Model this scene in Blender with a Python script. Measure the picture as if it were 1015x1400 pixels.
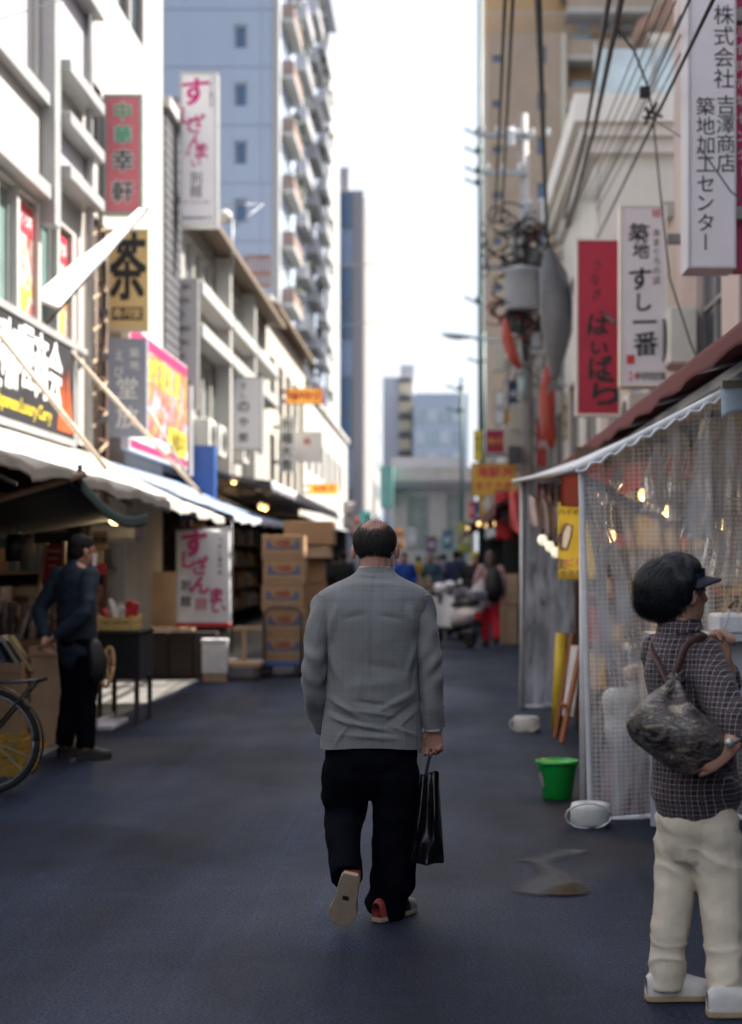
import bpy, math, random
from mathutils import Vector, Matrix, noise
random.seed(7)
for o in list(bpy.data.objects):
    bpy.data.objects.remove(o)
SC = bpy.context.scene
C = SC.collection
# ------------------------------------------------------------------ camera
FP = 50.0 / 24.0 * 1015.0          # focal length in photo pixels
VX, VY, CH = 600.0, 766.0, 1.5     # vanishing point of the street, eye height
cam = bpy.data.cameras.new('camera')
cam.sensor_fit = 'HORIZONTAL'; cam.sensor_width = 24.0; cam.lens = 50.0
cam.shift_x = -(VX - 507.5) / 1015.0
cam.shift_y = (VY - 700.0) / 1015.0
cam.clip_start = 0.1; cam.clip_end = 3000
cam.dof.use_dof = True; cam.dof.focus_distance = 6.4; cam.dof.aperture_fstop = 1.7
camo = bpy.data.objects.new('camera', cam); C.objects.link(camo)
camo.location = (0, 0, CH); camo.rotation_euler = (math.radians(90), 0, 0)
SC.camera = camo
# ------------------------------------------------------------------ sky, sun, exposure
SUN_EL, SUN_AZ = math.radians(50), math.radians(20)     # azimuth from +X (street's right side) towards +Y
w = bpy.data.worlds.new('World'); SC.world = w; w.use_nodes = True
nt = w.node_tree; nt.nodes.clear()
sky = nt.nodes.new('ShaderNodeTexSky'); sky.sky_type = 'NISHITA'; sky.sun_disc = False
sky.sun_elevation = SUN_EL; sky.sun_rotation = math.radians(90) - SUN_AZ
sky.dust_density = 6.0; sky.air_density = 1.3; sky.ozone_density = 1.6
bg = nt.nodes.new('ShaderNodeBackground'); bg.inputs[1].default_value = 0.078
wo = nt.nodes.new('ShaderNodeOutputWorld')
hz = nt.nodes.new('ShaderNodeMix'); hz.data_type = 'RGBA'; hz.inputs[0].default_value = .72      # thin bright overcast veil over the blue
hz.inputs[7].default_value = (4.35, 4.6, 5.15, 1)
nt.links.new(sky.outputs[0], hz.inputs[6]); nt.links.new(hz.outputs[2], bg.inputs[0]); nt.links.new(bg.outputs[0], wo.inputs[0])
sl = bpy.data.lights.new('sun', 'SUN'); sl.energy = 4.6; sl.angle = math.radians(0.5); sl.color = (1.0, 0.95, 0.87)
so = bpy.data.objects.new('sun', sl); C.objects.link(so)
sd = Vector((math.cos(SUN_EL) * math.cos(SUN_AZ), math.cos(SUN_EL) * math.sin(SUN_AZ), math.sin(SUN_EL)))
so.rotation_euler = sd.to_track_quat('Z', 'Y').to_euler(); so.location = (30, 10, 40)
SC.view_settings.view_transform = 'Standard'; SC.view_settings.look = 'None'
SC.view_settings.exposure = 1.85; SC.view_settings.gamma = 1.0; SC.view_settings.use_curve_mapping = False
SC.cycles.use_denoising = True
SC.cycles.max_bounces = 7; SC.cycles.diffuse_bounces = 3; SC.cycles.glossy_bounces = 3
SC.cycles.transmission_bounces = 4; SC.cycles.transparent_max_bounces = 14
SC.cycles.sample_clamp_indirect = 4.0; SC.cycles.caustics_reflective = False; SC.cycles.caustics_refractive = False

def W(px, py, Y):                 # a photo pixel at a real distance -> a point of the place
    return Vector(((px - VX) * Y / FP, Y, CH - (py - VY) * Y / FP))
def GX(px, Y): return (px - VX) * Y / FP
def GZ(py, Y): return CH - (py - VY) * Y / FP
R = math.radians
# ------------------------------------------------------------------ materials
MATS = {}
def M(key, rgb=(.5, .5, .5), rough=.6, var=.15, scale=6.0, bump=0.0, bscale=None, metal=0.0, spec=.5, emit=0.0, emitc=None, streak=False, trans=0.0, coat=0.0, sheen=0.0):
    if key in MATS: return MATS[key]
    m = bpy.data.materials.new(key); m.use_nodes = True
    t = m.node_tree; b = t.nodes['Principled BSDF']
    b.inputs['Roughness'].default_value = rough; b.inputs['Metallic'].default_value = metal
    b.inputs['Specular IOR Level'].default_value = spec
    b.inputs['Coat Weight'].default_value = coat
    b.inputs['Sheen Weight'].default_value = sheen
    tc = t.nodes.new('ShaderNodeTexCoord')
    src = tc.outputs['Object']
    if streak:
        mp = t.nodes.new('ShaderNodeMapping'); mp.inputs['Scale'].default_value = (1, 1, .12)
        t.links.new(src, mp.inputs[0]); src2 = mp.outputs[0]
    else: src2 = src
    if var > 0:
        n = t.nodes.new('ShaderNodeTexNoise'); n.inputs['Scale'].default_value = scale
        n.inputs['Detail'].default_value = 6; n.inputs['Roughness'].default_value = .62
        t.links.new(src2, n.inputs['Vector'])
        r = t.nodes.new('ShaderNodeValToRGB')
        r.color_ramp.elements[0].position = .3; r.color_ramp.elements[1].position = .72
        lo = [max(0, c * (1 - var)) for c in rgb]; hi = [min(1, c * (1 + var * .8)) for c in rgb]
        r.color_ramp.elements[0].color = (*lo, 1); r.color_ramp.elements[1].color = (*hi, 1)
        t.links.new(n.outputs[0], r.inputs[0]); t.links.new(r.outputs[0], b.inputs['Base Color'])
        mr = t.nodes.new('ShaderNodeMapRange'); mr.inputs[3].default_value = max(.02, rough - .1); mr.inputs[4].default_value = min(1, rough + .12)
        t.links.new(n.outputs[0], mr.inputs[0]); t.links.new(mr.outputs[0], b.inputs['Roughness'])
    else:
        b.inputs['Base Color'].default_value = (*rgb, 1)
    if bump > 0:
        n2 = t.nodes.new('ShaderNodeTexNoise'); n2.inputs['Scale'].default_value = bscale or scale * 4; n2.inputs['Detail'].default_value = 5
        t.links.new(src, n2.inputs['Vector'])
        bn = t.nodes.new('ShaderNodeBump'); bn.inputs['Strength'].default_value = bump; bn.inputs['Distance'].default_value = .02
        t.links.new(n2.outputs[0], bn.inputs['Height']); t.links.new(bn.outputs[0], b.inputs['Normal'])
    if emit > 0:
        b.inputs['Emission Color'].default_value = (*(emitc or rgb), 1); b.inputs['Emission Strength'].default_value = emit
    if trans > 0: b.inputs['Transmission Weight'].default_value = trans
    MATS[key] = m
    return m
# ------------------------------------------------------------------ mesh builder
ORIG = {}
def org(o): return ORIG.get(o.name, Vector((0, 0, 0))) if o else Vector((0, 0, 0))
class MB:
    def __init__(s): s.v = []; s.f = []; s.mi = []; s.uv = {}; s.cur = 0
    def add(s, vs, fs, uvs=None):
        k = len(s.v); s.v += [Vector(v) for v in vs]
        for j, f in enumerate(fs):
            if uvs: s.uv[len(s.f)] = [uvs[i] for i in f]
            s.f.append([i + k for i in f]); s.mi.append(s.cur)
        return s
    def box(s, lo, hi):
        (a, b, c), (d, e, g) = lo, hi
        if a > d: a, d = d, a
        if b > e: b, e = e, b
        if c > g: c, g = g, c
        return s.add([(a, b, c), (d, b, c), (d, e, c), (a, e, c), (a, b, g), (d, b, g), (d, e, g), (a, e, g)],
                     [(0, 3, 2, 1), (4, 5, 6, 7), (0, 1, 5, 4), (1, 2, 6, 5), (2, 3, 7, 6), (3, 0, 4, 7)])
    def obox(s, c, hx, hy, hz, mat):
        c = Vector(c); k = []
        for z in (-1, 1):
            for x, y in ((-1, -1), (1, -1), (1, 1), (-1, 1)): k.append(c + mat @ Vector((x * hx, y * hy, z * hz)))
        return s.add(k, [(0, 3, 2, 1), (4, 5, 6, 7), (0, 1, 5, 4), (1, 2, 6, 5), (2, 3, 7, 6), (3, 0, 4, 7)])
    def bar(s, a, b, wd, ht=None):       # square bar between two points
        a, b = Vector(a), Vector(b); d = (b - a)
        q = d.to_track_quat('Z', 'Y').to_matrix()
        return s.obox((a + b) / 2, wd / 2, (ht or wd) / 2, d.length / 2, q)
    def tube(s, pts, rads, seg=8, ref=None, cap=True, uv=False, dome=False):
        pts = [Vector(p) for p in pts]; n = len(pts)
        if not isinstance(rads, (list, tuple)): rads = [rads] * n
        rr = [r if isinstance(r, (list, tuple)) else (r, r) for r in rads]
        if dome:
            def dm(p, q, r):
                d = (p - q).normalized(); m = (r[0] + r[1]) / 2
                return [(p + d * m * .55, (r[0] * .8, r[1] * .8)), (p + d * m * .9, (r[0] * .4, r[1] * .4))]
            h = dm(pts[0], pts[1], rr[0])[::-1]; e = dm(pts[-1], pts[-2], rr[-1])
            pts = [x[0] for x in h] + pts + [x[0] for x in e]; rr = [x[1] for x in h] + rr + [x[1] for x in e]; n = len(pts)
        vs = []; uvs = []; L = 0; prev = None
        for i in range(n):
            t = (pts[min(i + 1, n - 1)] - pts[max(i - 1, 0)]).normalized()
            rf = Vector(ref) if ref is not None else (prev if prev is not None else (Vector((0, 0, 1)) if abs(t.z) < .9 else Vector((0, 1, 0))))
            a = rf - t * t.dot(rf)
            if a.length < 1e-4: a = Vector((1, 0, 0)) - t * t.x
            a.normalize(); b = t.cross(a); prev = a
            if i: L += (pts[i] - pts[i - 1]).length
            for j in range(seg + (1 if uv else 0)):
                an = 2 * math.pi * j / seg
                vs.append(pts[i] + a * rr[i][0] * math.cos(an) + b * rr[i][1] * math.sin(an)); uvs.append((an * (rr[i][0] + rr[i][1]) / 2, L))
        st = seg + (1 if uv else 0); fs = []
        for i in range(n - 1):
            for j in range(seg):
                j2 = j + 1 if uv else (j + 1) % seg
                fs.append((i * st + j, i * st + j2, (i + 1) * st + j2, (i + 1) * st + j))
        if cap: fs.append(tuple(range(seg))[::-1]); fs.append(tuple((n - 1) * st + j for j in range(seg)))
        return s.add(vs, fs, uvs if uv else None)
    def ell(s, c, rx, ry, rz, mat=None, nu=16, nv=10):
        c = Vector(c); vs = []; fs = []
        mt = mat or Matrix.Identity(3)
        for i in range(nv + 1):
            th = math.pi * i / nv
            for j in range(nu):
                ph = 2 * math.pi * j / nu
                vs.append(c + mt @ Vector((rx * math.sin(th) * math.cos(ph), ry * math.sin(th) * math.sin(ph), rz * math.cos(th))))
        for i in range(nv):
            for j in range(nu):
                fs.append((i * nu + j, (i + 1) * nu + j, (i + 1) * nu + (j + 1) % nu, i * nu + (j + 1) % nu))
        return s.add(vs, fs)
    def lathe(s, c, prof, seg=20):       # prof: (r, z) list around a vertical axis
        c = Vector(c); vs = []; fs = []
        for r, z in prof:
            for j in range(seg):
                a = 2 * math.pi * j / seg; vs.append(c + Vector((r * math.cos(a), r * math.sin(a), z)))
        for i in range(len(prof) - 1):
            for j in range(seg):
                fs.append((i * seg + j, i * seg + (j + 1) % seg, (i + 1) * seg + (j + 1) % seg, (i + 1) * seg + j))
        if prof[0][0] > 1e-4: fs.append(tuple(range(seg))[::-1])
        if prof[-1][0] > 1e-4: fs.append(tuple((len(prof) - 1) * seg + j for j in range(seg)))
        return s.add(vs, fs)
    def sheet(s, fn, nu, nv, thick=0, uvf=None):      # fn(u,v)->point; a sheet with real thickness when thick > 0
        vs = []; uvs = []
        for i in range(nu + 1):
            for j in range(nv + 1):
                vs.append(Vector(fn(i / nu, j / nv))); uvs.append(uvf(i / nu, j / nv) if uvf else (i / nu, j / nv))
        fs = [(i * (nv + 1) + j, (i + 1) * (nv + 1) + j, (i + 1) * (nv + 1) + j + 1, i * (nv + 1) + j + 1) for i in range(nu) for j in range(nv)]
        if thick:
            n0 = len(vs); off = Vector(thick) if isinstance(thick, (tuple, Vector)) else Vector((0, 0, -thick))
            vs += [v + off for v in vs[:n0]]; uvs += uvs[:n0]; fs += [tuple(i + n0 for i in f)[::-1] for f in fs[:]]
            m = nv + 1; rim = [j for j in range(nv + 1)] + [i * m + nv for i in range(1, nu + 1)] + [nu * m + j for j in range(nv - 1, -1, -1)] + [i * m for i in range(nu - 1, 0, -1)]
            for a, b in zip(rim, rim[1:] + rim[:1]): fs.append((a, b, b + n0, a + n0))
        return s.add(vs, fs, uvs)
    def prism(s, poly, d):              # polygon (3-D points) pushed along d
        d = Vector(d); p = [Vector(q) for q in poly]; n = len(p)
        fs = [tuple(range(n))[::-1], tuple(range(n, 2 * n))] + [(i, (i + 1) % n, (i + 1) % n + n, i + n) for i in range(n)]
        return s.add(p + [q + d for q in p], fs)
    def wall(s, o, u, v, n, Wd, H, ops, dep):  # panel with real openings; u right, v up, n outward
        o, u, v, n = Vector(o), Vector(u), Vector(v), Vector(n)
        us = sorted({0.0, Wd} | {x for q in ops for x in (q[0], q[2])}); vs = sorted({0.0, H} | {x for q in ops for x in (q[1], q[3])})
        us = [x for x in us if 0 <= x <= Wd]; vs = [x for x in vs if 0 <= x <= H]
        for i in range(len(us) - 1):
            for j in range(len(vs) - 1):
                cu, cv = (us[i] + us[i + 1]) / 2, (vs[j] + vs[j + 1]) / 2
                if any(q[0] < cu < q[2] and q[1] < cv < q[3] for q in ops): continue
                s.add([o + u * us[i] + v * vs[j], o + u * us[i + 1] + v * vs[j], o + u * us[i + 1] + v * vs[j + 1], o + u * us[i] + v * vs[j + 1]], [(0, 1, 2, 3)])
        for q in ops:
            c = [o + u * a + v * b for a, b in ((q[0], q[1]), (q[2], q[1]), (q[2], q[3]), (q[0], q[3]))]
            s.add(c + [p - n * dep for p in c], [(0, 4, 5, 1), (1, 5, 6, 2), (2, 6, 7, 3), (3, 7, 4, 0)])
        return s
    def build(s, name, mat, parent=None, smooth=False, label=None, kind=None):
        o0 = org(parent)
        me = bpy.data.meshes.new(name); me.from_pydata([v - o0 for v in s.v], [], s.f); 
        for m in (mat if isinstance(mat, (list, tuple)) else [mat]): me.materials.append(m)
        if s.uv:
            l = me.uv_layers.new(name='UVMap')
            for p in me.polygons:
                q = s.uv.get(p.index)
                if q:
                    for k, li in enumerate(p.loop_indices): l.data[li].uv = q[k]
        for p, i in zip(me.polygons, s.mi): p.material_index = i; p.use_smooth = smooth
        ob = bpy.data.objects.new(name, me); C.objects.link(ob)
        if parent: ob.parent = parent
        ORIG[ob.name] = o0
        if label: ob['label'] = label
        if kind: ob['kind'] = kind
        return ob
def tag(o, label=None, cat=None, group=None, kind=None):
    if label: o['label'] = label
    if cat: o['category'] = cat
    if group: o['group'] = group
    if kind: o['kind'] = kind
    return o
def thing(name, label, cat, loc=(0, 0, 0), group=None):
    o = bpy.data.objects.new(name, None); C.objects.link(o); o.location = loc; o.empty_display_size = .1
    ORIG[o.name] = Vector(loc)
    return tag(o, label, cat, group)
def copy_tree(o, loc=None, parent=None, label=None, rz=None):
    c = o.copy(); C.objects.link(c); c.parent = parent
    if parent is None:
        c.location = loc; ORIG[c.name] = Vector(loc)
        if rz is not None: c.rotation_euler.z = rz
    if label: c['label'] = label
    for ch in o.children: copy_tree(ch, None, c)
    return c
def bevel(o, wd=.01, seg=2):
    m = o.modifiers.new('bevel', 'BEVEL'); m.width = wd; m.segments = seg; m.limit_method = 'ANGLE'; m.angle_limit = R(40)
    for p in o.data.polygons: p.use_smooth = True
    wn = o.modifiers.new('wn', 'WEIGHTED_NORMAL'); wn.keep_sharp = False
    return o
def remesh(o, voxel, it=3, fac=.5, disp=None):
    m = o.modifiers.new('r', 'REMESH'); m.mode = 'VOXEL'; m.voxel_size = voxel
    if it: k = o.modifiers.new('s', 'SMOOTH'); k.iterations = it; k.factor = fac
    dg = bpy.context.evaluated_depsgraph_get(); dg.update()
    me = bpy.data.meshes.new_from_object(o.evaluated_get(dg)); o.modifiers.clear()
    old = o.data; nm = old.name; mats = [x for x in old.materials]; o.data = me; bpy.data.meshes.remove(old); me.name = nm
    if not me.materials:
        for x in mats: me.materials.append(x)
    if disp:
        nr = [v.normal.copy() for v in me.vertices]
        for v, nn in zip(me.vertices, nr): v.co += nn * disp(v.co)
    for p in me.polygons: p.use_smooth = True
    return o
def crs(pts, k=4):                       # Catmull-Rom through (point, extra...) rows of floats
    out = []; n = len(pts)
    for i in range(n - 1):
        p0, p1, p2, p3 = pts[max(i - 1, 0)], pts[i], pts[i + 1], pts[min(i + 2, n - 1)]
        for j in range(k):
            t = j / k
            out.append([.5 * (2 * b + (c - a) * t + (2 * a - 5 * b + 4 * c - d) * t * t + (3 * b - a - 3 * c + d) * t ** 3) for a, b, c, d in zip(p0, p1, p2, p3)])
    return out + [list(map(float, pts[-1]))]
# ------------------------------------------------------------------ lettering
GL = {}
def glyph(ch, bold=0.0):
    k = (ch, bold)
    if k in GL: return GL[k]
    cu = bpy.data.curves.new('glyph', 'FONT'); cu.body = ch; cu.size = 1.0; cu.resolution_u = 3; cu.offset = bold
    ob = bpy.data.objects.new('glyph', cu); C.objects.link(ob)
    dg = bpy.context.evaluated_depsgraph_get(); dg.update()
    me = bpy.data.meshes.new_from_object(ob.evaluated_get(dg))
    vs = [(v.co.x, v.co.y) for v in me.vertices]; fs = [tuple(p.vertices) for p in me.polygons]
    bpy.data.objects.remove(ob); bpy.data.curves.remove(cu); bpy.data.meshes.remove(me)
    if vs:
        xs = [a for a, b in vs]; ys = [b for a, b in vs]
        GL[k] = (vs, fs, (min(xs), max(xs), min(ys), max(ys)))
    else: GL[k] = ([], [], (0, .3, 0, 0))
    return GL[k]
def put_glyph(mb, ch, c, u, v, size, bold=.012, rot=0.0, sx=1.0, sy=1.0, shear=0.0):
    cps = [(0, 0)]
    if ord(ch) >= 0x3000:
        if bold > .012: h = bold * .75; cps = [(-h, -h), (h, -h), (h, h), (-h, h), (0, 0)]
        bold = 0.0
    if len(cps) > 1:
        nn = u.cross(v)
        for i, (px_, py_) in enumerate(cps): put_glyph(mb, ch, c + u * px_ * size + v * py_ * size + nn * (.0004 * i), u, v, size, 0.0, rot, sx, sy, shear)
        return
    vs, fs, (a, b, d, e) = glyph(ch, bold)
    if not vs: return
    cx, cy = (a + b) / 2, (d + e) / 2
    if ch == 'ー' and rot == 0: rot = -math.pi / 2
    cr, sr = math.cos(rot), math.sin(rot); out = []
    for x, y in vs:
        x, y = (x - cx) * size * sx * 1.08, (y - cy) * size * sy * 1.08
        x += y * shear; x, y = x * cr - y * sr, x * sr + y * cr
        out.append(c + u * x + v * y)
    mb.add(out, fs)
def hline(mb, s, c, u, v, size, bold=.01, sx=1.0, adv=None, shear=0.0):   # horizontal run centred at c
    wd = []
    for ch in s:
        g = glyph(ch, bold)[2]; wd.append(adv or ((g[1] - g[0]) * 1.08 * sx + .09 if ch != ' ' else .3))
    x = -sum(wd) / 2
    for ch, q in zip(s, wd):
        if ch in '.,y gpqj' and ch.strip():
            pass
        vs, fs, (a, b, d, e) = glyph(ch, bold)
        if vs:
            yo = ((d + e) / 2 - .36) * 1.08 if ord(ch) < 128 else 0
            put_glyph(mb, ch, c + u * (x + q / 2) * size + v * yo * size, u, v, size, bold, 1e-6, sx, 1.0, shear)
        x += q
EX, EY, EZ = Vector((1, 0, 0)), Vector((0, 1, 0)), Vector((0, 0, 1))
# ------------------------------------------------------------------ ground
def asphalt():
    m = bpy.data.materials.new('asphalt'); m.use_nodes = True; t = m.node_tree; b = t.nodes['Principled BSDF']
    N = lambda k: t.nodes.new(k); L = t.links.new
    tc = N('ShaderNodeTexCoord')
    def nz(s, d=4, sc=(1, 1, 1)):
        mp = N('ShaderNodeMapping'); mp.inputs['Scale'].default_value = sc; L(tc.outputs['Object'], mp.inputs[0])
        n = N('ShaderNodeTexNoise'); n.inputs['Scale'].default_value = s; n.inputs['Detail'].default_value = d; L(mp.outputs[0], n.inputs['Vector']); return n.outputs[0]
    def ramp(x, p0, c0, p1, c1):
        r = N('ShaderNodeValToRGB'); r.color_ramp.elements[0].position = p0; r.color_ramp.elements[1].position = p1
        r.color_ramp.elements[0].color = (*c0, 1); r.color_ramp.elements[1].color = (*c1, 1); L(x, r.inputs[0]); return r.outputs[0]
    def mix(f, a, c, bl='MIX'):
        x = N('ShaderNodeMix'); x.data_type = 'RGBA'; x.blend_type = bl
        (L(f, x.inputs[0]) if not isinstance(f, float) else setattr(x.inputs[0], 'default_value', f)); L(a, x.inputs[6]); L(c, x.inputs[7]); return x.outputs[2]
    base = ramp(nz(.55, 6), .3, (.0076, .0122, .0265), .72, (.0185, .0270, .0510))
    track = ramp(nz(.9, 3, (2.2, .09, 1)), .33, (.62, .62, .63), .7, (1.5, 1.5, 1.5))
    c = mix(1.0, base, track, 'MULTIPLY')
    fine = ramp(nz(2.3, 2, (7, .12, 1)), .5, (1, 1, 1), .72, (1.16, 1.16, 1.17)); c = mix(1.0, c, fine, 'MULTIPLY')
    patch = ramp(nz(.33, 2), .5, (1, 1, 1), .53, (.66, .66, .68)); c = mix(1.0, c, patch, 'MULTIPLY')
    worn = ramp(nz(6, 5), .56, (1, 1, 1), .74, (1.45, 1.45, 1.45)); c = mix(1.0, c, worn, 'MULTIPLY')
    grain = ramp(nz(85, 4), .38, (.18, .18, .19), .66, (2.3, 2.3, 2.33))
    c = mix(1.0, c, grain, 'MULTIPLY')
    vo = N('ShaderNodeTexVoronoi'); vo.inputs['Scale'].default_value = 26; L(tc.outputs['Object'], vo.inputs['Vector'])
    spk = ramp(vo.outputs['Distance'], .035, (1, 1, 1), .06, (0, 0, 0))
    sp2 = ramp(nz(3.1, 2), .55, (0, 0, 0), .72, (1, 1, 1))
    k = mix(1.0, spk, sp2, 'MULTIPLY')
    rgb = N('ShaderNodeRGB'); rgb.outputs[0].default_value = (.22, .22, .22, 1)
    c = mix(k, c, rgb.outputs[0])
    L(c, b.inputs['Base Color'])
    mr = N('ShaderNodeMapRange'); mr.inputs[1].default_value = .3; mr.inputs[2].default_value = .75; mr.inputs[3].default_value = .5; mr.inputs[4].default_value = .8; L(nz(.8, 5, (1, .4, 1)), mr.inputs[0]); L(mr.outputs[0], b.inputs['Roughness'])
    b.inputs['Specular IOR Level'].default_value = .2
    bp = N('ShaderNodeBump'); bp.inputs['Strength'].default_value = .5; bp.inputs['Distance'].default_value = .006; L(nz(120, 3), bp.inputs['Height'])
    b2 = N('ShaderNodeBump'); b2.inputs['Strength'].default_value = .25; b2.inputs['Distance'].default_value = .05; L(nz(1.3, 3), b2.inputs['Height']); L(bp.outputs[0], b2.inputs['Normal'])
    L(b2.outputs[0], b.inputs['Normal'])
    return m
g = MB(); g.add([(-600, -200, 0), (600, -200, 0), (600, 1500, 0), (-600, 1500, 0)], [(0, 1, 2, 3)])
tag(g.build('road', asphalt()), kind='structure')
g = MB(); g.sheet(lambda u, v: Vector((-4.49 + 1.45 * u + .03 * math.sin(40 * v) * u, 8.5 + 52 * v, .004)), 3, 60)
tag(g.build('pavement', M('worn_concrete', (.15, .14, .13), .85, .3, 2.5, bump=.3, bscale=40)), kind='structure')
# ------------------------------------------------------------------ building kit
white = M('white_render', (.37, .36, .345), .7, .06, 1.2, streak=True)
offw = M('offwhite_render', (.44, .425, .40), .75, .12, 1.5, streak=True)
cream = M('cream_render', (.48, .44, .37), .75, .1, 1.4, streak=True)
steelw = M('white_painted_steel', (.31, .31, .31), .45, .12, 3)
greyp = M('grey_panel', (.36, .35, .38), .55, .1, 1.5, streak=True)
tanb = M('tan_tile_wall', (.31, .235, .17), .7, .14, .6, bump=.15, bscale=14)
orangew = M('orange_render', (.42, .27, .13), .75, .1, .5)
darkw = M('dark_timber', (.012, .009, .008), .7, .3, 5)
dkgrey = M('dark_grey_metal', (.05, .05, .055), .5, .2, 6)
midgrey = M('mid_grey_metal', (.22, .22, .23), .45, .2, 5, metal=.3)
brown = M('brown_timber', (.11, .06, .035), .65, .25, 7)
bluewall = M('pale_blue_concrete', (.36, .42, .52), .75, .07, .25, streak=True)
glassd = M('dark_glass', (.045, .06, .075), .08, .25, 1.5, spec=.8)
glassg = M('green_glass', (.16, .24, .22), .12, .2, 1.5, spec=.8)
glassb = M('blue_glass', (.02, .085, .19), .1, .15, .6, spec=.8)
glassl = M('light_glass', (.34, .42, .47), .12, .2, 1.2, spec=.8)
pinkw = M('pinkish_tile_wall', (.50, .40, .38), .6, .12, 2.0, streak=True)
def windows(parent, o, u, v, n, ops, dep, fm, pm, mull=1, trans=0, fw=.05, frame=True):
    o, u, v, n = Vector(o), Vector(u), Vector(v), Vector(n)
    mt = Matrix((u, v, n)).transposed()
    for q in ops:
        a, b, c, d = q[:4]; fb = MB(); z0 = -dep * .55
        def rect(x0, y0, x1, y1, t=.06): fb.obox(o + u * (x0 + x1) / 2 + v * (y0 + y1) / 2 + n * z0, (x1 - x0) / 2, (y1 - y0) / 2, t / 2, mt)
        rect(a, b, c, b + fw); rect(a, d - fw, c, d); rect(a, b + fw, a + fw, d - fw); rect(c - fw, b + fw, c, d - fw)
        for k in range(1, mull + 1):
            x = a + (c - a) * k / (mull + 1); rect(x - fw * .4, b + fw, x + fw * .4, d - fw, .05)
        for k in range(1, trans + 1):
            y = b + (d - b) * k / (trans + 1); rect(a + fw, y - fw * .35, c - fw, y + fw * .35, .045)
        wn = fb.build('window', fm, parent)
        pb = MB(); pb.obox(o + u * (a + c) / 2 + v * (b + d) / 2 + n * (z0 - .012), (c - a) / 2 - .004, (d - b) / 2 - .004, .006, mt)
        pb.build('pane', q[4] if len(q) > 4 else pm, wn)
def grid_ops(W_, rows, x0, pitch, wd, n):
    return [(x0 + i * pitch, a, x0 + i * pitch + wd, b) for a, b in rows for i in range(n)]
def block(name, label, side, y0, y1, h, z0, wm, ops=(), fm=None, pm=None, mull=1, trans=0, X=None, back=7.0, dep=.16, endops=(), shop=True, eave=None, inmat=None):
    """a terrace house: side -1 left of the street, +1 right; ops in (along Y from y0, z) metres on the street front, endops on the wall that faces the viewer"""
    X = X if X is not None else (-4.5 if side < 0 else 2.8)
    t = thing(name, label, 'building', (X, y0, 0))
    if side < 0: o, u, n = Vector((X, y0, z0)), EY, EX
    else: o, u, n = Vector((X, y1, z0)), -EY, -EX
    ops = [(a, b - z0, c, d - z0) + tuple(r) for a, b, c, d, *r in ops]
    if side > 0: ops = [(y1 - y0 - c, b, y1 - y0 - a, d) + tuple(r) for a, b, c, d, *r in ops]
    m = MB(); m.wall(o, u, EZ, n, y1 - y0, h - z0, ops, dep)
    xb = X + side * back
    lo, hi = min(X, xb), max(X, xb)
    eops = [(a, b - z0, c, d - z0) + tuple(r) for a, b, c, d, *r in endops]
    m.wall((lo, y0, z0), EX, EZ, -EY, hi - lo, h - z0, eops, dep)
    m.add([(lo, y1, z0), (hi, y1, z0), (hi, y1, h), (lo, y1, h)], [(1, 0, 3, 2)])
    m.add([(xb, y0, z0), (xb, y1, z0), (xb, y1, h), (xb, y0, h)], [(0, 1, 2, 3)])
    m.add([(lo, y0, z0), (hi, y0, z0), (hi, y1, z0), (lo, y1, z0)], [(0, 1, 2, 3)])
    m.build('wall', wm, t)
    r = MB(); r.box((lo - (.12 if side > 0 else 0), y0 + .003, h), (hi + (.12 if side < 0 else 0), y1 - .003, h + .18)); r.build('roof_parapet', offw, t)
    if eave:
        e = MB(); e.prism([(X, y0 + .01, h - .05), (X - side * eave, y0 + .01, h - .22), (X - side * eave, y0 + .01, h - .1), (X, y0 + .01, h + .1)], (0, y1 - y0 - .02, 0)); e.build('eave', M('eave_brown', (.16, .115, .08), .7, .2, 4), t)
    windows(t, o, u, EZ, n, ops, dep, fm or steelw, pm or glassd, mull, trans)
    if eops: windows(t, (lo, y0, z0), EX, EZ, -EY, eops, dep, fm or steelw, pm or glassd, 0, 0)
    if shop:                        # open shop floor under the awning: side walls, back wall, posts
        s = MB(); xi = X + side * 2.6
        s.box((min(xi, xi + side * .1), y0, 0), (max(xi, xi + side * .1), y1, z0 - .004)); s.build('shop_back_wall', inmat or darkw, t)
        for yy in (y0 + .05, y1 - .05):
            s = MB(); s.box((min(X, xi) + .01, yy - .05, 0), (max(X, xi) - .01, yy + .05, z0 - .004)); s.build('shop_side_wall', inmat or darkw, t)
    return t
# ------------------------------------------------------------------ left side of the street
A = block('corner_house', 'bright white rendered building with poster windows above the black curry signboard', -1, 8.2, 19.6, 13.0, 2.95, white,
          [(4.0, 4.12, 5.6, 5.5), (5.75, 4.12, 7.3, 5.5), (7.62, 4.12, 8.3, 5.5, glassg), (8.42, 4.12, 9.18, 5.5, glassg), (9.3, 4.12, 10.05, 5.5, glassg), (10.17, 4.12, 10.8, 5.5, glassg),
           (4.4, 6.78, 9.2, 10.2, greyp), (1.0, 6.78, 4.1, 10.2, greyp)], steelw, glassg, 0, 0, dep=.2)
x = MB(); x.box((-4.5, 17.45, 5.3), (-4.33, 17.72, 13)); x.build('corner_post', steelw, A)
for zz in (5.98, 6.6, 7.2, 8.4, 9.0):
    x = MB(); x.box((-4.5, 17.75, zz - .09), (-4.22, 19.55, zz + .06)); bevel(x.build('balcony_ledge', steelw, A), .012)
for a, b in ((6.06, 6.5), (7.27, 8.3)):
    x = MB(); x.box((-4.5, 17.75, a), (-4.42, 19.5, b)); x.build('balcony_panel', greyp, A)
x = MB(); x.box((-4.5, 8.3, 5.56), (-4.36, 17.4, 5.72)); x.build('window_ledge', steelw, A)
x = MB(); x.box((-4.5, 12.0, 6.62), (-4.38, 17.44, 6.76)); x.build('window_sill', steelw, A)
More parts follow.
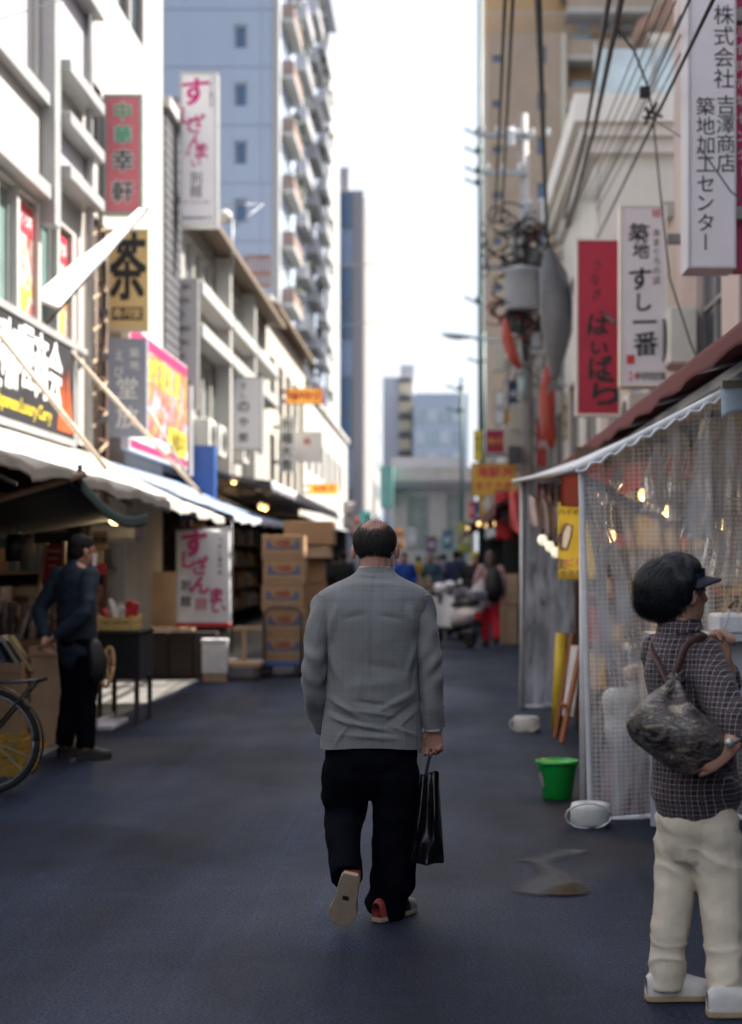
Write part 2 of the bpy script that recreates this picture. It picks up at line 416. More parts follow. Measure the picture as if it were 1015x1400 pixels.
x = MB(); x.box((-4.5, 8.3, 4.05), (-4.37, 19.5, 4.12)); x.build('sign_ledge', steelw, A)
x = MB(); x.tube([(-4.36, 19.3, 2.9), (-4.36, 19.3, 13)], .05, 8); x.build('drain_pipe', steelw, A, True)
A2 = block('tall_white_house', 'tall plain white building carrying the red vertical Chinese restaurant sign', -1, 19.62, 25.2, 12.6, 6.0, white,
           [(.25, 6.7, 1.0, 7.75), (1.1, 9.3, 1.95, 12.2), (2.05, 9.3, 2.9, 12.2), (3.0, 9.3, 3.95, 12.2)], M('bronze_frame', (.12, .1, .085), .4, .1, 4), glassd, 0, 0, shop=False)
x = MB(); x.box((-7, 19.7, 0), (-5.6, 25.1, 6.0)); x.build('recessed_wall', brown, A2)
x = MB(); x.box((-5.6, 22.2, 0), (-4.5, 25.18, 6.0)); x.build('ground_storey', offw, A2)
sc = thing('timber_scaffold', 'brown timber scaffold bracing in the gap behind the grey noren sign', 'scaffold', (-4.6, 20.3, 0))
for yy in (19.8, 20.45, 21.1):
    x = MB(); x.tube([(-4.55, yy, 0), (-4.55, yy, 5.98)], .04, 8); x.build('post', brown, sc, True)
for i in range(8):
    z = 2.7 + i * .42; x = MB(); x.bar((-4.55, 19.8, z), (-4.55, 21.1, z), .035); x.build('rail', brown, sc)
    x = MB(); x.bar((-4.52, 19.8, z), (-4.52, 21.1, z + .4), .025); x.build('brace', M('pale_timber', (.45, .33, .22), .7, .2, 6), sc)
T = block('narrow_tiled_house', 'narrow dark grey tiled building between the white tower and window terrace', -1, 25.22, 27.0, 8.9, 2.95, M('dark_grey_tile', (.12, .12, .13), .4, .3, 30, bump=.4, bscale=20))
for i in range(34):
    x = MB()
    z = 3.1 + i * .17; x.box((-4.5, 25.3, z), (-4.475, 26.9, z + .14)); x.build('tile_course', MATS['dark_grey_tile'], T)
wl = grid_ops(0, [(6.45, 7.3), (5.5, 6.05), (4.15, 5.3)], .35, 1.1, .95, 11)
B = block('window_terrace', 'old two storey terrace with long rows of windows and white ledges', -1, 27.02, 40.4, 7.75, 2.95, M('grey_render', (.34, .32, .29), .8, .2, 2, streak=True), wl, steelw, M('terrace_glass', (.2, .24, .25), .1, .35, 1.1, spec=.8), 1, 0, eave=.5)
for zz in (6.15, 5.4):
    for y0, y1 in ((27.1, 31.2), (31.4, 35.4), (35.6, 39.9)):
        x = MB(); x.box((-4.5, y0, zz), (-4.12, y1, zz + .26)); bevel(x.build('ledge', white, B), .03)
for yy in (31.3, 35.5):
    x = MB(); x.box((-4.5, yy - .12, 3.0), (-4.2, yy + .12, 7.6)); x.build('pier', offw, B)
Cc = block('cream_shop_house', 'cream shop building with flat roof beyond the window terrace', -1, 40.42, 52.0, 8.3, 2.95, cream,
           grid_ops(0, [(5.6, 7.0), (3.6, 4.9)], .7, 2.2, 1.5, 5), steelw, glassd, 1, 0, eave=.35)
D = block('white_shop_house', 'pale shop building at the far end of the left row', -1, 52.02, 76, 7.2, 2.95, offw, grid_ops(0, [(4.6, 5.9)], 1, 3, 1.6, 7), steelw, glassd, 1)
# the street goes on behind the viewer
block('street_house', 'grey rendered terrace on the side of the bicycle, behind the viewpoint', -1, -22, 8.18, 10.5, 2.95, M('cool_render', (.40, .42, .46), .8, .15, 2, streak=True), grid_ops(0, [(4.2, 5.6), (7.2, 8.6)], 2, 4, 2, 7), steelw, glassd, 1, shop=True)
block('street_house', 'pale rendered terrace on the side of the woman, behind the viewpoint', 1, -22, 6.98, 9.6, 2.75, M('cool_render', (.40, .42, .46), .8, .15, 2, streak=True), grid_ops(0, [(4.2, 5.6), (7.2, 8.6)], 2, 4, 2, 6), steelw, glassd, 1, shop=True)
# tall pale-blue apartment tower
TB = thing('balcony_tower', 'tall pale blue apartment tower with a column of small windows and planted balconies', 'building', (-8.3, 80, 0))
x = MB(); ops = [(9.44, 3.0 * k + 1.0, 10.06, 3.0 * k + 2.15) for k in range(1, 13)]
x.wall((-20, 80, 0), EX, EZ, -EY, 11.7, 40, ops, .25)
x.add([(-8.3, 80, 0), (-8.3, 125, 0), (-8.3, 125, 40), (-8.3, 80, 40)], [(0, 1, 2, 3)]); x.add([(-20, 80, 40), (-8.3, 80, 40), (-8.3, 125, 40), (-20, 125, 40)], [(0, 1, 2, 3)])
x.add([(-20, 125, 0), (-8.3, 125, 0), (-8.3, 125, 40), (-20, 125, 40)], [(1, 0, 3, 2)])
x.build('wall', bluewall, TB)
windows(TB, (-20, 80, 0), EX, EZ, -EY, ops, .25, steelw, glassb, 0, 0, .07)
for k in range(13):
    for xa, xb in ((-20, -9.2), (-9.17, -8.33)):
        x = MB(); z = 3 * k
        if xa < -15: x.wall((xa, 79.96, z + .02), EX, EZ, -EY, xb - xa, 2.95, [(9.36, .92, 10.14, 2.23)] if k else [], .05)
        else: x.wall((xa, 79.96, z + .02), EX, EZ, -EY, xb - xa, 2.95, [], .05)
        x.build('wall_panel', bluewall, TB)
x = MB(); x.box((-8.6, 79.9, 0), (-8.25, 80.6, 40)); x.build('corner_column', white, TB)
x = MB(); x.box((-8.6, 113, 0), (-8.02, 125.1, 40.2)); x.build('end_wall', white, TB)
x = MB(); x.box((-9, 80.65, 40), (-7.4, 112.9, 40.5)); x.build('roof_canopy', greyp, TB)
planter = M('planter_brown', (.24, .17, .15), .7, .2, 3); leafm = M('balcony_leaf', (.03, .045, .03), .7, .4, 3)
for k in range(1, 13):
    for j, yb in enumerate((81.4, 89.4, 97.4, 105.4)):
        z = 3 * k
        if z > 38: continue
        bx = MB(); bx.box((-8.28, yb, z - .12), (-7.6, yb + 5.4, z + .06)); q = bx.build('balcony', offw, TB)
        f = MB(); f.box((-7.72, yb + .02, z + .06), (-7.62, yb + 5.38, z + .8)); f.box((-8.25, yb + .01, z + .06), (-7.73, yb + .12, z + .85)); f.build('balcony_front', planter if j == 0 else greyp, q)
        gl = MB(); gl.box((-8.31, yb + .4, z + .1), (-8.27, yb + 5.0, z + 2.3)); gl.build('balcony_door', glassl, q)
        if (k * 7 + j) % 3:
            lf = MB(); rd = random.Random(k * 10 + j)
            for _ in range(60):
                c = Vector((-7.68 + rd.uniform(-.25, .25), yb + rd.uniform(.3, 5.1), z + 1.0 + rd.uniform(-.5, .35))); s = rd.uniform(.12, .3)
                d1 = Vector((rd.uniform(-1, 1), rd.uniform(-1, 1), rd.uniform(-1, 1))).normalized(); d2 = d1.orthogonal().normalized()
                lf.add([c - d1 * s, c + d2 * s * .5, c + d1 * s, c - d2 * s * .5], [(0, 1, 2, 3)])
            lf.build('balcony_plants', leafm, q, kind='stuff')
# grey office tower behind it
GT = thing('office_tower', 'slim grey office tower with blue glass strip and sunlit ribbed side', 'building', (-6.33, 130, 0))
x = MB(); x.box((-8.55, 130, 0), (-6.33, 153, 32.6)); x.build('shaft', M('grey_stone', (.24, .23, .26), .6, .08, .3, streak=True), GT)
for k in range(10):
    z = 29.4 - 3.1 * k
    if z < 2: break
    x = MB(); x.box((-8.5, 129.93, z), (-7.25, 129.99, z + 2.95)); x.build('glass_pane', glassb if k % 3 != 1 else M('sky_glass', (.12, .2, .34), .12, .15, .5, spec=.8), GT)
for yy in range(131, 153, 4):
    x = MB(); x.box((-6.33, yy, 0), (-6.22, yy + 2.6, 32.2 if yy < 148 else 31)); x.build('rib', white, GT)
x = MB(); x.box((-8.4, 131, 32.6), (-7.6, 134, 34.8)); x.build('lift_housing', greyp, GT)
WT = thing('far_white_block', 'sunlit white block standing past the slim office tower', 'building', (-6.0, 154, 0))
x = MB(); x.box((-10, 154, 0), (-6.5, 170, 30)); x.build('shaft', white, WT)
for k in range(9):
    for j in range(4):
        x = MB(); x.box((-6.52, 155.5 + j * 3.6, 2 + 3 * k), (-6.47, 157.5 + j * 3.6, 3.4 + 3 * k)); x.build('window', glassl, WT)
# ------------------------------------------------------------------ far end of the street
FB = thing('far_stairwell_block', 'pale grey block with yellowish balconies closing the far end of the street', 'building', (-5, 200, 0))
x = MB(); x.box((-7.2, 200, 0), (-3.2, 215, 25.2)); x.build('wall', M('far_grey', (.45, .46, .5), .7, .06, .3), FB)
x = MB(); x.box((-5.0, 202, 25.2), (-3.2, 212, 27)); x.build('roof_house', greyp, FB)
for k in range(6):
    z = 11 + 2.4 * k
    x = MB(); x.box((-5.1, 199.4, z), (-3.6, 199.98, z + 1.5)); x.build('balcony_wall', M('far_yellow', (.55, .47, .33), .7, .06, .4), FB)
    x = MB(); x.box((-5.15, 199.2, z + 1.55), (-3.5, 199.98, z + 1.95)); x.build('balcony_slab', dkgrey, FB)
F2 = thing('far_glass_block', 'blue grey block with pale bands low on the skyline at the street end', 'building', (0, 190, 0))
x = MB(); x.box((-3.1, 190, 0), (3.6, 205, 22)); x.build('wall', M('far_blue', (.40, .46, .54), .6, .06, .3), F2)
for k in range(6):
    for j in range(4):
        x = MB(); x.box((-2.9 + j * 1.55, 189.92, 5 + 2.7 * k), (-1.7 + j * 1.55, 189.99, 6.5 + 2.7 * k)); x.build('window', glassl if (k + j) % 2 else M('far_pane', (.5, .55, .6), .3, .1, 1), F2)
F3 = thing('far_terrace', 'low pale houses with white walls in front of the blue grey block', 'building', (0, 150, 0))
x = MB(); x.box((-4.6, 150, 0), (2.6, 160, 11.5)); x.build('wall', M('far_white', (.4, .41, .44), .7, .1, .4), F3)
x = MB(); x.box((-3.6, 149.9, 9.0), (-2.6, 149.99, 10.4)); x.build('window', glassl, F3)
x = MB(); x.box((-1.6, 149.9, 9.0), (.6, 149.99, 10.6)); x.build('window', glassl, F3)
x = MB(); x.box((-4.7, 149.4, 8.0), (2.7, 149.98, 8.4)); x.build('cornice', dkgrey, F3)
SB = thing('grey_stone_hall', 'grey stone building with a tall shuttered window at the street end', 'building', (-.5, 118, 0))
x = MB(); x.wall((-3.4, 118, 0), EX, EZ, -EY, 6.2, 8.6, [(1.0, 2.2, 2.7, 6.4), (4.0, 3.2, 5.2, 6.6)], .3)
x.box((-3.4, 118.31, 0), (2.8, 128, 8.6)); x.build('wall', M('old_stone', (.42, .41, .40), .8, .15, .8, bump=.3, bscale=3), SB)
windows(SB, (-3.4, 118, 0), EX, EZ, -EY, [(1.0, 2.2, 2.7, 6.4), (4.0, 3.2, 5.2, 6.6)], .3, greyp, M('shutter_green', (.22, .27, .25), .6, .1, 2), 1, 2, .1)
x = MB(); x.box((-3.9, 117.2, 7.0), (3.2, 118, 7.5)); x.build('cornice', M('dark_stone', (.2, .2, .23), .8, .1, 1), SB)
x = MB(); x.box((-.2, 117.3, 1.0), (2.2, 117.9, 3.2)); x.build('balcony', M('green_grey_metal', (.25, .31, .31), .6, .1, 2), SB)
x = MB(); x.box((-4.4, 116, 5.5), (-3.42, 118, 8.6)); x.build('green_box', M('teal_box', (.18, .4, .36), .6, .1, 1), SB)
# ------------------------------------------------------------------ right side of the street
R1 = block('sign_house', 'pinkish tiled house behind the tall white company sign', 1, 7.0, 18.4, 9.6, 2.75, pinkw,
           [(4.2, 3.55, 5.4, 5.0), (6.0, 3.55, 7.4, 5.0), (8.3, 3.5, 9.8, 4.9), (4.2, 6.2, 5.4, 7.6), (8.3, 6.2, 9.8, 7.6)], steelw, glassd, 1, 1)
x = MB()
for i in range(7): x.box((2.66, 11.3 + i * .22, 3.4), (2.69, 11.33 + i * .22, 5.1))
x.box((2.655, 11.25, 3.4), (2.7, 12.7, 3.45)); x.box((2.655, 11.25, 5.05), (2.7, 12.7, 5.1)); x.build('window_grille', steelw, R1)
R2 = block('low_pink_house', 'low beige house behind the white sushi sign on the right side', 1, 18.42, 26.7, 5.6, 2.75, M('beige_render', (.52, .45, .38), .75, .14, 2, streak=True),
           [(.8, 3.5, 2.2, 4.8), (3.0, 3.5, 4.4, 4.8), (5.4, 3.5, 7.2, 4.8)], steelw, glassl, 1, 0)
x = MB(); x.box((5.2, 18.45, 5.8), (9.7, 26.6, 10.4)); x.build('added_sun_block', pinkw, R2)  # unseen upper mass, added to keep the sun off the street
R3 = block('cornice_house', 'white house with deep stepped cornice above the low beige house', 1, 26.72, 34.4, 9.3, 2.75, M('ivory_render', (.72, .69, .63), .7, .07, 1.5, streak=True),
           [(.8, 6.3, 2.2, 7.9), (3.2, 6.3, 4.6, 7.9), (5.6, 6.3, 7.0, 7.9), (.8, 3.4, 3.0, 5.2), (4.2, 3.4, 6.6, 5.2)], brown, glassl, 1, 0,
           endops=[(1.05, 5.9, 2.7, 7.0)])
for i, (pr, z0, z1) in enumerate(((.5, 8.95, 9.42), (.36, 8.75, 8.948), (.2, 8.5, 8.748))):
    x = MB(); x.box((2.8 - pr, 26.72 - pr, z0), (6.5, 34.4, z1)); x.build('cornice_step', MATS['ivory_render'], R3)
x = MB(); x.box((2.66, 26.6, 7.05), (6.4, 34.4, 7.2)); x.build('string_course', MATS['ivory_render'], R3)
for i in range(16):
    x = MB(); x.box((2.73, 26.9 + i * .46, 7.25), (2.79, 27.25 + i * .46, 8.45)); x.build('siding_board', MATS['ivory_render'], R3)
pg = thing('roof_screen', 'pale glass and steel screen standing on the ivory cornice', 'screen', (3.2, 28, 9.4))
x = MB(); x.box((2.75, 27.2, 9.52), (4.9, 27.24, 10.5)); x.build('pane', glassl, pg)
for xx in (2.75, 3.8, 4.9):
    x = MB(); x.bar((xx, 27.18, 9.45), (xx, 27.18, 10.6), .05); x.build('post', steelw, pg)
BR = block('brown_roof_house', 'white gabled house with brown roof edge beyond the roof screen', 1, 36, 48, 13.6, 7, white, [(1, 9, 2.2, 10.5), (4, 9, 5.2, 10.5)], X=5.0, shop=False)
x = MB(); x.prism([(4.6, 35.7, 13.7), (4.6, 35.7, 13.95), (8, 35.7, 16.5), (8, 35.7, 16.2)], (0, 12.6, 0)); x.build('roof', M('brown_roof', (.2, .12, .09), .7, .2, 3), BR)
R4 = block('grey_flat_house', 'weathered grey house behind the utility pole', 1, 34.42, 47.8, 7.6, 2.75, M('weathered_grey', (.26, .245, .23), .8, .25, 2, streak=True),
           grid_ops(0, [(3.6, 4.9), (5.7, 7.0)], .8, 2.5, 1.6, 5), steelw, glassd, 1, 0, eave=.4)
R5 = block('brown_flat_house', 'brown and beige house further down on the right', 1, 47.82, 66, 9.5, 2.75, M('brown_render', (.22, .18, .15), .8, .2, 2, streak=True),
           grid_ops(0, [(3.6, 5), (6.2, 7.6)], 1, 3, 1.7, 5), steelw, glassd, 1, 0)
R6 = block('far_right_house', 'small beige house before the tan apartment block', 1, 66.02, 94, 6.5, 2.75, offw, grid_ops(0, [(3.8, 5.2)], 1, 3.4, 1.8, 7), steelw, glassd, 1, 0)
TA = thing('tan_apartment_block', 'large tan tiled apartment block with orange balconies rising over the right side', 'building', (3.1, 97, 0))
zt = GZ(45, 97); x1 = GX(776, 97)
ops = [(GX(735, 97) - 3.1, GZ(py + 12, 97), GX(747, 97) - 3.1, GZ(py - 12, 97)) for py in (75, 137, 199, 262, 325, 388, 451)] + \
      [(GX(674, 97) - 3.1, GZ(py + 5, 97), GX(686, 97) - 3.1, GZ(py - 5, 97)) for py in (80, 142, 204, 267, 330, 393)]
x = MB(); x.wall((3.1, 97, 0), EX, EZ, -EY, x1 - 3.1, zt, ops, .3)
x.add([(3.1, 97, 0), (3.1, 108, 0), (3.1, 108, zt), (3.1, 97, zt)], [(1, 0, 3, 2)]); x.add([(3.1, 97, zt), (x1, 97, zt), (x1, 108, zt), (3.1, 108, zt)], [(0, 1, 2, 3)])
x.add([(x1, 97, 0), (x1, 108, 0), (x1, 108, zt), (x1, 97, zt)], [(0, 1, 2, 3)]); x.build('tile_wall', tanb, TA)
windows(TA, (3.1, 97, 0), EX, EZ, -EY, ops, .3, dkgrey, glassb, 0, 0, .06)
x = MB(); x.box((3.1, 100.4, zt), (18.3, 108, 48)); x.build('upper_storey', orangew, TA)
x = MB(); x.box((x1 + .003, 99.5, 0), (18, 108, zt)); x.build('balcony_wall', orangew, TA)
x = MB(); x.box((x1 - .35, 96.93, 0), (x1 - .1, 97, zt)); x.build('drain_pipe', cream, TA)
for k in range(14):
    z = GZ(145, 97) + 3.0 * (k - 9)
    if z < 3: continue
    x = MB(); x.box((x1 + .01, 97.2, z), (18, 99.48, z + .3)); q = x.build('balcony_slab', M('slab_concrete', (.38, .35, .31), .7, .12, .6), TA)
    x = MB(); x.box((x1 + .02, 97.2, z + .303), (18, 97.32, z + 1.25)); x.build('balcony_parapet', tanb, q)
    for j in range(3):
        x = MB(); x.box((x1 + .5 + j * 2.6, 99.42, z + .5), (x1 + 1.7 + j * 2.6, 99.49, z + 2.4)); x.build('balcony_door', glassd if j % 2 else glassl, q)
for z in (GZ(8, 100.4) - 2.8, GZ(8, 100.4) + .2):
    x = MB(); x.box((GX(765, 100), 99.2, z), (18.2, 100.38, z + .3)); x.build('upper_slab', MATS['slab_concrete'], TA)
for px in (790, 822, 850, 880):
    x = MB(); x.box((GX(px, 100.4), 100.3, GZ(40, 100.4)), (GX(px + 14, 100.4), 100.39, GZ(10, 100.4))); x.build('upper_door', glassb if px == 822 else glassl, TA)
for k in range(24):
    x = MB(); xx = 3.2 + k * .33; x.box((xx, 97.1, zt), (xx + .04, 97.14, zt + 1.3)); x.build('rail_post', greyp, TA)
x = MB(); x.box((3.12, 97.08, zt + 1.3), (11, 97.16, zt + 1.36)); x.build('hand_rail', greyp, TA)
# ------------------------------------------------------------------ signs
ink = M('black_ink', (.012, .012, .014), .5, .2, 20)
redink = M('red_ink', (.55, .03, .05), .5, .15, 20)
magenta = M('magenta_ink', (.58, .02, .20), .5, .15, 20)
whitei = M('white_ink', (.78, .78, .78), .5, .08, 20)
greeni = M('green_ink', (.02, .30, .12), .5, .15, 20)
yellowi = M('yellow_ink', (.75, .58, .05), .5, .1, 20)
purplei = M('purple_ink', (.10, .03, .12), .5, .1, 20)
alu = M('aluminium_frame', (.5, .5, .5), .35, .12, 8, metal=.6)
def lettering(parent, Y, runs, off=.006, u=EX, v=EZ, P=None, sc=None):
    """runs: (text, px, py, glyph size in px, pitch in px, material, direction, bold, stretch x, stretch y, wobble)"""
    by = {}
    for r in runs:
        s, px, py, sz, pitch, mt = r[:6]; dr = r[6] if len(r) > 6 else 'v'; bold = r[7] if len(r) > 7 else .012
        sx = r[8] if len(r) > 8 else 1.0; sy = r[9] if len(r) > 9 else 1.0; wob = r[10] if len(r) > 10 else 0.0
        big = sz >= 10; mb = None if big else by.setdefault(mt.name, (MB(), mt))[0]; rd = random.Random(s + str(px))
        pt = P or (lambda a, b: W(a, b, Y)); k = sc or (Y / FP)
        for i, ch in enumerate(s):
            if ch == ' ': continue
            a, b = (px, py + pitch * i) if dr == 'v' else (px + pitch * i, py)
            wx = rd.uniform(-wob, wob) * sz * 1.2
            if big: mb = MB()
            put_glyph(mb, ch, pt(a + wx, b) - Vector(u.cross(v)) * -off, u, v, sz * k, bold, rd.uniform(-wob, wob) if wob else 0.0, sx, sy, wob * .5)
            if big: mb.build('character', mt, parent)
    for mb, mt in by.values(): mb.build('lettering', mt, parent, kind='stuff')
def sign(name, label, rect, Y, face, runs, depth=.16, frame=alu, fw=3.0, bracket=None, group=None, cat='sign', facemat2=None):
    x0, y0, x1, y1 = rect; a, b = W(x0, y1, Y), W(x1, y0, Y)
    t = thing(name, label, cat, ((a.x + b.x) / 2, Y, a.z), group)
    f = fw * Y / FP
    m = MB(); m.box((a.x + f * .5, Y + .012, a.z + f * .5), (b.x - f * .5, Y + depth - .012, b.z - f * .5)); m.build('panel', face, t)
    if fw:
        m = MB()
        m.box((a.x, Y, a.z), (b.x, Y + depth, a.z + f)); m.box((a.x, Y, b.z - f), (b.x, Y + depth, b.z))
        m.box((a.x, Y, a.z + f), (a.x + f, Y + depth, b.z - f)); m.box((b.x - f, Y, a.z + f), (b.x, Y + depth, b.z - f)); m.build('frame', frame, t)
    lettering(t, Y + .012, runs, .005)
    if bracket is not None:
        for k in (.18, .82):
            z = a.z + (b.z - a.z) * k; m = MB(); m.box((bracket, Y + .03, z - .05), (a.x if bracket < a.x else b.x, Y + depth - .03, z + .05)); m.build('bracket', midgrey, t)
    return t
red_face = M('faded_red_face', (.62, .17, .20), .5, .1, 3)
s = sign('restaurant_sign', 'red vertical sign with green and black characters on the tall white building', (141, 128, 195, 293), 20.6, red_face, [], frame=M('grey_green_frame', (.32, .36, .33), .5, .2, 8), fw=4, bracket=-4.62)
wm = [(c, 168, y, z, 1, whitei, 'v', .075) for c, y, z in (('中', 152, 24), ('華', 184, 24), ('幸', 219, 29), ('軒', 262, 29))]
lettering(s, 20.606, wm, .003); lettering(s, 20.606, [(c, 168, y, z, 1, greeni if i < 2 else ink, 'v', .02) for i, (c, y, z) in enumerate((('中', 152, 24), ('華', 184, 24), ('幸', 219, 29), ('軒', 262, 29)))], .007)
wface = M('white_sign_face', (.80, .78, .79), .45, .04, 2)
def sushi(off=0): return 0
sign('sushi_sign', 'tall white vertical sign with pink brush lettering on the left upper wall', (246, 98, 297, 308), 26.3, wface,
     [('す', 265, 125, 38, 1, magenta, 'v', .03, 1.15, 1.0, .12), ('し', 256, 158, 24, 1, magenta, 'v', .03, 1.1, 1, .1), ('ざ', 268, 168, 26, 1, magenta, 'v', .02, 1, 1, .1), ('ん', 267, 193, 22, 1, magenta, 'v', .02, 1, 1, .1),
      ('ま', 275, 206, 22, 1, magenta, 'v', .03, 1, 1, .1), ('い', 269, 223, 15, 1, magenta, 'v', .02, 1, .8, .1), ('別館', 268, 243, 17, 18, ink, 'v', .01), ('つきじ喜代村', 289, 108, 6, 7, ink, 'v', 0), ('回', 257, 209, 8, 1, redink, 'v', 0),
      ('まぐろざんまい', 253, 276, 5, 5.6, ink, 'h', 0), ('営業時間年中', 252, 298, 6, 7, ink, 'h', 0)], depth=.3, bracket=-4.62)
tea_face = M('tea_yellow_face', (.70, .50, .22), .5, .08, 3)
s = sign('tea_sign', 'yellow vertical sign with one huge black tea character', (147, 313, 203, 452), 20.8, tea_face, [('茶', 174, 364, 62, 1, ink, 'v', .035, .8, 1.45)], fw=3, frame=M('cream_frame', (.6, .52, .36), .5, .1, 5), bracket=-4.64)
m = MB(); m.box((GX(153, 20.8), 20.802, GZ(437, 20.8)), (GX(195, 20.8), 20.808, GZ(420, 20.8))); m.build('name_plate', ink, s)
lettering(s, 20.8, [('寿月堂', 161, 428, 13, 13, tea_face, 'h', .03)], .003)
sign('noren_sign', 'slate blue vertical sign with pale characters below the yellow tea sign', (147, 462, 200, 597), 20.5, M('slate_face', (.25, .27, .34), .5, .06, 3),
     [('えび', 163, 486, 13, 22, whitei, 'v', .0, 1, 1.2), ('築地', 184, 482, 13, 17, whitei, 'v', 0), ('堂', 174, 530, 30, 1, whitei, 'v', .005), ('放', 174, 570, 30, 1, whitei, 'v', .005)], fw=0, bracket=-4.62)
# black curry board, flat on the wall
cb = thing('curry_signboard', 'long black signboard with white brush characters on the white wall', 'sign', (-4.4, 15.5, 3))
m = MB(); m.box((-4.5, 11.0, 2.94), (-4.38, 18.5, 4.03)); m.build('panel', M('black_board', (.03, .03, .033), .4, .15, 3), cb)
m = MB()
for a, b in (((-4.5, 10.9, 2.86), (-4.36, 18.62, 2.936)), ((-4.5, 18.504, 2.94), (-4.36, 18.62, 4.03)), ((-4.5, 10.9, 4.034), (-4.36, 18.62, 4.048))): m.box(a, b)
m.build('frame', steelw, cb)
m = MB(); rd = random.Random(3)
for i, ch in enumerate('築地三慶咖喱商会'): put_glyph(m, ch, Vector((-4.374, 13.3 + i * .62, 3.62 + rd.uniform(-.03, .03))), EY, EZ, .62, .03, rd.uniform(-.06, .06), .95, 1.15)
m.build('lettering', whitei, cb)
m = MB(); hline(m, 'the Japanese Luxury Curry', Vector((-4.374, 16.2, 3.13)), EY, EZ, .2, .01, shear=.3); m.build('lettering', yellowi, cb)
m = MB(); rd = random.Random(5)
for i in range(7):
    y = 17.75 + i * .09; h = .25 + .5 * rd.random()
    m.prism([(-4.378, y, 3.0), (-4.378, y + .16, 3.0), (-4.378, y + .1 + rd.uniform(-.05, .08), 3.05 + h)], (.004 + i * .0008, 0, 0))
m.build('flame_print', M('flame_orange', (.45, .09, .025), .5, .2, 9), cb)
# food posters in the windows
food = {}
def poster_mat(key, a, b, c, sc=5.0):
    m = bpy.data.materials.new(key); m.use_nodes = True; t = m.node_tree; q = t.nodes['Principled BSDF']; q.inputs['Roughness'].default_value = .45
    tc = t.nodes.new('ShaderNodeTexCoord'); n = t.nodes.new('ShaderNodeTexNoise'); n.inputs['Scale'].default_value = sc; n.inputs['Detail'].default_value = 3; n.inputs['Distortion'].default_value = .6
    t.links.new(tc.outputs['Object'], n.inputs['Vector']); r = t.nodes.new('ShaderNodeValToRGB'); e = r.color_ramp.elements
    e[0].position = .36; e[0].color = (*a, 1); e[1].position = .64; e[1].color = (*c, 1); k = e.new(.5); k.color = (*b, 1); t.links.new(n.outputs[0], r.inputs[0]); t.links.new(r.outputs[0], q.inputs['Base Color']); return m
pm1 = poster_mat('food_print', (.38, .03, .03), (.48, .43, .39), (.45, .2, .05), 4)
pm2 = poster_mat('seafood_print', (.5, .47, .46), (.42, .06, .08), (.45, .33, .08), 3)
for i, (ya, yb, wh) in enumerate(((15.2, 15.95, 'first'), (16.62, 17.38, 'middle'), (18.36, 18.98, 'last'))):
    t = thing('food_poster', 'red and white food poster in the white building window, %s along the street' % ('nearest the viewer' if i == 0 else 'middle one' if i == 1 else 'farthest one'), 'poster', (-4.56, ya, 4.15), 'food posters in the upper windows')
    m = MB(); m.box((-4.585, ya, 4.16), (-4.565, yb, 5.45)); m.build('sheet', pm1, t)
    m = MB(); m.box((-4.564, ya + .03, 5.1), (-4.56, yb - .03, 5.42)); m.build('title_band', redink, t)
    m = MB(); m.prism([(-4.564, ya + .08, 4.5), (-4.564, (ya + yb) / 2, 4.2), (-4.564, yb - .08, 4.5)], (.004, 0, 0)); m.build('price_flash', yellowi, t)
    m = MB()
    for k, ch in enumerate('まぐろ丼'): put_glyph(m, ch, Vector((-4.557, ya + .14 + k * (yb - ya - .28) / 3, 5.26)), EY, EZ, .17, .01)
    m.build('lettering', whitei, t)
# pink seafood billboard parallel to the wall
bb = thing('seafood_billboard', 'bright pink and yellow seafood billboard beside the slate blue sign', 'billboard', (-4.3, 24, 3))
m = MB(); m.box((-4.42, 21.5, 3.05), (-4.3, 26.4, 4.8)); m.build('board', M('white_board', (.78, .76, .74), .5, .05, 2), bb)
m = MB(); m.box((-4.298, 21.55, 3.35), (-4.292, 26.35, 4.6)); m.build('picture', pm2, bb)
m = MB(); m.box((-4.298, 21.55, 4.61), (-4.292, 26.35, 4.78)); m.box((-4.298, 21.55, 3.08), (-4.292, 26.35, 3.2)); m.build('pink_band', M('pink_print', (.42, .03, .12), .5, .1, 4), bb)
m = MB(); m.box((-4.29, 24.6, 3.22), (-4.284, 26.2, 3.62)); m.build('yellow_panel', M('yellow_print', (.8, .62, .06), .5, .05, 4), bb)
m = MB()
for i, ch in enumerate('海鮮丼'): put_glyph(m, ch, Vector((-4.28, 24.95 + i * .45, 3.42)), EY, EZ, .36, .03)
m.build('lettering', ink, bb)
m = MB()
for i, ch in enumerate('築地市場直送'): put_glyph(m, ch, Vector((-4.288, 22.2 + i * .62, 4.36)), EY, EZ, .42, .03)
m.build('lettering', yellowi, bb)
m = MB(); m.box((-4.42, 26.45, 2.95), (-4.25, 26.75, 4.5)); m.build('end_post', steelw, bb)
sign('tenant_sign', 'grey vertical directory sign listing tenants beside the window terrace', (236, 380, 271, 560), 26.8, M('tenant_grey', (.42, .40, .40), .5, .08, 3),
     [(tx, 243, 392 + i * 19, 8, 7, ink, 'h', .01) for i, tx in enumerate(('築地料', '三宅水', '丸北', '鮮魚部', '株会社', '紀文', '海幸', '大野屋', '山長'))], fw=2, bracket=-4.7)
sign('lantern_sign', 'white rounded vertical sign with black characters before the window terrace', (310, 515, 358, 615), 32.0, wface, [('すし', 333, 528, 10, 12, ink, 'v', .01), ('の', 333, 556, 17, 1, ink, 'v', .02), ('や', 333, 577, 13, 1, ink, 'v', .02), ('郎', 333, 598, 13, 1, ink, 'v', .02)], depth=.4, fw=2, bracket=-4.6)
sign('eatery_sign', 'narrow white sign with four black characters halfway down the left row', (381, 570, 403, 645), 42, wface, [('市場大食', 392, 581, 16, 18, ink, 'v', .02)], fw=1.2, bracket=-4.6)
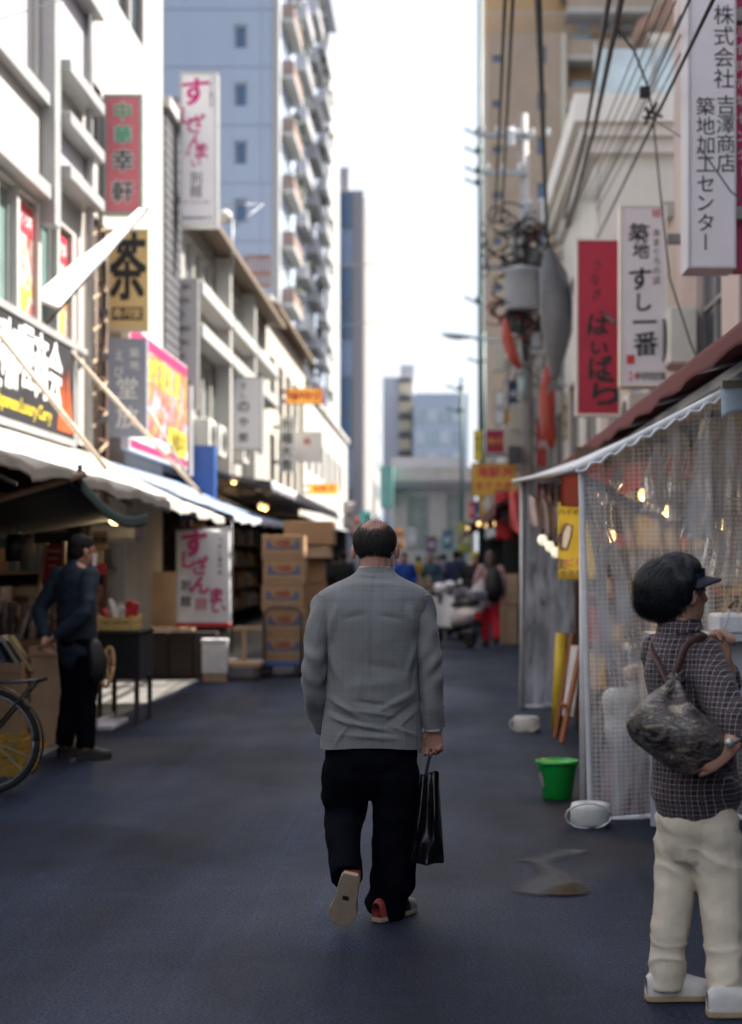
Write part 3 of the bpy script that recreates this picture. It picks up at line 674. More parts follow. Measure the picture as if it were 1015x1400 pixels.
sign('small_white_sign', 'small blank white wall sign near the orange neon sign', (402, 590, 440, 632), 47, wface, [('鮨', 420, 603, 9, 1, redink, 'v', .02)], fw=1, bracket=-4.6)
neon = M('neon_yellow', (.85, .5, .05), .4, .1, 8, emit=.25, emitc=(1, .5, .06))
sign('neon_sign', 'orange and yellow neon sign with red characters high over the left row', (391, 531, 441, 552), 44, neon, [('海鮮食堂', 397, 541, 14, 12, redink, 'h', .03)], fw=1.5, frame=redink, bracket=-4.6)
sign('oval_neon_sign', 'small yellow neon sign glowing at the end of the left awning', (423, 661, 462, 676), 52, neon, [('海鮮丼', 432, 668, 10, 11, redink, 'h', .02)], fw=.8, frame=M('neon_frame', (.8, .45, .05), .5, .1, 5), bracket=-4.6)
# hanging sushi banner under the awning
def banner(name, label, rect, Y, face, runs, hem=None, cat='banner'):
    x0, y0, x1, y1 = rect; a, b = W(x0, y1, Y), W(x1, y0, Y); t = thing(name, label, cat, ((a.x + b.x) / 2, Y, a.z))
    fn = lambda u, v: Vector((a.x + (b.x - a.x) * u + .012 * (1 - v), Y + .025 * math.sin(5 * u + 1.5 * v), a.z + (b.z - a.z) * v))
    m = MB(); m.sheet(fn, 14, 20, (0, .004, 0)); m.build('cloth', face, t, True)
    m = MB(); m.tube([(a.x - .03, Y, b.z + .015), (b.x + .03, Y, b.z + .015)], .012, 8); m.build('top_rod', dkgrey, t, True)
    m = MB(); m.tube([(b.x + .012, Y + .04, b.z + .1), (b.x + .012, Y + .04, a.z - .3)], .012, 8); m.build('side_pole', dkgrey, t, True)
    if hem:
        m = MB(); m.sheet(lambda u, v: fn(u, v * hem) + Vector((0, -.006, 0)), 14, 2, (0, .003, 0)); m.build('hem_band', redink, t, True)
    by = {}
    lettering(t, Y - .033, runs, .003)
    return t
banner('sushi_banner', 'hanging white cloth banner with magenta brush lettering below the awning', (240, 724, 315, 858), 18.6, wface,
       [('す', 265, 743, 36, 1, magenta, 'v', .04, 1, 1, .1), ('し', 256, 765, 24, 1, magenta, 'v', .04, 1, 1, .1), ('ざ', 272, 773, 24, 1, magenta, 'v', .03, 1, 1, .1), ('ん', 275, 800, 24, 1, magenta, 'v', .03, 1.1, 1, .1), ('ま', 297, 814, 22, 1, magenta, 'v', .04, 1, 1, .05),
        ('い', 301, 832, 20, 1, magenta, 'v', .02, 1.1, .7, .1), ('別館', 254, 800, 14, 22, ink, 'v', .02), ('回', 275, 826, 15, 1, redink, 'v', .02), ('つきじ喜代村', 301, 738, 7, 9, ink, 'v', .0)], hem=.05)
# ------------------------------------------------------------------ right side signs
rs_face = M('crimson_face', (.40, .016, .045), .5, .2, 1.5)
sign('company_sign', 'tall pale grey company sign with two columns of black characters', (941, -60, 1007, 366), 12.0, M('pale_lilac_face', (.66, .66, .72), .45, .05, 1.5),
     [('株式会社', 990, 20, 27, 29, ink, 'v', .0), ('吉澤商店', 993, 143, 26, 26.5, ink, 'v', .0), ('築地加工センター', 965, 145, 25, 26.5, ink, 'v', .0)], depth=.35, fw=3, frame=M('lilac_frame', (.5, .48, .52), .4, .1, 4), bracket=2.85)
sign('magenta_sign', 'magenta sign with white characters at the frame edge beside the company sign', (1008, -60, 1060, 366), 12.1, M('magenta_face', (.45, .02, .13), .5, .08, 2), [('東京食肉市場センター', 1016, 18, 17, 24, whitei, 'v', .0)], depth=.3, fw=0, bracket=2.85)
sign('sushi_shop_sign', 'white vertical sushi shop sign with black brush characters over the red awning', (848, 280, 913, 528), 17.0, M('lilac_white_face', (.68, .64, .68), .45, .06, 1.5),
     [('築', 875, 318, 25, 1, ink, 'v', .02, 1.05, 1, .1), ('地', 877, 342, 22, 1, ink, 'v', .02, 1, 1, .1), ('す', 877, 381, 32, 1, ink, 'v', .025, 1, 1, .08), ('し', 880, 413, 26, 1, ink, 'v', .025, 1, 1, .08), ('一', 881, 440, 32, 1, ink, 'v', .02, 1, 1, 0.03), ('番', 881, 470, 32, 1, ink, 'v', .02, 1, 1, .08),
      ('本まぐろの店', 898, 318, 11, 13, ink, 'v', .0), ('極', 898, 291, 12, 1, redink, 'v', .0), ('24', 863, 514, 14, 7, redink, 'h', .01, .8, 1.1), ('時間営業', 877, 514, 11, 10, ink, 'h', .005)], depth=.18, fw=2.2, frame=M('ivory_frame', (.72, .68, .58), .5, .1, 4), bracket=2.85)
m = MB(); m.box((GX(857, 17), 17.002, GZ(497, 17)), (GX(868, 17), 17.008, GZ(485, 17))); m.build('red_seal', redink, bpy.data.objects['sushi_shop_sign'])
sign('eel_sign', 'crimson vertical sign with black brush characters left of the white sushi sign', (787, 325, 850, 569), 19.0, rs_face,
     [('うなぎ', 817, 362, 17, 20, ink, 'v', .01, .8, 1, .15), ('は', 820, 444, 30, 1, ink, 'v', .035, 1, 1, .1), ('い', 823, 476, 26, 1, ink, 'v', .035, 1, .8, .1), ('ば', 823, 502, 32, 1, ink, 'v', .035, 1, 1, .1), ('ら', 826, 534, 42, 1, ink, 'v', .03, 1.2, 1, .1)], depth=.14, fw=3.5, frame=M('pale_frame', (.7, .66, .62), .5, .1, 4), bracket=2.85)
sign('seafood_sign', 'yellow sign with two rows of red characters over the far right stalls', (645, 633, 706, 678), 35, M('mustard_face', (.72, .42, .06), .5, .12, 2),
     [('海鮮丼', 660, 645, 16, 17, redink, 'h', .03), ('まぐろ丼', 656, 664, 12, 13, redink, 'h', .02)], fw=1.5, frame=M('dull_gold', (.4, .26, .08), .5, .1, 4), bracket=2.85)
sign('crimson_shop_sign', 'dark red shop sign above the yellow seafood sign', (664, 587, 702, 620), 42, M('dark_red_face', (.38, .015, .05), .5, .3, 2), [('味の市', 672, 603, 9, 10, yellowi, 'h', .01)], fw=1, bracket=2.85)
sign('navy_banner_sign', 'small navy hanging sign behind the utility pole', (695, 520, 707, 556), 40, M('navy_face', (.02, .03, .09), .5, .2, 3), [('酒', 701, 538, 9, 1, whitei, 'v', 0)], fw=0, bracket=2.85)
sign('slim_yellow_sign', 'slim yellow vertical sign left of the dark red shop sign', (648, 588, 659, 630), 50, M('slim_yellow', (.7, .55, .05), .5, .1, 3), [('寿司', 653, 600, 8, 12, ink, 'v', 0)], fw=0, bracket=2.85)
# ------------------------------------------------------------------ awnings
canvas_w = M('white_canvas', (.41, .39, .35), .85, .14, 3, bump=.5, bscale=9)
canvas_b = M('blue_grey_canvas', (.20, .26, .38), .8, .15, 3, bump=.3, bscale=10)
canvas_g = M('dark_green_canvas', (.018, .032, .028), .85, .2, 4, bump=.3, bscale=10)
canvas_d = M('charcoal_canvas', (.05, .05, .055), .85, .2, 4, bump=.3, bscale=10)
fascia = M('grey_fascia', (.52, .52, .55), .6, .15, 3)
maroon = M('maroon_canvas', (.11, .011, .014), .75, .25, 3, bump=.2, bscale=8)
def awning(name, label, Xw, zw, Xf, zf, y0, y1, mat, drop=.16, scallop=0, ruffle=.02, fmat=None, post=None, sag=.05, ny=60, zf1=None):
    zf1 = zf if zf1 is None else zf1
    t = thing(name, label, 'awning', (Xw, y0, zw)); rd = random.Random(name)
    ph = [rd.uniform(0, 6) for _ in range(4)]
    def top(u, v):
        y = y0 + (y1 - y0) * u; z = zw + (zf + (zf1 - zf) * u - zw) * v - sag * math.sin(math.pi * v)
        return Vector((Xw + (Xf - Xw) * v, y, z + ruffle * v * (math.sin(y * 4.1 + ph[0]) + .6 * math.sin(y * 9.3 + ph[1]) + .5 * math.sin(y * 2.1 + 4 * v + ph[2]))))
    m = MB(); m.sheet(top, ny, 10, .012); m.build('canopy', mat, t, True)
    sg = 1 if Xf > Xw else -1
    def val(u, v):
        p = top(u, 1); y = p.y
        dz = drop * (1 + (scallop * (abs(math.sin(y * 3.1)) - .5) if scallop else 0) + .15 * math.sin(y * 5 + ph[3]))
        return p + Vector((sg * (.012 + ruffle * 1.2 * v * math.sin(y * 11 + ph[1])), 0, -dz * v))
    m = MB(); m.sheet(val, ny, 4, (-sg * .006, 0, 0)); m.build('valance', fmat or mat, t, True)
    for k in range(int((y1 - y0) / 2) + 1):
        y = y0 + .1 + k * 2.0
        if y > y1: break
        m = MB(); m.tube([(Xw, y, zw - .06 - sag), (Xf - sg * .04, y, min(zf, zf1) - .06)], .018, 6); m.build('rafter', midgrey, t, True)
    m = MB(); m.tube([(Xf - sg * .03, y0, zf - .05), (Xf - sg * .03, y1, zf1 - .05)], .02, 8); m.build('front_rail', midgrey, t, True)
    if post:
        for y in post:
            m = MB(); m.tube([(Xf - sg * .05, y, 0), (Xf - sg * .05, y, zf - .05)], .022, 8); m.build('post', midgrey, t, True)
    return t
aw = awning('white_awning', 'sunlit ruffled white canvas awning running along the near left stalls', -4.48, 2.88, -2.85, 2.22, 8.5, 20.4, canvas_w, .10, 0, .018, zf1=2.08)
for i, (a, b) in enumerate((((-4.4, 14.6, 3.95), (-3.2, 14.9, 2.38)), ((-4.4, 18.45, 4.0), (-3.1, 20.2, 2.36)), ((-4.4, 22.0, 4.1), (-3.6, 22.2, 2.7)))):
    m = MB(); m.tube([a, b], .025, 8); m.build('stay_pole', M('pale_wood', (.6, .5, .4), .6, .2, 5), aw, True)
t = thing('dark_green_awning', 'dark green tarp canopy on a timber pole above the man with hands behind', 'awning', (-2.8, 12, 2))
c00, c10, c11, c01 = Vector((-2.78, 12.0, 2.14)), Vector((-4.45, 11.7, 1.62)), Vector((-4.45, 15.4, 1.75)), Vector((-2.86, 15.2, 1.97))
def tarp(u, v): return (c00 * (1 - u) + c10 * u) * (1 - v) + (c01 * (1 - u) + c11 * u) * v + Vector((0, 0, -.14 * math.sin(math.pi * v) * (1 - .4 * u)))
m = MB(); m.sheet(tarp, 16, 16, .008); m.build('canopy', canvas_g, t, True)
m = MB(); m.tube([c00 + Vector((.05, -.03, .03)), c10 + Vector((0, -.03, .01))], .028, 8); m.build('edge_pole', M('pole_timber', (.28, .2, .14), .6, .2, 5), t, True)
m = MB(); m.tube([c00 + Vector((.0, -.02, .1)), c00 + Vector((0, -.02, -.06))], .02, 8); m.build('pole_tip', dkgrey, t, True)
m = MB(); m.sheet(lambda u, v: tarp(0, v) + Vector((.006, 0, -.11 * u)), 3, 16, (.004, 0, 0)); m.build('valance', M('teal_canvas', (.03, .07, .065), .8, .2, 4), t, True)
awning('blue_awning', 'plain blue grey canvas awning beyond the white awning', -4.48, 2.85, -2.78, 2.1, 20.9, 30, canvas_b, .08, 0, .012, fascia, zf1=2.16)
awning('long_dark_awning', 'long dark awning with pale fascia running down the left row', -4.48, 3.25, -2.95, 2.9, 27.2, 50, canvas_d, .22, 0, .008, fascia)
m = MB(); m.box((-4.6, 26.9, 2.2), (-3.9, 27.15, 3.5)); m.build('end_panel', M('blue_paint', (.03, .10, .32), .5, .12, 3), bpy.data.objects['long_dark_awning'], label='flat blue end panel')
awning('far_left_awning', 'grey striped awning at the far end of the left stalls', -4.48, 3.0, -2.6, 2.35, 50.5, 62, M('stripe_canvas', (.3, .31, .34), .8, .2, 2), .2, 0, .01, fascia)
awning('maroon_awning', 'maroon awning sloping above the plastic curtained stall', 2.78, 3.05, 1.55, 2.72, 7.4, 24, maroon, .12, 0, .004)
m = MB(); m.box((1.7, 7.4, 2.56), (1.76, 24, 2.62)); m.build('trim_board', fascia, bpy.data.objects['maroon_awning'])
awning('far_red_awning', 'dark red awning over the far right stalls', 2.78, 3.3, 1.0, 2.5, 27, 40, maroon, .25, 0, .01)
awning('far_brown_awning', 'brown awning deepest in the right row', 2.78, 3.2, .8, 2.45, 41, 60, M('brown_canvas', (.09, .05, .045), .8, .2, 3), .25, 0, .01)
# ------------------------------------------------------------------ curtained stall on the right
def vinyl(key, haze, cell=.028):
    m = bpy.data.materials.new(key); m.use_nodes = True; t = m.node_tree; t.nodes.clear(); N = lambda k: t.nodes.new(k); L = t.links.new
    uv = N('ShaderNodeTexCoord'); sp = N('ShaderNodeSeparateXYZ'); L(uv.outputs['UV'], sp.inputs[0])
    def line(o):
        a = N('ShaderNodeMath'); a.operation = 'DIVIDE'; a.inputs[1].default_value = cell; L(o, a.inputs[0])
        f = N('ShaderNodeMath'); f.operation = 'FRACT'; L(a.outputs[0], f.inputs[0])
        g = N('ShaderNodeMath'); g.operation = 'LESS_THAN'; g.inputs[1].default_value = .085; L(f.outputs[0], g.inputs[0]); return g.outputs[0]
    mx = N('ShaderNodeMath'); mx.operation = 'MAXIMUM'; L(line(sp.outputs[0]), mx.inputs[0]); L(line(sp.outputs[1]), mx.inputs[1])
    tr = N('ShaderNodeBsdfTransparent'); tr.inputs[0].default_value = (.93, .93, .94, 1)
    gl = N('ShaderNodeBsdfGlossy'); gl.inputs['Roughness'].default_value = .22; gl.inputs[0].default_value = (.9, .9, .92, 1)
    df = N('ShaderNodeBsdfDiffuse'); df.inputs[0].default_value = (.72, .76, .84, 1)
    tl = N('ShaderNodeBsdfTranslucent'); tl.inputs[0].default_value = (.72, .76, .84, 1)
    fr = N('ShaderNodeFresnel'); fr.inputs[0].default_value = 1.55
    no = N('ShaderNodeTexNoise'); no.inputs['Scale'].default_value = 4.5; no.inputs['Detail'].default_value = 5; no.inputs['Distortion'].default_value = .5
    sm = N('ShaderNodeMapping'); sm.inputs['Scale'].default_value = (2.2, 1, .55); sm.inputs['Rotation'].default_value = (0, .12, 0); L(uv.outputs['Object'], sm.inputs[0]); L(sm.outputs[0], no.inputs['Vector'])
    mr = N('ShaderNodeMapRange'); mr.inputs[1].default_value = .35; mr.inputs[2].default_value = .75; mr.inputs[3].default_value = haze * .3; mr.inputs[4].default_value = min(.95, haze * 2.3); L(no.outputs[0], mr.inputs[0])  # uneven milkiness; its brightest streaks are highlights painted into the plastic
    dt = N('ShaderNodeMixShader'); dt.inputs[0].default_value = .5; L(df.outputs[0], dt.inputs[1]); L(tl.outputs[0], dt.inputs[2])
    a = N('ShaderNodeMixShader'); L(fr.outputs[0], a.inputs[0]); L(tr.outputs[0], a.inputs[1]); L(gl.outputs[0], a.inputs[2])
    b = N('ShaderNodeMixShader'); L(mr.outputs[0], b.inputs[0]); L(a.outputs[0], b.inputs[1]); L(dt.outputs[0], b.inputs[2])
    c = N('ShaderNodeMixShader'); L(mx.outputs[0], c.inputs[0]); L(b.outputs[0], c.inputs[1]); L(dt.outputs[0], c.inputs[2])
    o = N('ShaderNodeOutputMaterial'); L(c.outputs[0], o.inputs[0]); return m
V1 = vinyl('gridded_vinyl', .38); V2 = vinyl('gridded_vinyl_far', .42); V3 = vinyl('bunched_vinyl', .5)
hemw = M('white_hem', (.72, .72, .75), .5, .12, 12)
def curtain(name, label, xl_top, xl_bot, xr, z_bot, ztop, Y, mat, folds, weight):
    t = thing(name, label, 'curtain', (xl_bot, Y, 0))
    def fn(u, v):
        xl = xl_bot + (xl_top - xl_bot) * v; x = xl + (xr - xl) * u; zt = ztop(x)
        d = 0
        for (cx, cs, wd, amp) in folds:      # gathered folds fanning down from the tie points
            q = (x - (cx + cs * (1 - v))) / wd; d += amp * math.exp(-q * q) * (.35 + .65 * math.sin(math.pi * min(1, .15 + .85 * v)))
        d += .012 * math.sin(9 * x + 3 * v) + .008 * math.sin(23 * x - 5 * v)
        return Vector((x, Y + d, z_bot + (zt - z_bot) * v + .008 * math.sin(12 * x) * (1 - v)))
    m = MB(); m.sheet(fn, 120, 110, 0, lambda u, v: ((xl_bot + (xr - xl_bot) * u), v * (ztop(xl_bot + (xr - xl_bot) * u) - z_bot))); m.build('vinyl_sheet', mat, t, True)
    m = MB(); m.sheet(lambda u, v: fn(u * .022 - .004, v) + Vector((0, -.006, 0)), 2, 60, (0, .012, 0)); m.build('side_hem', hemw, t, True)
    m = MB(); m.sheet(lambda u, v: fn(u, v * .018 - .002) + Vector((0, -.007, 0)), 60, 2, (0, .013, 0)); m.build('bottom_hem', hemw, t, True)
    return t
def gathered(parent, pa, pb, Y, w0, w1, seed):
    A_, B_ = W(*pa, Y), W(*pb, Y); rd = random.Random(seed); ph = rd.uniform(0, 6)
    def fn(u, v):
        c = A_.lerp(B_, v); w_ = w0 + (w1 - w0) * v
        return c + Vector(((u - .5) * w_ + .012 * math.sin(9 * v + ph), .035 * math.sin(u * 21 + ph + 2 * v) + .012 * noise.noise(Vector((u * 6, v * 12, seed))), 0))
    m = MB(); m.sheet(fn, 40, 26, 0, lambda u, v: (u * .3, v * .5)); m.build('gathered_strip', V3, parent, True)
ztop1 = lambda x: 2.02 + (x - .82) * .51
ztop2 = lambda x: 2.30 + (x - .82) * .3
NC = curtain('near_vinyl_curtain', 'clear plastic curtain with white grid hanging beside the woman', GX(792, 8.96), GX(806, 8.96), 2.35, GZ(1124, 8.96), ztop1, 8.96, V1,
        [(.95, .75, .05, .07), (1.0, .38, .03, .09), (1.1, .12, .03, .07), (1.2, .3, .025, -.06), (1.45, -.06, .04, .10), (1.56, .05, .035, -.08), (1.68, -.05, .03, .07), (1.78, -.12, .04, .11), (1.92, -.16, .035, -.08), (2.1, -.1, .05, .09)], True)
for i_, (pa_, pb_, w0_, w1_) in enumerate((((848, 640), (830, 690), .05, .16), ((905, 606), (892, 700), .10, .14), ((932, 592), (925, 712), .10, .12), ((972, 572), (955, 735), .12, .2), ((1000, 560), (985, 800), .12, .26), ((808, 665), (880, 900), .05, .12), ((800, 665), (845, 940), .04, .1))): gathered(NC, pa_, pb_, 9.06 + .03 * (i_ % 3), w0_, w1_, i_)
curtain('far_vinyl_curtain', 'far clear plastic curtain with white hem ending above the sandwich board', GX(715, 15.7), GX(711, 15.7), 2.4, GZ(968, 15.7), ztop2, 15.7, V2, [(1.1, .1, .08, .05), (1.5, -.1, .1, .06)], True)
aw2 = thing('stall_roof', 'white tarp roof edge sloping over the curtained stall', 'awning', (.85, 9, 2))
def rf(u, v):
    Y = 8.94 + (15.9 - 8.94) * v; x = .79 + (2.5 - .79) * u; z = (1 - v) * (ztop1(x) + .03) + v * (ztop2(x) + .03)
    return Vector((x, Y, z + .02 * math.sin(Y * 2.3) * u))
m = MB(); m.sheet(rf, 20, 30, .01); m.build('tarp', M('white_tarp', (.74, .74, .76), .5, .1, 4), aw2, True)
m = MB(); m.tube([rf(u / 16, 0) + Vector((0, -.03, -.01)) for u in range(17)], .022, 8); m.build('front_pipe', hemw, aw2, True)
m = MB(); m.tube([rf(u / 60, 0) + Vector((0, -.05 + .012 * math.sin(u * 1.9), -.035 + .014 * math.cos(u * 1.9))) for u in range(61)], .011, 6); m.build('lashing_rope', hemw, aw2, True)
m = MB(); m.tube([rf(0, v / 12) + Vector((-.02, 0, -.01)) for v in range(13)], .02, 8); m.build('eave_pipe', hemw, aw2, True)
for xx, yy, zz in ((.84, 9.02, 2.0), (.84, 15.62, 2.28), (2.42, 9.02, 2.75)):
    m = MB(); m.tube([(xx, yy, 0), (xx, yy, zz)], .02, 8); m.build('post', hemw, aw2, True)
m = MB(); m.sheet(lambda u, v: Vector((1.62 + .5 * u, 8.86 - .02 * math.sin(6 * u), ztop1(1.62 + .5 * u) + .06 - .18 * v - .05 * u * v + .01 * math.sin(17 * u))), 14, 6, (0, .004, 0)); m.build('patch_cloth', M('pale_blue_cloth', (.42, .52, .63), .8, .15, 9, bump=.3), aw2, True)
m = MB(); m.box((1.62, 8.83, ztop1(1.62) + .06), (2.2, 8.87, ztop1(1.62) + .1)); m.build('patch_rod', M('olive_rod', (.25, .22, .15), .5, .3, 20), aw2)
m = MB(); m.tube([(.86, 9.1, 1.98), (1.25, 9.4, 1.80), (1.9, 9.9, 1.56), (2.4, 10.2, 1.36)], .025, 8); m.build('brace_pipe', M('blue_steel', (.12, .19, .27), .4, .2, 8, metal=.4), aw2, True)
m = MB(); m.box((.87, 9.0, 1.9), (2.3, 9.015, 1.93)); 
# stall contents
st = thing('stall_back_panel', 'brown panelled back of the curtained stall', 'panel', (2.6, 12, 0))
m = MB(); m.box((2.55, 8.9, 0), (2.6, 16, 2.7)); m.build('board', M('stall_brown', (.16, .10, .075), .7, .3, 3), st)
for yy in range(9, 16):
    m = MB(); m.box((2.52, yy, .02), (2.548, yy + .08, 2.68)); m.build('batten', brown, st)
m = MB(); m.box((1.2, 13.6, .0), (2.5, 13.65, 2.5)); tag(m.build('stall_partition', M('stall_dark', (.10, .055, .04), .7, .4, 4)), 'dark partition inside the curtained stall', 'panel')
m = MB(); m.sheet(lambda u, v: Vector((.9 + 1.5 * u, 11.4 + .03 * math.sin(14 * u), 2.12 + .3 * u - .22 * v - .05 * math.sin(9 * u) * v)), 40, 6, (0, .005, 0)); tag(m.build('maroon_curtain', M('deep_maroon', (.10, .012, .016), .8, .3, 4), smooth=True), 'maroon cloth hanging inside the curtained stall', 'curtain')
tb = thing('stall_counter', 'white topped counter with dark skirt inside the curtained stall', 'counter', (1.8, 10, 0))
m = MB(); m.box((1.33, 9.25, .86), (2.45, 11.2, .9)); m.build('top', hemw, tb)
m = MB(); m.box((1.36, 9.3, .5), (2.4, 11.15, .857)); m.build('skirt', M('grey_cloth', (.4, .4, .43), .8, .15, 5), tb)
for xx in (1.38, 2.36):
    for yy in (9.32, 11.1):
        m = MB(); m.box((xx - .02, yy - .02, 0), (xx + .02, yy + .02, .5)); m.build('leg', midgrey, tb)
t = thing('white_side_table', 'pale metal table leg and panel beside the woman', 'table', (1.3, 8.7, 0))
m = MB(); m.box((GX(891, 8.6), 8.6, .02), (GX(902, 8.6), 8.64, 1.05)); m.build('leg', M('pale_metal', (.5, .52, .56), .4, .1, 5), t)
m = MB(); m.box((GX(891, 8.6), 8.58, 1.05), (2.4, 8.95, 1.09)); m.build('top', M('pale_metal'), t)
m = MB(); m.box((GX(903, 8.6), 8.7, .62), (2.4, 8.72, 1.04)); m.build('apron', M('pale_metal'), t)
m = MB(); m.box((2.1, 8.6, .02), (2.15, 8.64, 1.05)); m.build('leg', M('pale_metal'), t)
t = thing('white_tray', 'white tray with skewers standing on the pale table', 'tray', (1.95, 8.6, 1.1))
m = MB(); m.box((1.55, 8.6, 1.092), (2.2, 8.9, 1.2)); bevel(m.build('tray', hemw, t), .02)
for i in range(6):
    m = MB(); m.bar((1.6 + i * .08, 8.7, 1.2), (1.64 + i * .08, 8.68, 1.34), .012); m.build('skewer', M('bamboo', (.5, .35, .18), .6, .2, 9), t)
ply_ = M('shelf_wood', (.32, .19, .1), .6, .25, 4); crate_red = M('red_crate', (.28, .03, .03), .5, .2, 8)
def crate(name, label, lo, hi, mat, group=None, slots=3, cat='crate'):
    t = thing(name, label, cat, lo, group); (a, b, c), (d, e, g) = lo, hi; h = g - c
    m = MB(); m.box((a, b, c), (d, e, c + .02)); m.build('base', mat, t)
    for k in range(slots):
        z0 = c + .02 + (h - .02) * k / slots; z1 = z0 + (h - .02) / slots * .72
        m = MB(); m.box((a, b, z0), (d, b + .018, z1)); m.build('slat', mat, t)
        m = MB(); m.box((a, e - .018, z0), (d, e, z1)); m.build('slat', mat, t)
        m = MB(); m.box((a, b + .02, z0), (a + .018, e - .02, z1)); m.build('slat', mat, t)
        m = MB(); m.box((d - .018, b + .02, z0), (d, e - .02, z1)); m.build('slat', mat, t)
    for xx in (a - .003, d - .027):
        for yy in (b - .003, e - .027):
            m = MB(); m.box((xx, yy, c), (xx + .03, yy + .03, g + .002)); m.build('corner_post', mat, t)
    return t
for i, (lo, hi, lb) in enumerate((((1.02, 9.2, .0), (1.5, 9.6, .3), 'red plastic crate on the ground under the near plastic curtain'), ((1.53, 9.25, .0), (2.0, 9.65, .3), 'red plastic crate beside the first one, under the counter'))):
    crate('red_crate', lb, lo, hi, crate_red, 'red crates behind the curtain')
t = thing('white_sack', 'pale sack full of wrapped goods on the red crates', 'sack', (1.2, 9.4, .31))
m = MB(); m.tube([(1.2, 9.42, .36), (1.19, 9.42, .5), (1.2, 9.42, .66), (1.22, 9.42, .74)], [(.16, .13), (.19, .16), (.2, .17), (.14, .12)], 14, ref=(1, 0, 0), dome=True)
o = m.build('bag', M('sack_white', (.66, .66, .68), .6, .15, 8, bump=.5, bscale=14), t); remesh(o, .02, 2, .5, lambda p: .03 * noise.noise(p * 7))
m = MB(); m.ell((1.24, 9.42, .8), .15, .12, .07); o = m.build('wrapped_goods', M('pink_wrap', (.6, .42, .40), .6, .35, 14), t, True)
sh = thing('stall_shelf', 'crowded shelf of jars packets and boxes lit inside the curtained stall', 'shelf', (1.7, 12.6, 0)); rd = random.Random(8)
for k in range(5):
    z = .45 + .38 * k; m = MB(); m.box((1.18, 12.5, z), (2.48, 12.85, z + .025)); m.build('board', ply_, sh)
    x_ = 1.2
    while x_ < 2.4:
        w_ = rd.uniform(.06, .2); h_ = rd.uniform(.1, .3); cm = rd.choice([M('jar_amber', (.42, .22, .06), .3, .3, 9), M('packet_cream', (.62, .55, .42), .5, .25, 9), M('packet_crimson', (.42, .04, .04), .4, .2, 9), M('jar_dark', (.05, .03, .025), .3, .3, 9), M('packet_gold', (.6, .42, .08), .4, .2, 9), M('packet_pale', (.62, .62, .62), .4, .2, 9)])
        m = MB()
        if rd.random() < .4: m.lathe((x_ + w_ / 2, 12.6, z + .026), [(w_ * .46, 0), (w_ * .5, .02), (w_ * .5, h_ * .75), (w_ * .3, h_ * .85), (w_ * .32, h_)], 12)
        else: m.box((x_, 12.52, z + .026), (x_ + w_ * .94, 12.75, z + .026 + h_))
        m.build('jar' if len(m.v) > 8 else 'packet', cm, sh); x_ += w_ + rd.uniform(.0, .05)
# bulbs inside
warm = M('warm_bulb', (1, .75, .4), .3, 0, emit=.8, emitc=(1, .62, .25))
cool = M('white_globe', (.95, .9, .8), .3, 0, emit=.22, emitc=(1, .9, .7))
def bulb(label, c, r=.045, mat=None, cord=.2, group='bulbs', power=0):
    t = thing('light_bulb', label, 'lamp', c, group); c = Vector(c)
    m = MB(); m.ell(c, r, r, r * 1.15, nu=12, nv=8); m.build('glass', mat or warm, t, True)
    m = MB(); m.tube([c + Vector((0, 0, r)), c + Vector((0, 0, r + .05))], r * .45, 8); m.build('socket', dkgrey, t, True)
    m = MB(); m.tube([c + Vector((0, 0, r + .05)), c + Vector((0, 0, r + .05 + cord))], .006, 5); m.build('cord', dkgrey, t)
    if power > 0:
        l = bpy.data.lights.new('bulb_light', 'POINT'); l.energy = power; l.color = (1, .68, .36); l.shadow_soft_size = .06
        lo = bpy.data.objects.new('bulb_light', l); C.objects.link(lo); lo.parent = t; lo.location = (0, 0, -r - .03)
for i, (px, py, Y, lb) in enumerate(((835, 732, 10.5, 'warm bulb glowing lowest behind the near curtain by the yellow poster'), (880, 676, 10.8, 'warm bulb glowing under the blue brace pipe'), (912, 698, 11.0, 'warm bulb glowing in the middle of the curtained stall'), (985, 716, 11.0, 'warm bulb glowing nearest the picture edge in the curtained stall'))):
    bulb(lb, W(px, py, Y), .038, cord=.3, group='bulbs inside the curtained stall', power=3)
for i, (px, py) in enumerate(((742, 738), (752, 747), (760, 755))):
    bulb('round white globe lamp beside the yellow poster, %s of the string' % ('top' if i == 0 else 'middle' if i == 1 else 'lowest'), W(px, py, 13.0), .042, cool, .12, 'white globes on the string')
t = thing('beer_poster', 'yellow hanging poster with a beer mug drawing behind the curtain edge', 'poster', W(790, 790, 12.2))
a, b = W(763, 792, 12.2), W(815, 686, 12.2)
m = MB(); m.sheet(lambda u, v: Vector((a.x + (b.x - a.x) * u, 12.2 + .03 * math.sin(4 * u), a.z + (b.z - a.z) * v - .04 * u * (1 - v) * 0)), 10, 8, (0, .003, 0)); m.build('sheet', M('poster_yellow', (.74, .62, .07), .55, .08, 4), t, True)
m = MB(); P0 = lambda px, py: W(px, py, 12.16)
m.prism([P0(769, 730), P0(774, 717), P0(782, 720), P0(780, 733), P0(775, 750), P0(768, 746)], (0, .003, 0)); m.build('mug_print', whitei, t)
m = MB(); m.tube([P0(767, 750), P0(769, 729), P0(775, 716), P0(783, 719), P0(781, 735), P0(775, 752), P0(767, 750)], .008, 4); m.tube([P0(767, 742), P0(764, 738), P0(766, 731), P0(769, 730)], .008, 4); m.build('mug_outline', purplei, t)
lettering(t, 12.15, [('ハイボール', 768, 700, 9, 10, ink, 'h', .02), ('生', 768, 770, 14, 1, purplei, 'v', .03), ('ビール', 780, 768, 11, 10, magenta, 'h', .02), ('居酒屋', 771, 783, 8, 10, purplei, 'h', .01)], .002)
t = thing('striped_valance', 'red and white striped cloth gathered under the stall roof', 'cloth', W(750, 680, 14.5))
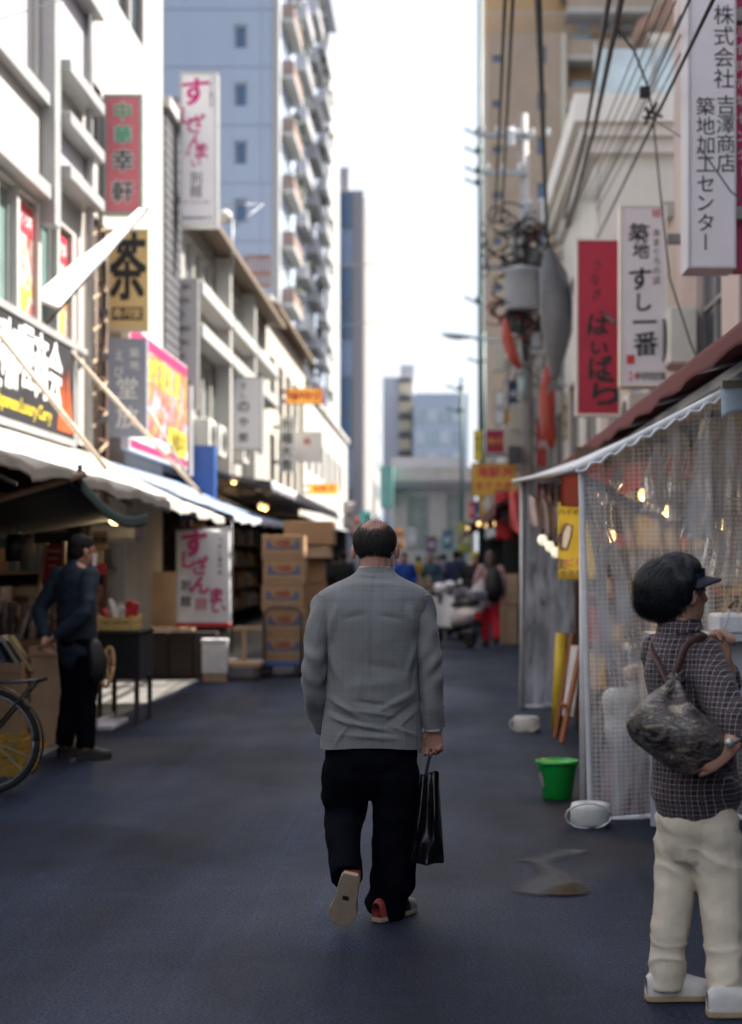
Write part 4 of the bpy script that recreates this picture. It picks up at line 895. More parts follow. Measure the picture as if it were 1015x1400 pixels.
for i in range(12):
    px = 735 + i * 4.8; m = MB()
    m.sheet(lambda u, v: W(px + 4.6 * u, 661 + (24 if i % 2 else 30) * (1 - v) + 6 * (1 - v) * u, 14.5) + Vector((0, .02 * math.sin(6 * v + i), 0)), 2, 5, (0, .004, 0)); m.build('stripe', M('valance_red', (.55, .10, .09), .8, .2, 8) if i % 2 == 0 else hemw, t, True)
t = thing('hung_cloth', 'crumpled pale pink cloth hanging at the stall corner', 'cloth', W(740, 700, 14))
m = MB(); m.sheet(lambda u, v: W(724 + 40 * u, 678 + 16 * u + 38 * (1 - v) + 8 * u * (1 - v), 14) + Vector((0, .05 * math.sin(16 * u + 2 * v), .01 * math.sin(30 * u))), 30, 8, (0, .005, 0)); m.build('cloth', M('pale_pink_cloth', (.66, .54, .52), .8, .2, 10), t, True)
t = thing('red_flag', 'red and coral flag hanging left of the stall roof corner', 'flag', W(705, 720, 17))
m = MB(); m.sheet(lambda u, v: W(697 + 20 * u, 665 + 72 * (1 - v) - 30 * (1 - u) * (1 - v) * .8 + 8 * (1 - u), 17) + Vector((0, .05 * math.sin(7 * u + 3 * v), 0)), 12, 14, (0, .004, 0)); m.build('cloth', M('coral_cloth', (.60, .10, .10), .75, .35, 2.2), t, True)
m = MB(); m.tube([W(716, 655, 16.97), W(714, 760, 16.97)], .014, 8); m.build('pole', hemw, t, True)
def weight(label, px, py, Y, r, mk=True):
    t = thing('curtain_weight', label, 'weight', W(px, py, Y)); c = Vector((GX(px, Y), Y, 0))
    m = MB(); m.lathe(c, [(r * .9, 0), (r, .02), (r, .1), (r * .93, .125), (r * .35, .13), (r * .3, .115)], 24); m.build('body', M('weight_white', (.68, .68, .68), .5, .14, 9), t, True)
    m = MB(); m.tube([c + Vector((-r * .2 + r * 1.25 * math.cos(a) * .9, -r * 1.02 - .02 * math.sin(a), .07 + .075 * math.sin(a))) for a in [k * .45 for k in range(15)]], .006, 6); m.build('rope', hemw, t, True)
    return t
weight('white round weight roped to the near plastic curtain', 808, 1140, 8.75, .115)
weight('white round weight with a mark at the far plastic curtain', 720, 1000, 13.6, .115)
# sandwich board, yellow post, bucket
t = thing('sandwich_board', 'brown timber easel board leaning by the far curtain', 'easel', W(775, 1010, 13))
wood_o = M('orange_wood', (.30, .10, .04), .5, .25, 9)
for a, b in (((GX(760, 13.1), 13.1, 0), (GX(786, 13.1), 13.25, GZ(868, 13.1))), ((GX(768, 12.7), 12.7, 0), (GX(800, 12.7), 12.95, GZ(880, 12.8))), ((GX(800, 13.3), 13.6, 0), (GX(800, 13), 13.1, GZ(872, 13)))):
    m = MB(); m.bar(a, b, .035); m.build('leg', wood_o, t)
m = MB(); m.prism([(GX(768, 13), 12.92, .2), (GX(782, 13), 12.86, .2), (GX(797, 13), 12.99, .78), (GX(782, 13), 13.05, .78)], (0, .02, 0)); m.build('board', hemw, t)
m = MB(); m.bar((GX(765, 13.1), 13.1, .3), (GX(773, 12.7), 12.75, .3), .025); m.build('stretcher', wood_o, t)
t = thing('yellow_post', 'leaning yellow painted post with chain behind the easel', 'post', W(766, 990, 13.6))
m = MB(); m.tube([(GX(762, 13.7), 13.7, 0), (GX(769, 13.7), 13.75, GZ(866, 13.7))], .055, 12); m.build('pole', M('yellow_paint', (.68, .47, .03), .5, .2, 6), t, True)
m = MB()
for k in range(18):
    u = k / 17; c = Vector((GX(772, 13.7) + .3 * u, 13.7 - .2 * u, .62 - .5 * math.sin(1.9 * u)))
    m.tube([c + Vector((.018 * math.cos(a), .008 * math.sin(a) * (k % 2), .014 * math.sin(a))) for a in [q * math.pi / 3 for q in range(7)]], .005, 5)
m.build('chain', M('yellow_paint'), t, True)
t = thing('green_bucket', 'bright green plastic bucket standing on the road', 'bucket', (GX(762, 9.76), 9.76, 0))
bg_ = M('bucket_green', (.01, .36, .05), .3, .08, 5, spec=.5)
c = Vector((GX(762, 9.76), 9.76, 0))
m = MB(); m.lathe(c, [(.088, 0), (.092, .005), (.126, .225), (.128, .232), (.122, .232), (.118, .22), (.088, .012), (0.0001, .01)], 40); m.build('body', bg_, t, True)
m = MB(); m.lathe(c, [(.127, .218), (.136, .22), (.137, .238), (.124, .24), (.123, .225)], 40); m.build('rim', bg_, t, True)
m = MB(); m.tube([c + Vector((.132 * math.cos(a), .132 * math.sin(a) * .6 - .05, .2 - .03 * math.sin(a))) for a in [math.pi + k * math.pi / 14 for k in range(15)]], .003, 5); m.build('handle', bg_, t, True)
m = MB(); m.sheet(lambda u, v: c + Vector((-(.1 + .02 * v + .004) * math.cos(.15 + .5 * u), -(.1 + .02 * v + .004) * math.sin(.15 + .5 * u), .07 + .1 * v)), 6, 4); m.build('label', poster_mat('bucket_label', (.05, .08, .25), (.5, .5, .45), (.3, .25, .2), 30), t, True)
# wet patch
def puddle(key='wet_patch', c0=(.035, .04, .05), c1=(.17, .18, .20)):
    m = bpy.data.materials.new(key); m.use_nodes = True; t = m.node_tree; b = t.nodes['Principled BSDF']
    tc = t.nodes.new('ShaderNodeTexCoord'); n = t.nodes.new('ShaderNodeTexNoise'); n.inputs['Scale'].default_value = 150; n.inputs['Detail'].default_value = 3
    t.links.new(tc.outputs['Object'], n.inputs['Vector']); r = t.nodes.new('ShaderNodeValToRGB'); e = r.color_ramp.elements
    e[0].position = .42; e[0].color = (*c0, 1); e[1].position = .64; e[1].color = (*c1, 1)
    t.links.new(n.outputs[0], r.inputs[0]); t.links.new(r.outputs[0], b.inputs['Base Color']); b.inputs['Roughness'].default_value = .13
    sp = t.nodes.new('ShaderNodeSeparateXYZ'); t.links.new(tc.outputs['UV'], sp.inputs[0])       # u = 0 at the rim, 1 inside: the wet film thins out
    n3 = t.nodes.new('ShaderNodeTexNoise'); n3.inputs['Scale'].default_value = 22; n3.inputs['Detail'].default_value = 5; t.links.new(tc.outputs['Object'], n3.inputs['Vector'])
    ad = t.nodes.new('ShaderNodeMath'); ad.operation = 'ADD'; t.links.new(sp.outputs[0], ad.inputs[0]); t.links.new(n3.outputs[0], ad.inputs[1])
    mr = t.nodes.new('ShaderNodeMapRange'); mr.inputs[1].default_value = .72; mr.inputs[2].default_value = 1.5; mr.inputs[3].default_value = 0; mr.inputs[4].default_value = .95; t.links.new(ad.outputs[0], mr.inputs[0]); t.links.new(mr.outputs[0], b.inputs['Alpha'])
    n2 = t.nodes.new('ShaderNodeBump'); n2.inputs['Strength'].default_value = .12; n2.inputs['Distance'].default_value = .004; t.links.new(n.outputs[0], n2.inputs['Height']); t.links.new(n2.outputs[0], b.inputs['Normal'])
    return m
def blob(pts, z, mb, soft=.05):
    """a film on the road inside a photo outline; u of the UV = how far inside the rim a point lies"""
    q = crs([(p[0], p[1]) for p in pts] + [pts[0]], 6)[:-1]; P_ = [(GX(px, CH * FP / (py - VY)), CH * FP / (py - VY)) for px, py in q]; n = len(P_)
    x0, x1, y0, y1 = min(p[0] for p in P_) - soft, max(p[0] for p in P_) + soft, min(p[1] for p in P_) - soft, max(p[1] for p in P_) + soft; N_ = 46; sd_ = {}
    def sdist(x, y):
        d = 9; ins = False
        for i in range(n):
            (ax, ay), (bx, by) = P_[i], P_[(i + 1) % n]; l2 = (bx - ax) ** 2 + (by - ay) ** 2 or 1e-9; t_ = max(0, min(1, ((x - ax) * (bx - ax) + (y - ay) * (by - ay)) / l2))
            d = min(d, math.hypot(x - ax - t_ * (bx - ax), y - ay - t_ * (by - ay)))
            if (ay > y) != (by > y) and x < (bx - ax) * (y - ay) / (by - ay) + ax: ins = not ins
        return d if ins else -d
    vs = []; uvs = []; idx = {}; fs = []
    for i in range(N_ + 1):
        for j in range(N_ + 1):
            x, y = x0 + (x1 - x0) * i / N_, y0 + (y1 - y0) * j / N_; s_ = sdist(x, y); idx[i, j] = len(vs); vs.append((x, y, z)); uvs.append((max(0, min(1, .5 + s_ / (2 * soft))), 0)); sd_[i, j] = s_
    for i in range(N_):
        for j in range(N_):
            k = ((i, j), (i + 1, j), (i + 1, j + 1), (i, j + 1))
            if max(sd_[c] for c in k) > -soft: fs.append(tuple(idx[c] for c in k))
    mb.add(vs, fs, uvs)
t = thing('puddle', 'frothy pale puddle with a brown centre on the road', 'puddle', (.6, 7.4, .004))
m = MB(); blob([(702, 1221), (715, 1205), (738, 1196), (728, 1182), (708, 1177), (730, 1174), (752, 1166), (775, 1162), (803, 1165), (780, 1172), (757, 1180), (775, 1192), (798, 1205), (800, 1222), (772, 1226), (740, 1226)], .005, m); m.build('froth', puddle(), t)
m = MB(); blob([(742, 1225), (760, 1215), (785, 1210), (797, 1213), (801, 1224), (770, 1227)], .009, m, .03); bw = puddle('brown_water', (.012, .006, .006), (.022, .011, .010)); m.build('brown_water', bw, t)
# ------------------------------------------------------------------ utility pole, lamps, cables
conc = M('pole_concrete', (.30, .28, .27), .8, .2, 3, bump=.3, bscale=12)
black = M('cable_black', (.012, .012, .014), .6, .2, 10)
galv = M('galvanised_steel', (.24, .25, .27), .4, .15, 5, metal=.5)
porc = M('porcelain', (.5, .51, .53), .25, .05, 5)
up = thing('utility_pole', 'grey concrete utility pole with crossarms transformer and cable tangles', 'pole', (GX(722, 35), 35, 0))
px0 = GX(722, 35)
m = MB(); m.tube([(px0, 35, 0), (px0 - .02, 35, 6), (px0 - .1, 35, 11.6)], [.18, .15, .1], 16); m.build('shaft', conc, up, True)
for k in range(9):
    m = MB(); m.tube([(px0 - .14, 34.95, 2.2 + k * .45), (px0 + .14, 34.95, 2.2 + k * .45)], .012, 6); m.build('climbing_step', galv, up, True)
for py, xa, xb in ((184, 652, 722), (236, 660, 722), (188, 700, 730), (365, 658, 720), (318, 690, 800)):
    m = MB(); m.box((GX(xa, 34.85), 34.82, GZ(py, 34.85) - .05), (GX(xb, 34.85), 34.9, GZ(py, 34.85) + .05)); q = m.build('crossarm', galv, up)
    for k in range(3):
        xx = GX(xa, 34.85) + .12 + k * .35; z = GZ(py, 34.85) + .05
        m = MB(); m.lathe((xx, 34.86, z), [(.03, 0), (.07, .03), (.03, .06), (.07, .09), (.03, .12), (.05, .15), (.0001, .17)], 10); m.build('insulator', porc, q, True)
def can(px, py0, py1, Y, r, name='transformer'):
    c = Vector((GX(px, Y), Y, GZ(py1, Y))); h = GZ(py0, Y) - c.z
    m = MB(); m.lathe(c, [(r * .92, 0), (r, .04), (r, h - .06), (r * 1.06, h - .05), (r * 1.06, h - .01), (r * .7, h + .04), (.0001, h + .06)], 20); return m.build(name, M('transformer_grey', (.36, .37, .40), .45, .12, 4), up, True)
can(714, 368, 424, 34.5, .40); can(722, 276, 308, 34.6, .11, 'switch_case'); can(742, 274, 306, 34.6, .12, 'switch_case'); can(697, 178, 200, 34.7, .12, 'switch_case')
rd = random.Random(11)
for k in range(46):                                        # cable loops round the pole head
    c = Vector((px0 + rd.uniform(-.8, .6), 34.75 - rd.uniform(0, .3), GZ(rd.uniform(290, 470), 35))); pts = []
    a0 = rd.uniform(0, 6)
    for q in range(14): a = a0 + q * .42; pts.append(c + Vector((.28 * math.cos(a) * rd.uniform(.8, 1.2), .12 * math.sin(2 * a), .2 * math.sin(a) + .01 * q)))
    m = MB(); m.tube(pts, .022, 6); m.build('cable_loop', black if k % 7 else M('cable_red', (.25, .04, .03), .5, .2, 6), up, True)
for k in range(5):
    c = Vector((GX(662, 34.9), 34.9, GZ(312 + k * 15, 34.9))); m = MB()
    m.tube([c + Vector((.09 * math.cos(a), 0, .11 * math.sin(a))) for a in [q * math.pi / 8 for q in range(17)]], .014, 6); m.build('cable_ring', black, up, True)
m = MB(); m.tube([(px0 - .05, 34.85, 6), (px0 - .2, 34.8, 7.2), (px0 - .25, 34.8, 9.0)], .05, 8); m.build('riser_cable', black, up, True)
sl_ = thing('street_lamp', 'curved arm street lamp reaching over the street from the utility pole', 'street lamp', (px0, 34.8, 5))
m = MB(); m.tube([W(714, 508, 34.8), W(712, 490, 34.8), W(700, 473, 34.8), W(680, 466, 34.8), W(640, 460, 34.8)], .035, 10); m.build('arm', M('lamp_teal', (.42, .55, .58), .4, .1, 5), sl_, True)
m = MB(); m.tube([W(715, 545, 34.8), W(714, 505, 34.8)], .09, 12); m.build('arm_base', M('lamp_teal'), sl_, True)
a, b = W(604, 457, 34.8), W(642, 461, 34.8)
m = MB(); m.tube([a, a * .7 + b * .3, a * .3 + b * .7, b], [(.03, .06), (.06, .13), (.06, .12), (.035, .05)], 12, ref=(0, 0, 1)); m.build('head', M('lamp_teal'), sl_, True)
m = MB(); m.tube([a * .8 + b * .2 - Vector((0, 0, .05)), a * .3 + b * .7 - Vector((0, 0, .05))], [(.03, .1), (.03, .09)], 10, ref=(0, 0, 1)); m.build('lens', porc, sl_, True)
for px, Y, top, nm, arms in ((657, 62, -30, 'slim dark pole with angled arms left of the tan apartment block', (180, 205, 232, 248, 410)), (661, 70, 455, 'short dark pole with side arms above the yellow seafood sign', (462, 493)), (632, 78, 515, 'farthest thin pole at the street end', (530, 560))):
    t = thing('thin_pole', nm, 'pole', (GX(px, Y), Y, 0)); teal = M('dark_teal_metal', (.03, .07, .075), .5, .2, 4)
    m = MB(); m.tube([(GX(px, Y), Y, 0), (GX(px, Y), Y, GZ(top, Y))], .1, 10); m.build('shaft', teal, t, True)
    for k, py in enumerate(arms):
        z = GZ(py, Y); m = MB(); m.tube([(GX(px, Y), Y, z - .2), (GX(px - 12, Y), Y, z), (GX(px - 22, Y), Y, z + .12)], .05, 6); q = m.build('side_arm', teal, t, True)
        m = MB(); m.ell((GX(px, Y) - .05, Y, z), .16, .16, .2, nu=8, nv=6); m.build('insulator', teal, q, True)
def cable(label, pts, r=.012, sag=0.0, group='overhead cables'):
    P = [W(*p) for p in pts]; n = 10; out = []
    for i in range(len(P) - 1):
        for k in range(n):
            u = k / n; out.append(P[i].lerp(P[i + 1], u) - Vector((0, 0, sag * 4 * u * (1 - u))))
    out.append(P[-1]); m = MB(); m.tube(out, r, 6)
    o = m.build('overhead_cable', black, smooth=True); return tag(o, label, 'cable', group)
cable('thick black cable bundle dropping onto the utility pole head', [(735, -30, 15), (742, 150, 24), (748, 320, 34), (752, 345, 34.8)], .045)
cable('black cable running from the pole head across the crimson eel sign', [(752, 345, 34.8), (782, 395, 24), (840, 440, 17.5), (862, 452, 17.3)], .02)
cable('inner cable of the left pair above the crossarm', [(703, -30, 18), (686, 305, 34.8)], .026)
cable('outer cable of the left pair above the crossarm', [(692, -30, 18), (677, 305, 34.8)], .026)
cable('knotted black cable left of the roof screen', [(838, -30, 12), (801, 180, 21), (768, 315, 34.5)], .024)
cable('second knotted black cable beside the roof screen', [(856, -30, 12), (812, 180, 20), (772, 322, 34.5)], .028)
cable('long straight cable crossing in front of the ivory cornice house', [(985, -20, 9), (788, 385, 33)], .013)
cable('straight cable just above the long one by the company sign', [(952, -20, 10), (880, 140, 18), (790, 320, 33)], .011)
for i, (xa, ya) in enumerate(((905, -20), (915, -10), (925, 0), (935, 12), (940, 30), (942, 52))):
    cable('thin cable in the fan over the ivory house, %s from the top' % ('first', 'second', 'third', 'fourth', 'fifth', 'sixth')[i], [(xa, ya, 13), (776 + i * 3, 290 + i * 8, 34.4)], .007, .05)
cable('looping cable from the knot down past the white sushi sign', [(893, 160, 15), (903, 260, 14.5), (916, 380, 14), (945, 470, 13), (975, 540, 12)], .009)
cable('curved cable arching to the black splice knot', [(845, 40, 14), (868, 70, 14.5), (885, 115, 15), (893, 155, 15)], .011)
cable('slack cable crossing the company sign face', [(897, 165, 15), (960, 205, 11.8), (1000, 262, 11.7), (1030, 285, 11.6)], .007)
cable('thin wire crossing in front of the slim office tower', [(215, 372, 40), (330, 372, 42), (520, 360, 48)], .012)
cable('lower thin wire across the left buildings', [(215, 470, 40), (400, 452, 46), (520, 440, 52)], .012)
cable('thin wire at the top of the white corner house', [(-20, 32, 15), (100, -5, 17)], .007)
t = thing('splice_knot', 'black knot of cable splices hanging before the ivory house', 'cable knot', W(893, 155, 15))
for k in range(7):
    c = W(893 + rd.uniform(-9, 9), 155 + rd.uniform(-9, 9), 15); d = Vector((rd.uniform(-1, 1), rd.uniform(-.4, .4), rd.uniform(-1, 1))) * .08
    m = MB(); m.tube([c - d, c + d], .014, 6); m.build('splice', black, t, True)
m = MB(); m.obox(W(882, 126, 15), .05, .04, .05, Matrix.Identity(3)); m.build('junction_box', black, t)
# big fish model and red claw shapes behind the pole
t = thing('fish_model', 'large grey fish shaped display hanging tail down beside the utility pole', 'display model', W(760, 420, 31))
grad = M('fish_grey', (.11, .11, .12), .35, .35, 1.2, spec=.5)
m = MB(); m.tube([W(752, 345, 31), W(757, 375, 31), W(761, 415, 31), W(762, 455, 31), W(760, 490, 31), W(757, 515, 31)], [(.10, .08), (.28, .22), (.33, .28), (.30, .24), (.18, .14), (.06, .05)], 18, ref=(1, 0, 0), dome=True); m.build('body', grad, t, True)
m = MB(); m.prism([W(757, 508, 31), W(747, 540, 31), W(757, 530, 31), W(772, 538, 31)], (0, .05, 0)); m.build('tail', grad, t)
m = MB(); m.prism([W(771, 400, 30.98), W(784, 425, 30.98), W(778, 440, 30.98), W(768, 430, 30.98)], (0, .05, 0)); m.build('fin', grad, t)
t = thing('red_claw_display', 'glossy red claw shaped display hanging below the grey fish', 'display model', W(752, 560, 33))
redg = M('gloss_red', (.40, .05, .025), .3, .2, 2)
for nm, pts, rr in (('claw', [(750, 500), (746, 530), (748, 565), (752, 595), (756, 614)], (.06, .13, .17, .16, .03)), ('claw', [(757, 515), (753, 545), (756, 575)], (.05, .1, .06)), ('arm', [(690, 435), (694, 465), (703, 490), (712, 503)], (.05, .13, .12, .06))):
    m = MB(); m.tube([W(a, b, 33.5) for a, b in pts], list(rr), 12); m.build(nm, redg, t, True)
for i, (px, py, Y, s, lb) in enumerate(((682, 490, 48, 1.0, 'beige box fitting low on the tan wall left of the utility pole'), (708, 570, 36, .8, 'pale meter cabinet strapped to the utility pole'), (700, 600, 38, .9, 'cream panel box beside the dark red shop sign'))):
    t = thing('wall_cabinet', lb, 'cabinet', W(px, py, Y)); c = W(px, py, Y)
    m = MB(); m.box((c.x - .2 * s, Y, c.z - .4 * s), (c.x + .2 * s, Y + .2, c.z + .4 * s)); bevel(m.build('body', offw, t), .02)
    m = MB(); m.box((c.x - .16 * s, Y - .012, c.z - .35 * s), (c.x + .16 * s, Y - .002, c.z + .35 * s)); m.build('door', cream, t)
def aircon(label, c, side):
    t = thing('air_conditioner', label, 'air conditioner', c, 'wall air conditioners'); x, y, z = c; d = .3 * side
    m = MB(); m.box((x, y, z), (x + d, y + .8, z + .6)); bevel(m.build('case', M('ac_case', (.62, .61, .57), .5, .1, 4), t), .02)
    m = MB(); m.lathe((0, 0, 0), [(.22, 0), (.24, .01), (.22, .02), (.2, .012)], 20)
    for v in m.v: v.x, v.y, v.z = x + d + v.z * side, y + .4 + v.x, z + .3 + v.y
    m.build('fan_ring', dkgrey, t, True)
    for k in range(6):
        m = MB(); m.box((x + d, y + .2, z + .14 + k * .06), (x + d + .012 * side, y + .6, z + .15 + k * .06)); m.build('grille_bar', dkgrey, t)
for i, (y, z, w_) in enumerate(((28.2, 3.5, 'nearest'), (29.6, 3.5, 'second'), (33.2, 3.6, 'third'))): aircon('outdoor air conditioner under the window terrace, %s along the street' % w_, (-4.48, y, z), 1)
for i, (y, z, w_) in enumerate(((16.6, 3.62, 'upper cream'), (20.2, 3.1, 'lower pale'))): aircon('%s air conditioner on the wall behind the white sushi sign' % w_, (2.78, y, z), -1)
# flag leaning out of the corner house
t = thing('pennant_flag', 'long white pennant flag leaning out from the corner house wall', 'flag', W(85, 440, 17.5))
p0, p1 = Vector((-4.4, 17.3, GZ(445, 17.3))), W(203, 284, 19.4)
m = MB(); m.tube([p0, p1], .018, 8); m.build('pole', dkgrey, t, True)
a0, a1 = W(72, 412, 17.5), W(100, 428, 17.5)
m = MB(); m.sheet(lambda u, v: (p0.lerp(p1, .12 + .85 * v)) + (Vector((-.28, -.15, .1)) * (1 - v * .75)) * u + Vector((0, .04 * math.sin(7 * v + 3 * u), 0)), 8, 24, (0, .004, 0)); m.build('cloth', M('flag_white', (.8, .78, .8), .8, .06, 5), t, True)
t = thing('satellite_dish', 'small pale satellite dish on a pole over the window terrace eave', 'dish', W(310, 295, 30))
m = MB(); m.tube([W(318, 400, 30), W(318, 300, 30)], .018, 8); m.build('mast', galv, t, True)
m = MB(); m.lathe((0, 0, 0), [(.0001, -.05), (.08, -.04), (.14, 0), (.135, .006), (.07, -.03), (.0001, -.04)], 20)
c = W(308, 296, 30); m.v = [c + Vector((v.x, v.z * 1.2, v.y)) for v in m.v]; m.build('dish', offw, t, True)
m = MB(); m.tube([W(318, 312, 30), W(360, 279, 30.5)], .012, 6); m.tube([W(306, 279, 30), W(360, 279, 30.5)], .009, 6); m.build('antenna_arm', galv, t, True)
t = thing('rooftop_cage', 'rusty steel cage balcony at the end of the window terrace roof', 'cage', W(352, 370, 40))
for k in range(7):
    xx = GX(338 + k * 5, 39); m = MB(); m.box((xx, 39, GZ(392, 39)), (xx + .04, 39.04, GZ(352, 39))); m.build('bar', M('rust', (.25, .12, .07), .8, .3, 6), t)
for py in (352, 375, 392):
    m = MB(); m.box((GX(336, 39), 38.97, GZ(py, 39)), (GX(370, 39), 39.07, GZ(py, 39) + .06)); m.build('rail', M('rust'), t)
# ------------------------------------------------------------------ goods of the near left stall
kraft = M('kraft_card', (.36, .22, .12), .8, .14, 5); kraftl = M('pale_kraft', (.46, .33, .22), .8, .14, 5); ply = M('plywood', (.42, .28, .17), .6, .25, 4, streak=True)
yel = M('yellow_plastic', (.66, .44, .04), .5, .15, 6)
def bin_(name, label, lo, hi, mat, cat='bin'):
    t = thing(name, label, cat, lo); (a, b, c), (d, e, g) = lo, hi
    m = MB(); m.box((a, b, c), (d, b + .02, g)); m.build('front_board', mat, t)
    m = MB(); m.box((a, e - .02, c), (d, e, g)); m.build('back_board', mat, t)
    for xx in (a, d - .02):
        m = MB(); m.box((xx, b + .021, c), (xx + .02, e - .021, g)); m.build('side_board', mat, t)
    m = MB(); m.box((a + .021, b + .021, c), (d - .021, e - .021, c + .02)); m.build('bottom', mat, t)
    m = MB(); m.box((a - .012, b - .014, g - .07), (d + .012, b - .002, g)); m.build('rim_board', mat, t)
    return t
bin_('plywood_bin', 'low plywood display bin behind the bicycle wheel', (-4.1, 12.3, 0), (-3.32, 13.2, .68), ply)
bin_('card_bin', 'tall pale card bin beside the standing man', (-3.30, 12.5, 0), (-2.99, 13.3, .80), kraftl)
bin_('rear_bin', 'brown card bin of dried goods at the back of the stall', (-4.2, 13.3, 0), (-3.35, 14.0, .82), kraft)
def packs(name, label, lo, hi, n, mats, cat, h=.25, tilt=.3, r=.03):
    t = thing(name, label, cat, lo); rd = random.Random(label)
    for i in range(n):
        c = Vector((rd.uniform(lo[0], hi[0]), rd.uniform(lo[1], hi[1]), lo[2] + rd.uniform(0, .04))); d = Vector((rd.uniform(-tilt, tilt), rd.uniform(-tilt, tilt), 1)).normalized() * h * rd.uniform(.7, 1.15)
        m = MB(); m.tube([c, c + d * .5, c + d], [r, r * 1.25, r * .8], 6); m.build('bundle', mats[i % len(mats)], t)
    return t
dry = [M('dried_brown', (.20, .10, .06), .6, .4, 20), M('dried_dark', (.10, .055, .05), .6, .4, 20), M('cello_pack', (.34, .27, .26), .25, .3, 20)]
packs('dried_fish', 'bundles of dried fish standing in the tall card bin', (-3.27, 12.56, .66), (-3.03, 13.2, .66), 34, dry, 'dried fish', .32, .25, .022)
packs('dried_fish', 'bundles of dried fish heaped in the rear card bin', (-4.15, 13.35, .7), (-3.4, 13.9, .7), 55, dry, 'dried fish', .4, .3, .028)
t = thing('magazine_pack', 'blue and white packs leaning in the plywood bin', 'packs', (-3.8, 12.6, .6))
for i in range(9):
    m = MB(); a = Matrix.Rotation(R(-32), 3, 'Y') @ Matrix.Rotation(R(4 * (i % 3)), 3, 'Z'); m.obox((-3.98 + i * .075, 12.55 + .05 * (i % 2), .74), .012, .13, .17, a); m.build('pack', (M('pack_blue', (.10, .14, .25), .35, .2, 9), M('pack_white', (.6, .6, .58), .35, .2, 9), M('pack_tan', (.4, .32, .16), .4, .2, 9))[i % 3], t)
for i, (px, py, w_, h_, mt, lb) in enumerate(((20, 745, 26, 45, M('bag_black', (.02, .02, .025), .4, .3, 8), 'dark carrier bag hanging far left under the dark green canopy'), (38, 748, 20, 42, M('bag_tan', (.2, .16, .12), .6, .3, 8), 'tan paper bag hanging under the dark green canopy'))):
    t = thing('hanging_bag', lb, 'bag', W(px, py, 13)); c = W(px, py, 13); k = 13 / FP
    m = MB(); m.tube([c + Vector((0, 0, -h_ * k / 2)), c, c + Vector((0, 0, h_ * k * .32))], [(w_ * k * .5, .05), (w_ * k * .5, .06), (w_ * k * .38, .03)], 12, ref=(1, 0, 0)); m.build('body', mt, t, True)
    m = MB(); m.tube([c + Vector((-.05, 0, h_ * k * .3)), c + Vector((-.03, 0, h_ * k * .55)), c + Vector((.03, 0, h_ * k * .55)), c + Vector((.05, 0, h_ * k * .3))], .006, 5); m.build('handle', mt, t, True)
t = thing('menu_board', 'dark red menu board on a timber easel behind the standing man', 'board', W(70, 790, 14.2)); Y = 14.2
m = MB(); m.prism([W(57, 795, Y), W(86, 795, Y), W(88, 744, Y), W(63, 744, Y)], (0, .02, 0)); m.build('board', M('menu_red', (.28, .02, .025), .5, .2, 6), t)
for i, z in enumerate((752, 762, 772)):
    m = MB(); m.box((GX(66, Y), Y - .006, GZ(z + 3, Y)), (GX(83 - 3 * i, Y), Y - .002, GZ(z, Y))); m.build('print_line', M('faded_print', (.5, .3, .28), .6, .1, 9), t)
m = MB(); m.bar(W(52, 812, Y), W(64, 742, Y), .03); m.build('easel_leg', ply, t)
m = MB(); m.bar(W(86, 850, Y), W(88, 740, Y), .03); m.build('easel_leg', ply, t)
t = thing('wooden_plaque', 'small wooden plaque with brush characters hanging near the masked man', 'plaque', W(137, 740, 13.6))
a, b = W(127, 751, 13.6), W(147, 727, 13.6); m = MB(); m.box((a.x, 13.6, a.z), (b.x, 13.63, b.z)); bevel(m.build('board', M('honey_wood', (.5, .32, .14), .5, .2, 6), t), .01); lettering(t, 13.6, [('乾物', 132, 739, 10, 10, ink, 'h', .02)], .004)
t = thing('price_card', 'yellow and red price cards standing behind the masked man', 'card', W(137, 770, 13.5))
m = MB(); m.box((GX(131, 13.5), 13.5, GZ(783, 13.5)), (GX(141, 13.5), 13.52, GZ(752, 13.5))); m.build('card', M('card_yellow', (.6, .48, .2), .6, .1, 5), t)
m = MB(); m.box((GX(128, 13.5), 13.46, GZ(785, 13.5)), (GX(146, 13.5), 13.48, GZ(770, 13.5))); m.build('card', redink, t)
crate('yellow_crate', 'yellow wooden crate of packets on a dark stand behind the man', (GX(138, 14.2), 14.0, GZ(862, 14)), (GX(188, 14.2), 14.4, GZ(842, 14)), M('crate_yellow', (.62, .45, .16), .6, .15, 6), slots=2)
packs('seafood_packets', 'white and red packets standing in the yellow crate', (GX(146, 14.2), 14.08, GZ(858, 14)), (GX(182, 14.2), 14.3, GZ(858, 14)), 13, [M('packet_white', (.6, .58, .55), .3, .2, 9), M('packet_grey', (.3, .28, .3), .3, .2, 9), M('packet_red', (.5, .04, .04), .3, .2, 9)], 'packets', .22, .45, .035)
t = thing('crate_stand', 'dark stand cloaked in black cloth under the yellow crate', 'stand', (GX(165, 14.2), 14.2, 0))
for xx in (142, 192):
    for yy in (14.03, 14.66):
        m = MB(); m.bar((GX(xx, 14.2), yy, 0), (GX(xx, 14.2), yy, .42), .04); m.build('leg', dkgrey, t)
m = MB(); m.box((GX(140, 14.2), 14.0, .42), (GX(196, 14.2), 14.7, GZ(863, 14))); m.build('body', M('black_cloth', (.012, .012, .014), .9, .2, 6), t)
m = MB(); m.box((GX(138, 14.2), 13.98, GZ(866, 14)), (GX(198, 14.2), 14.72, GZ(863.5, 14))); m.build('top', dkgrey, t)
t = thing('cart_wheel', 'wooden cart wheel leaning beside the standing man', 'wheel', (GX(148, 14), 14, 0)); c = W(147, 912, 13.8)
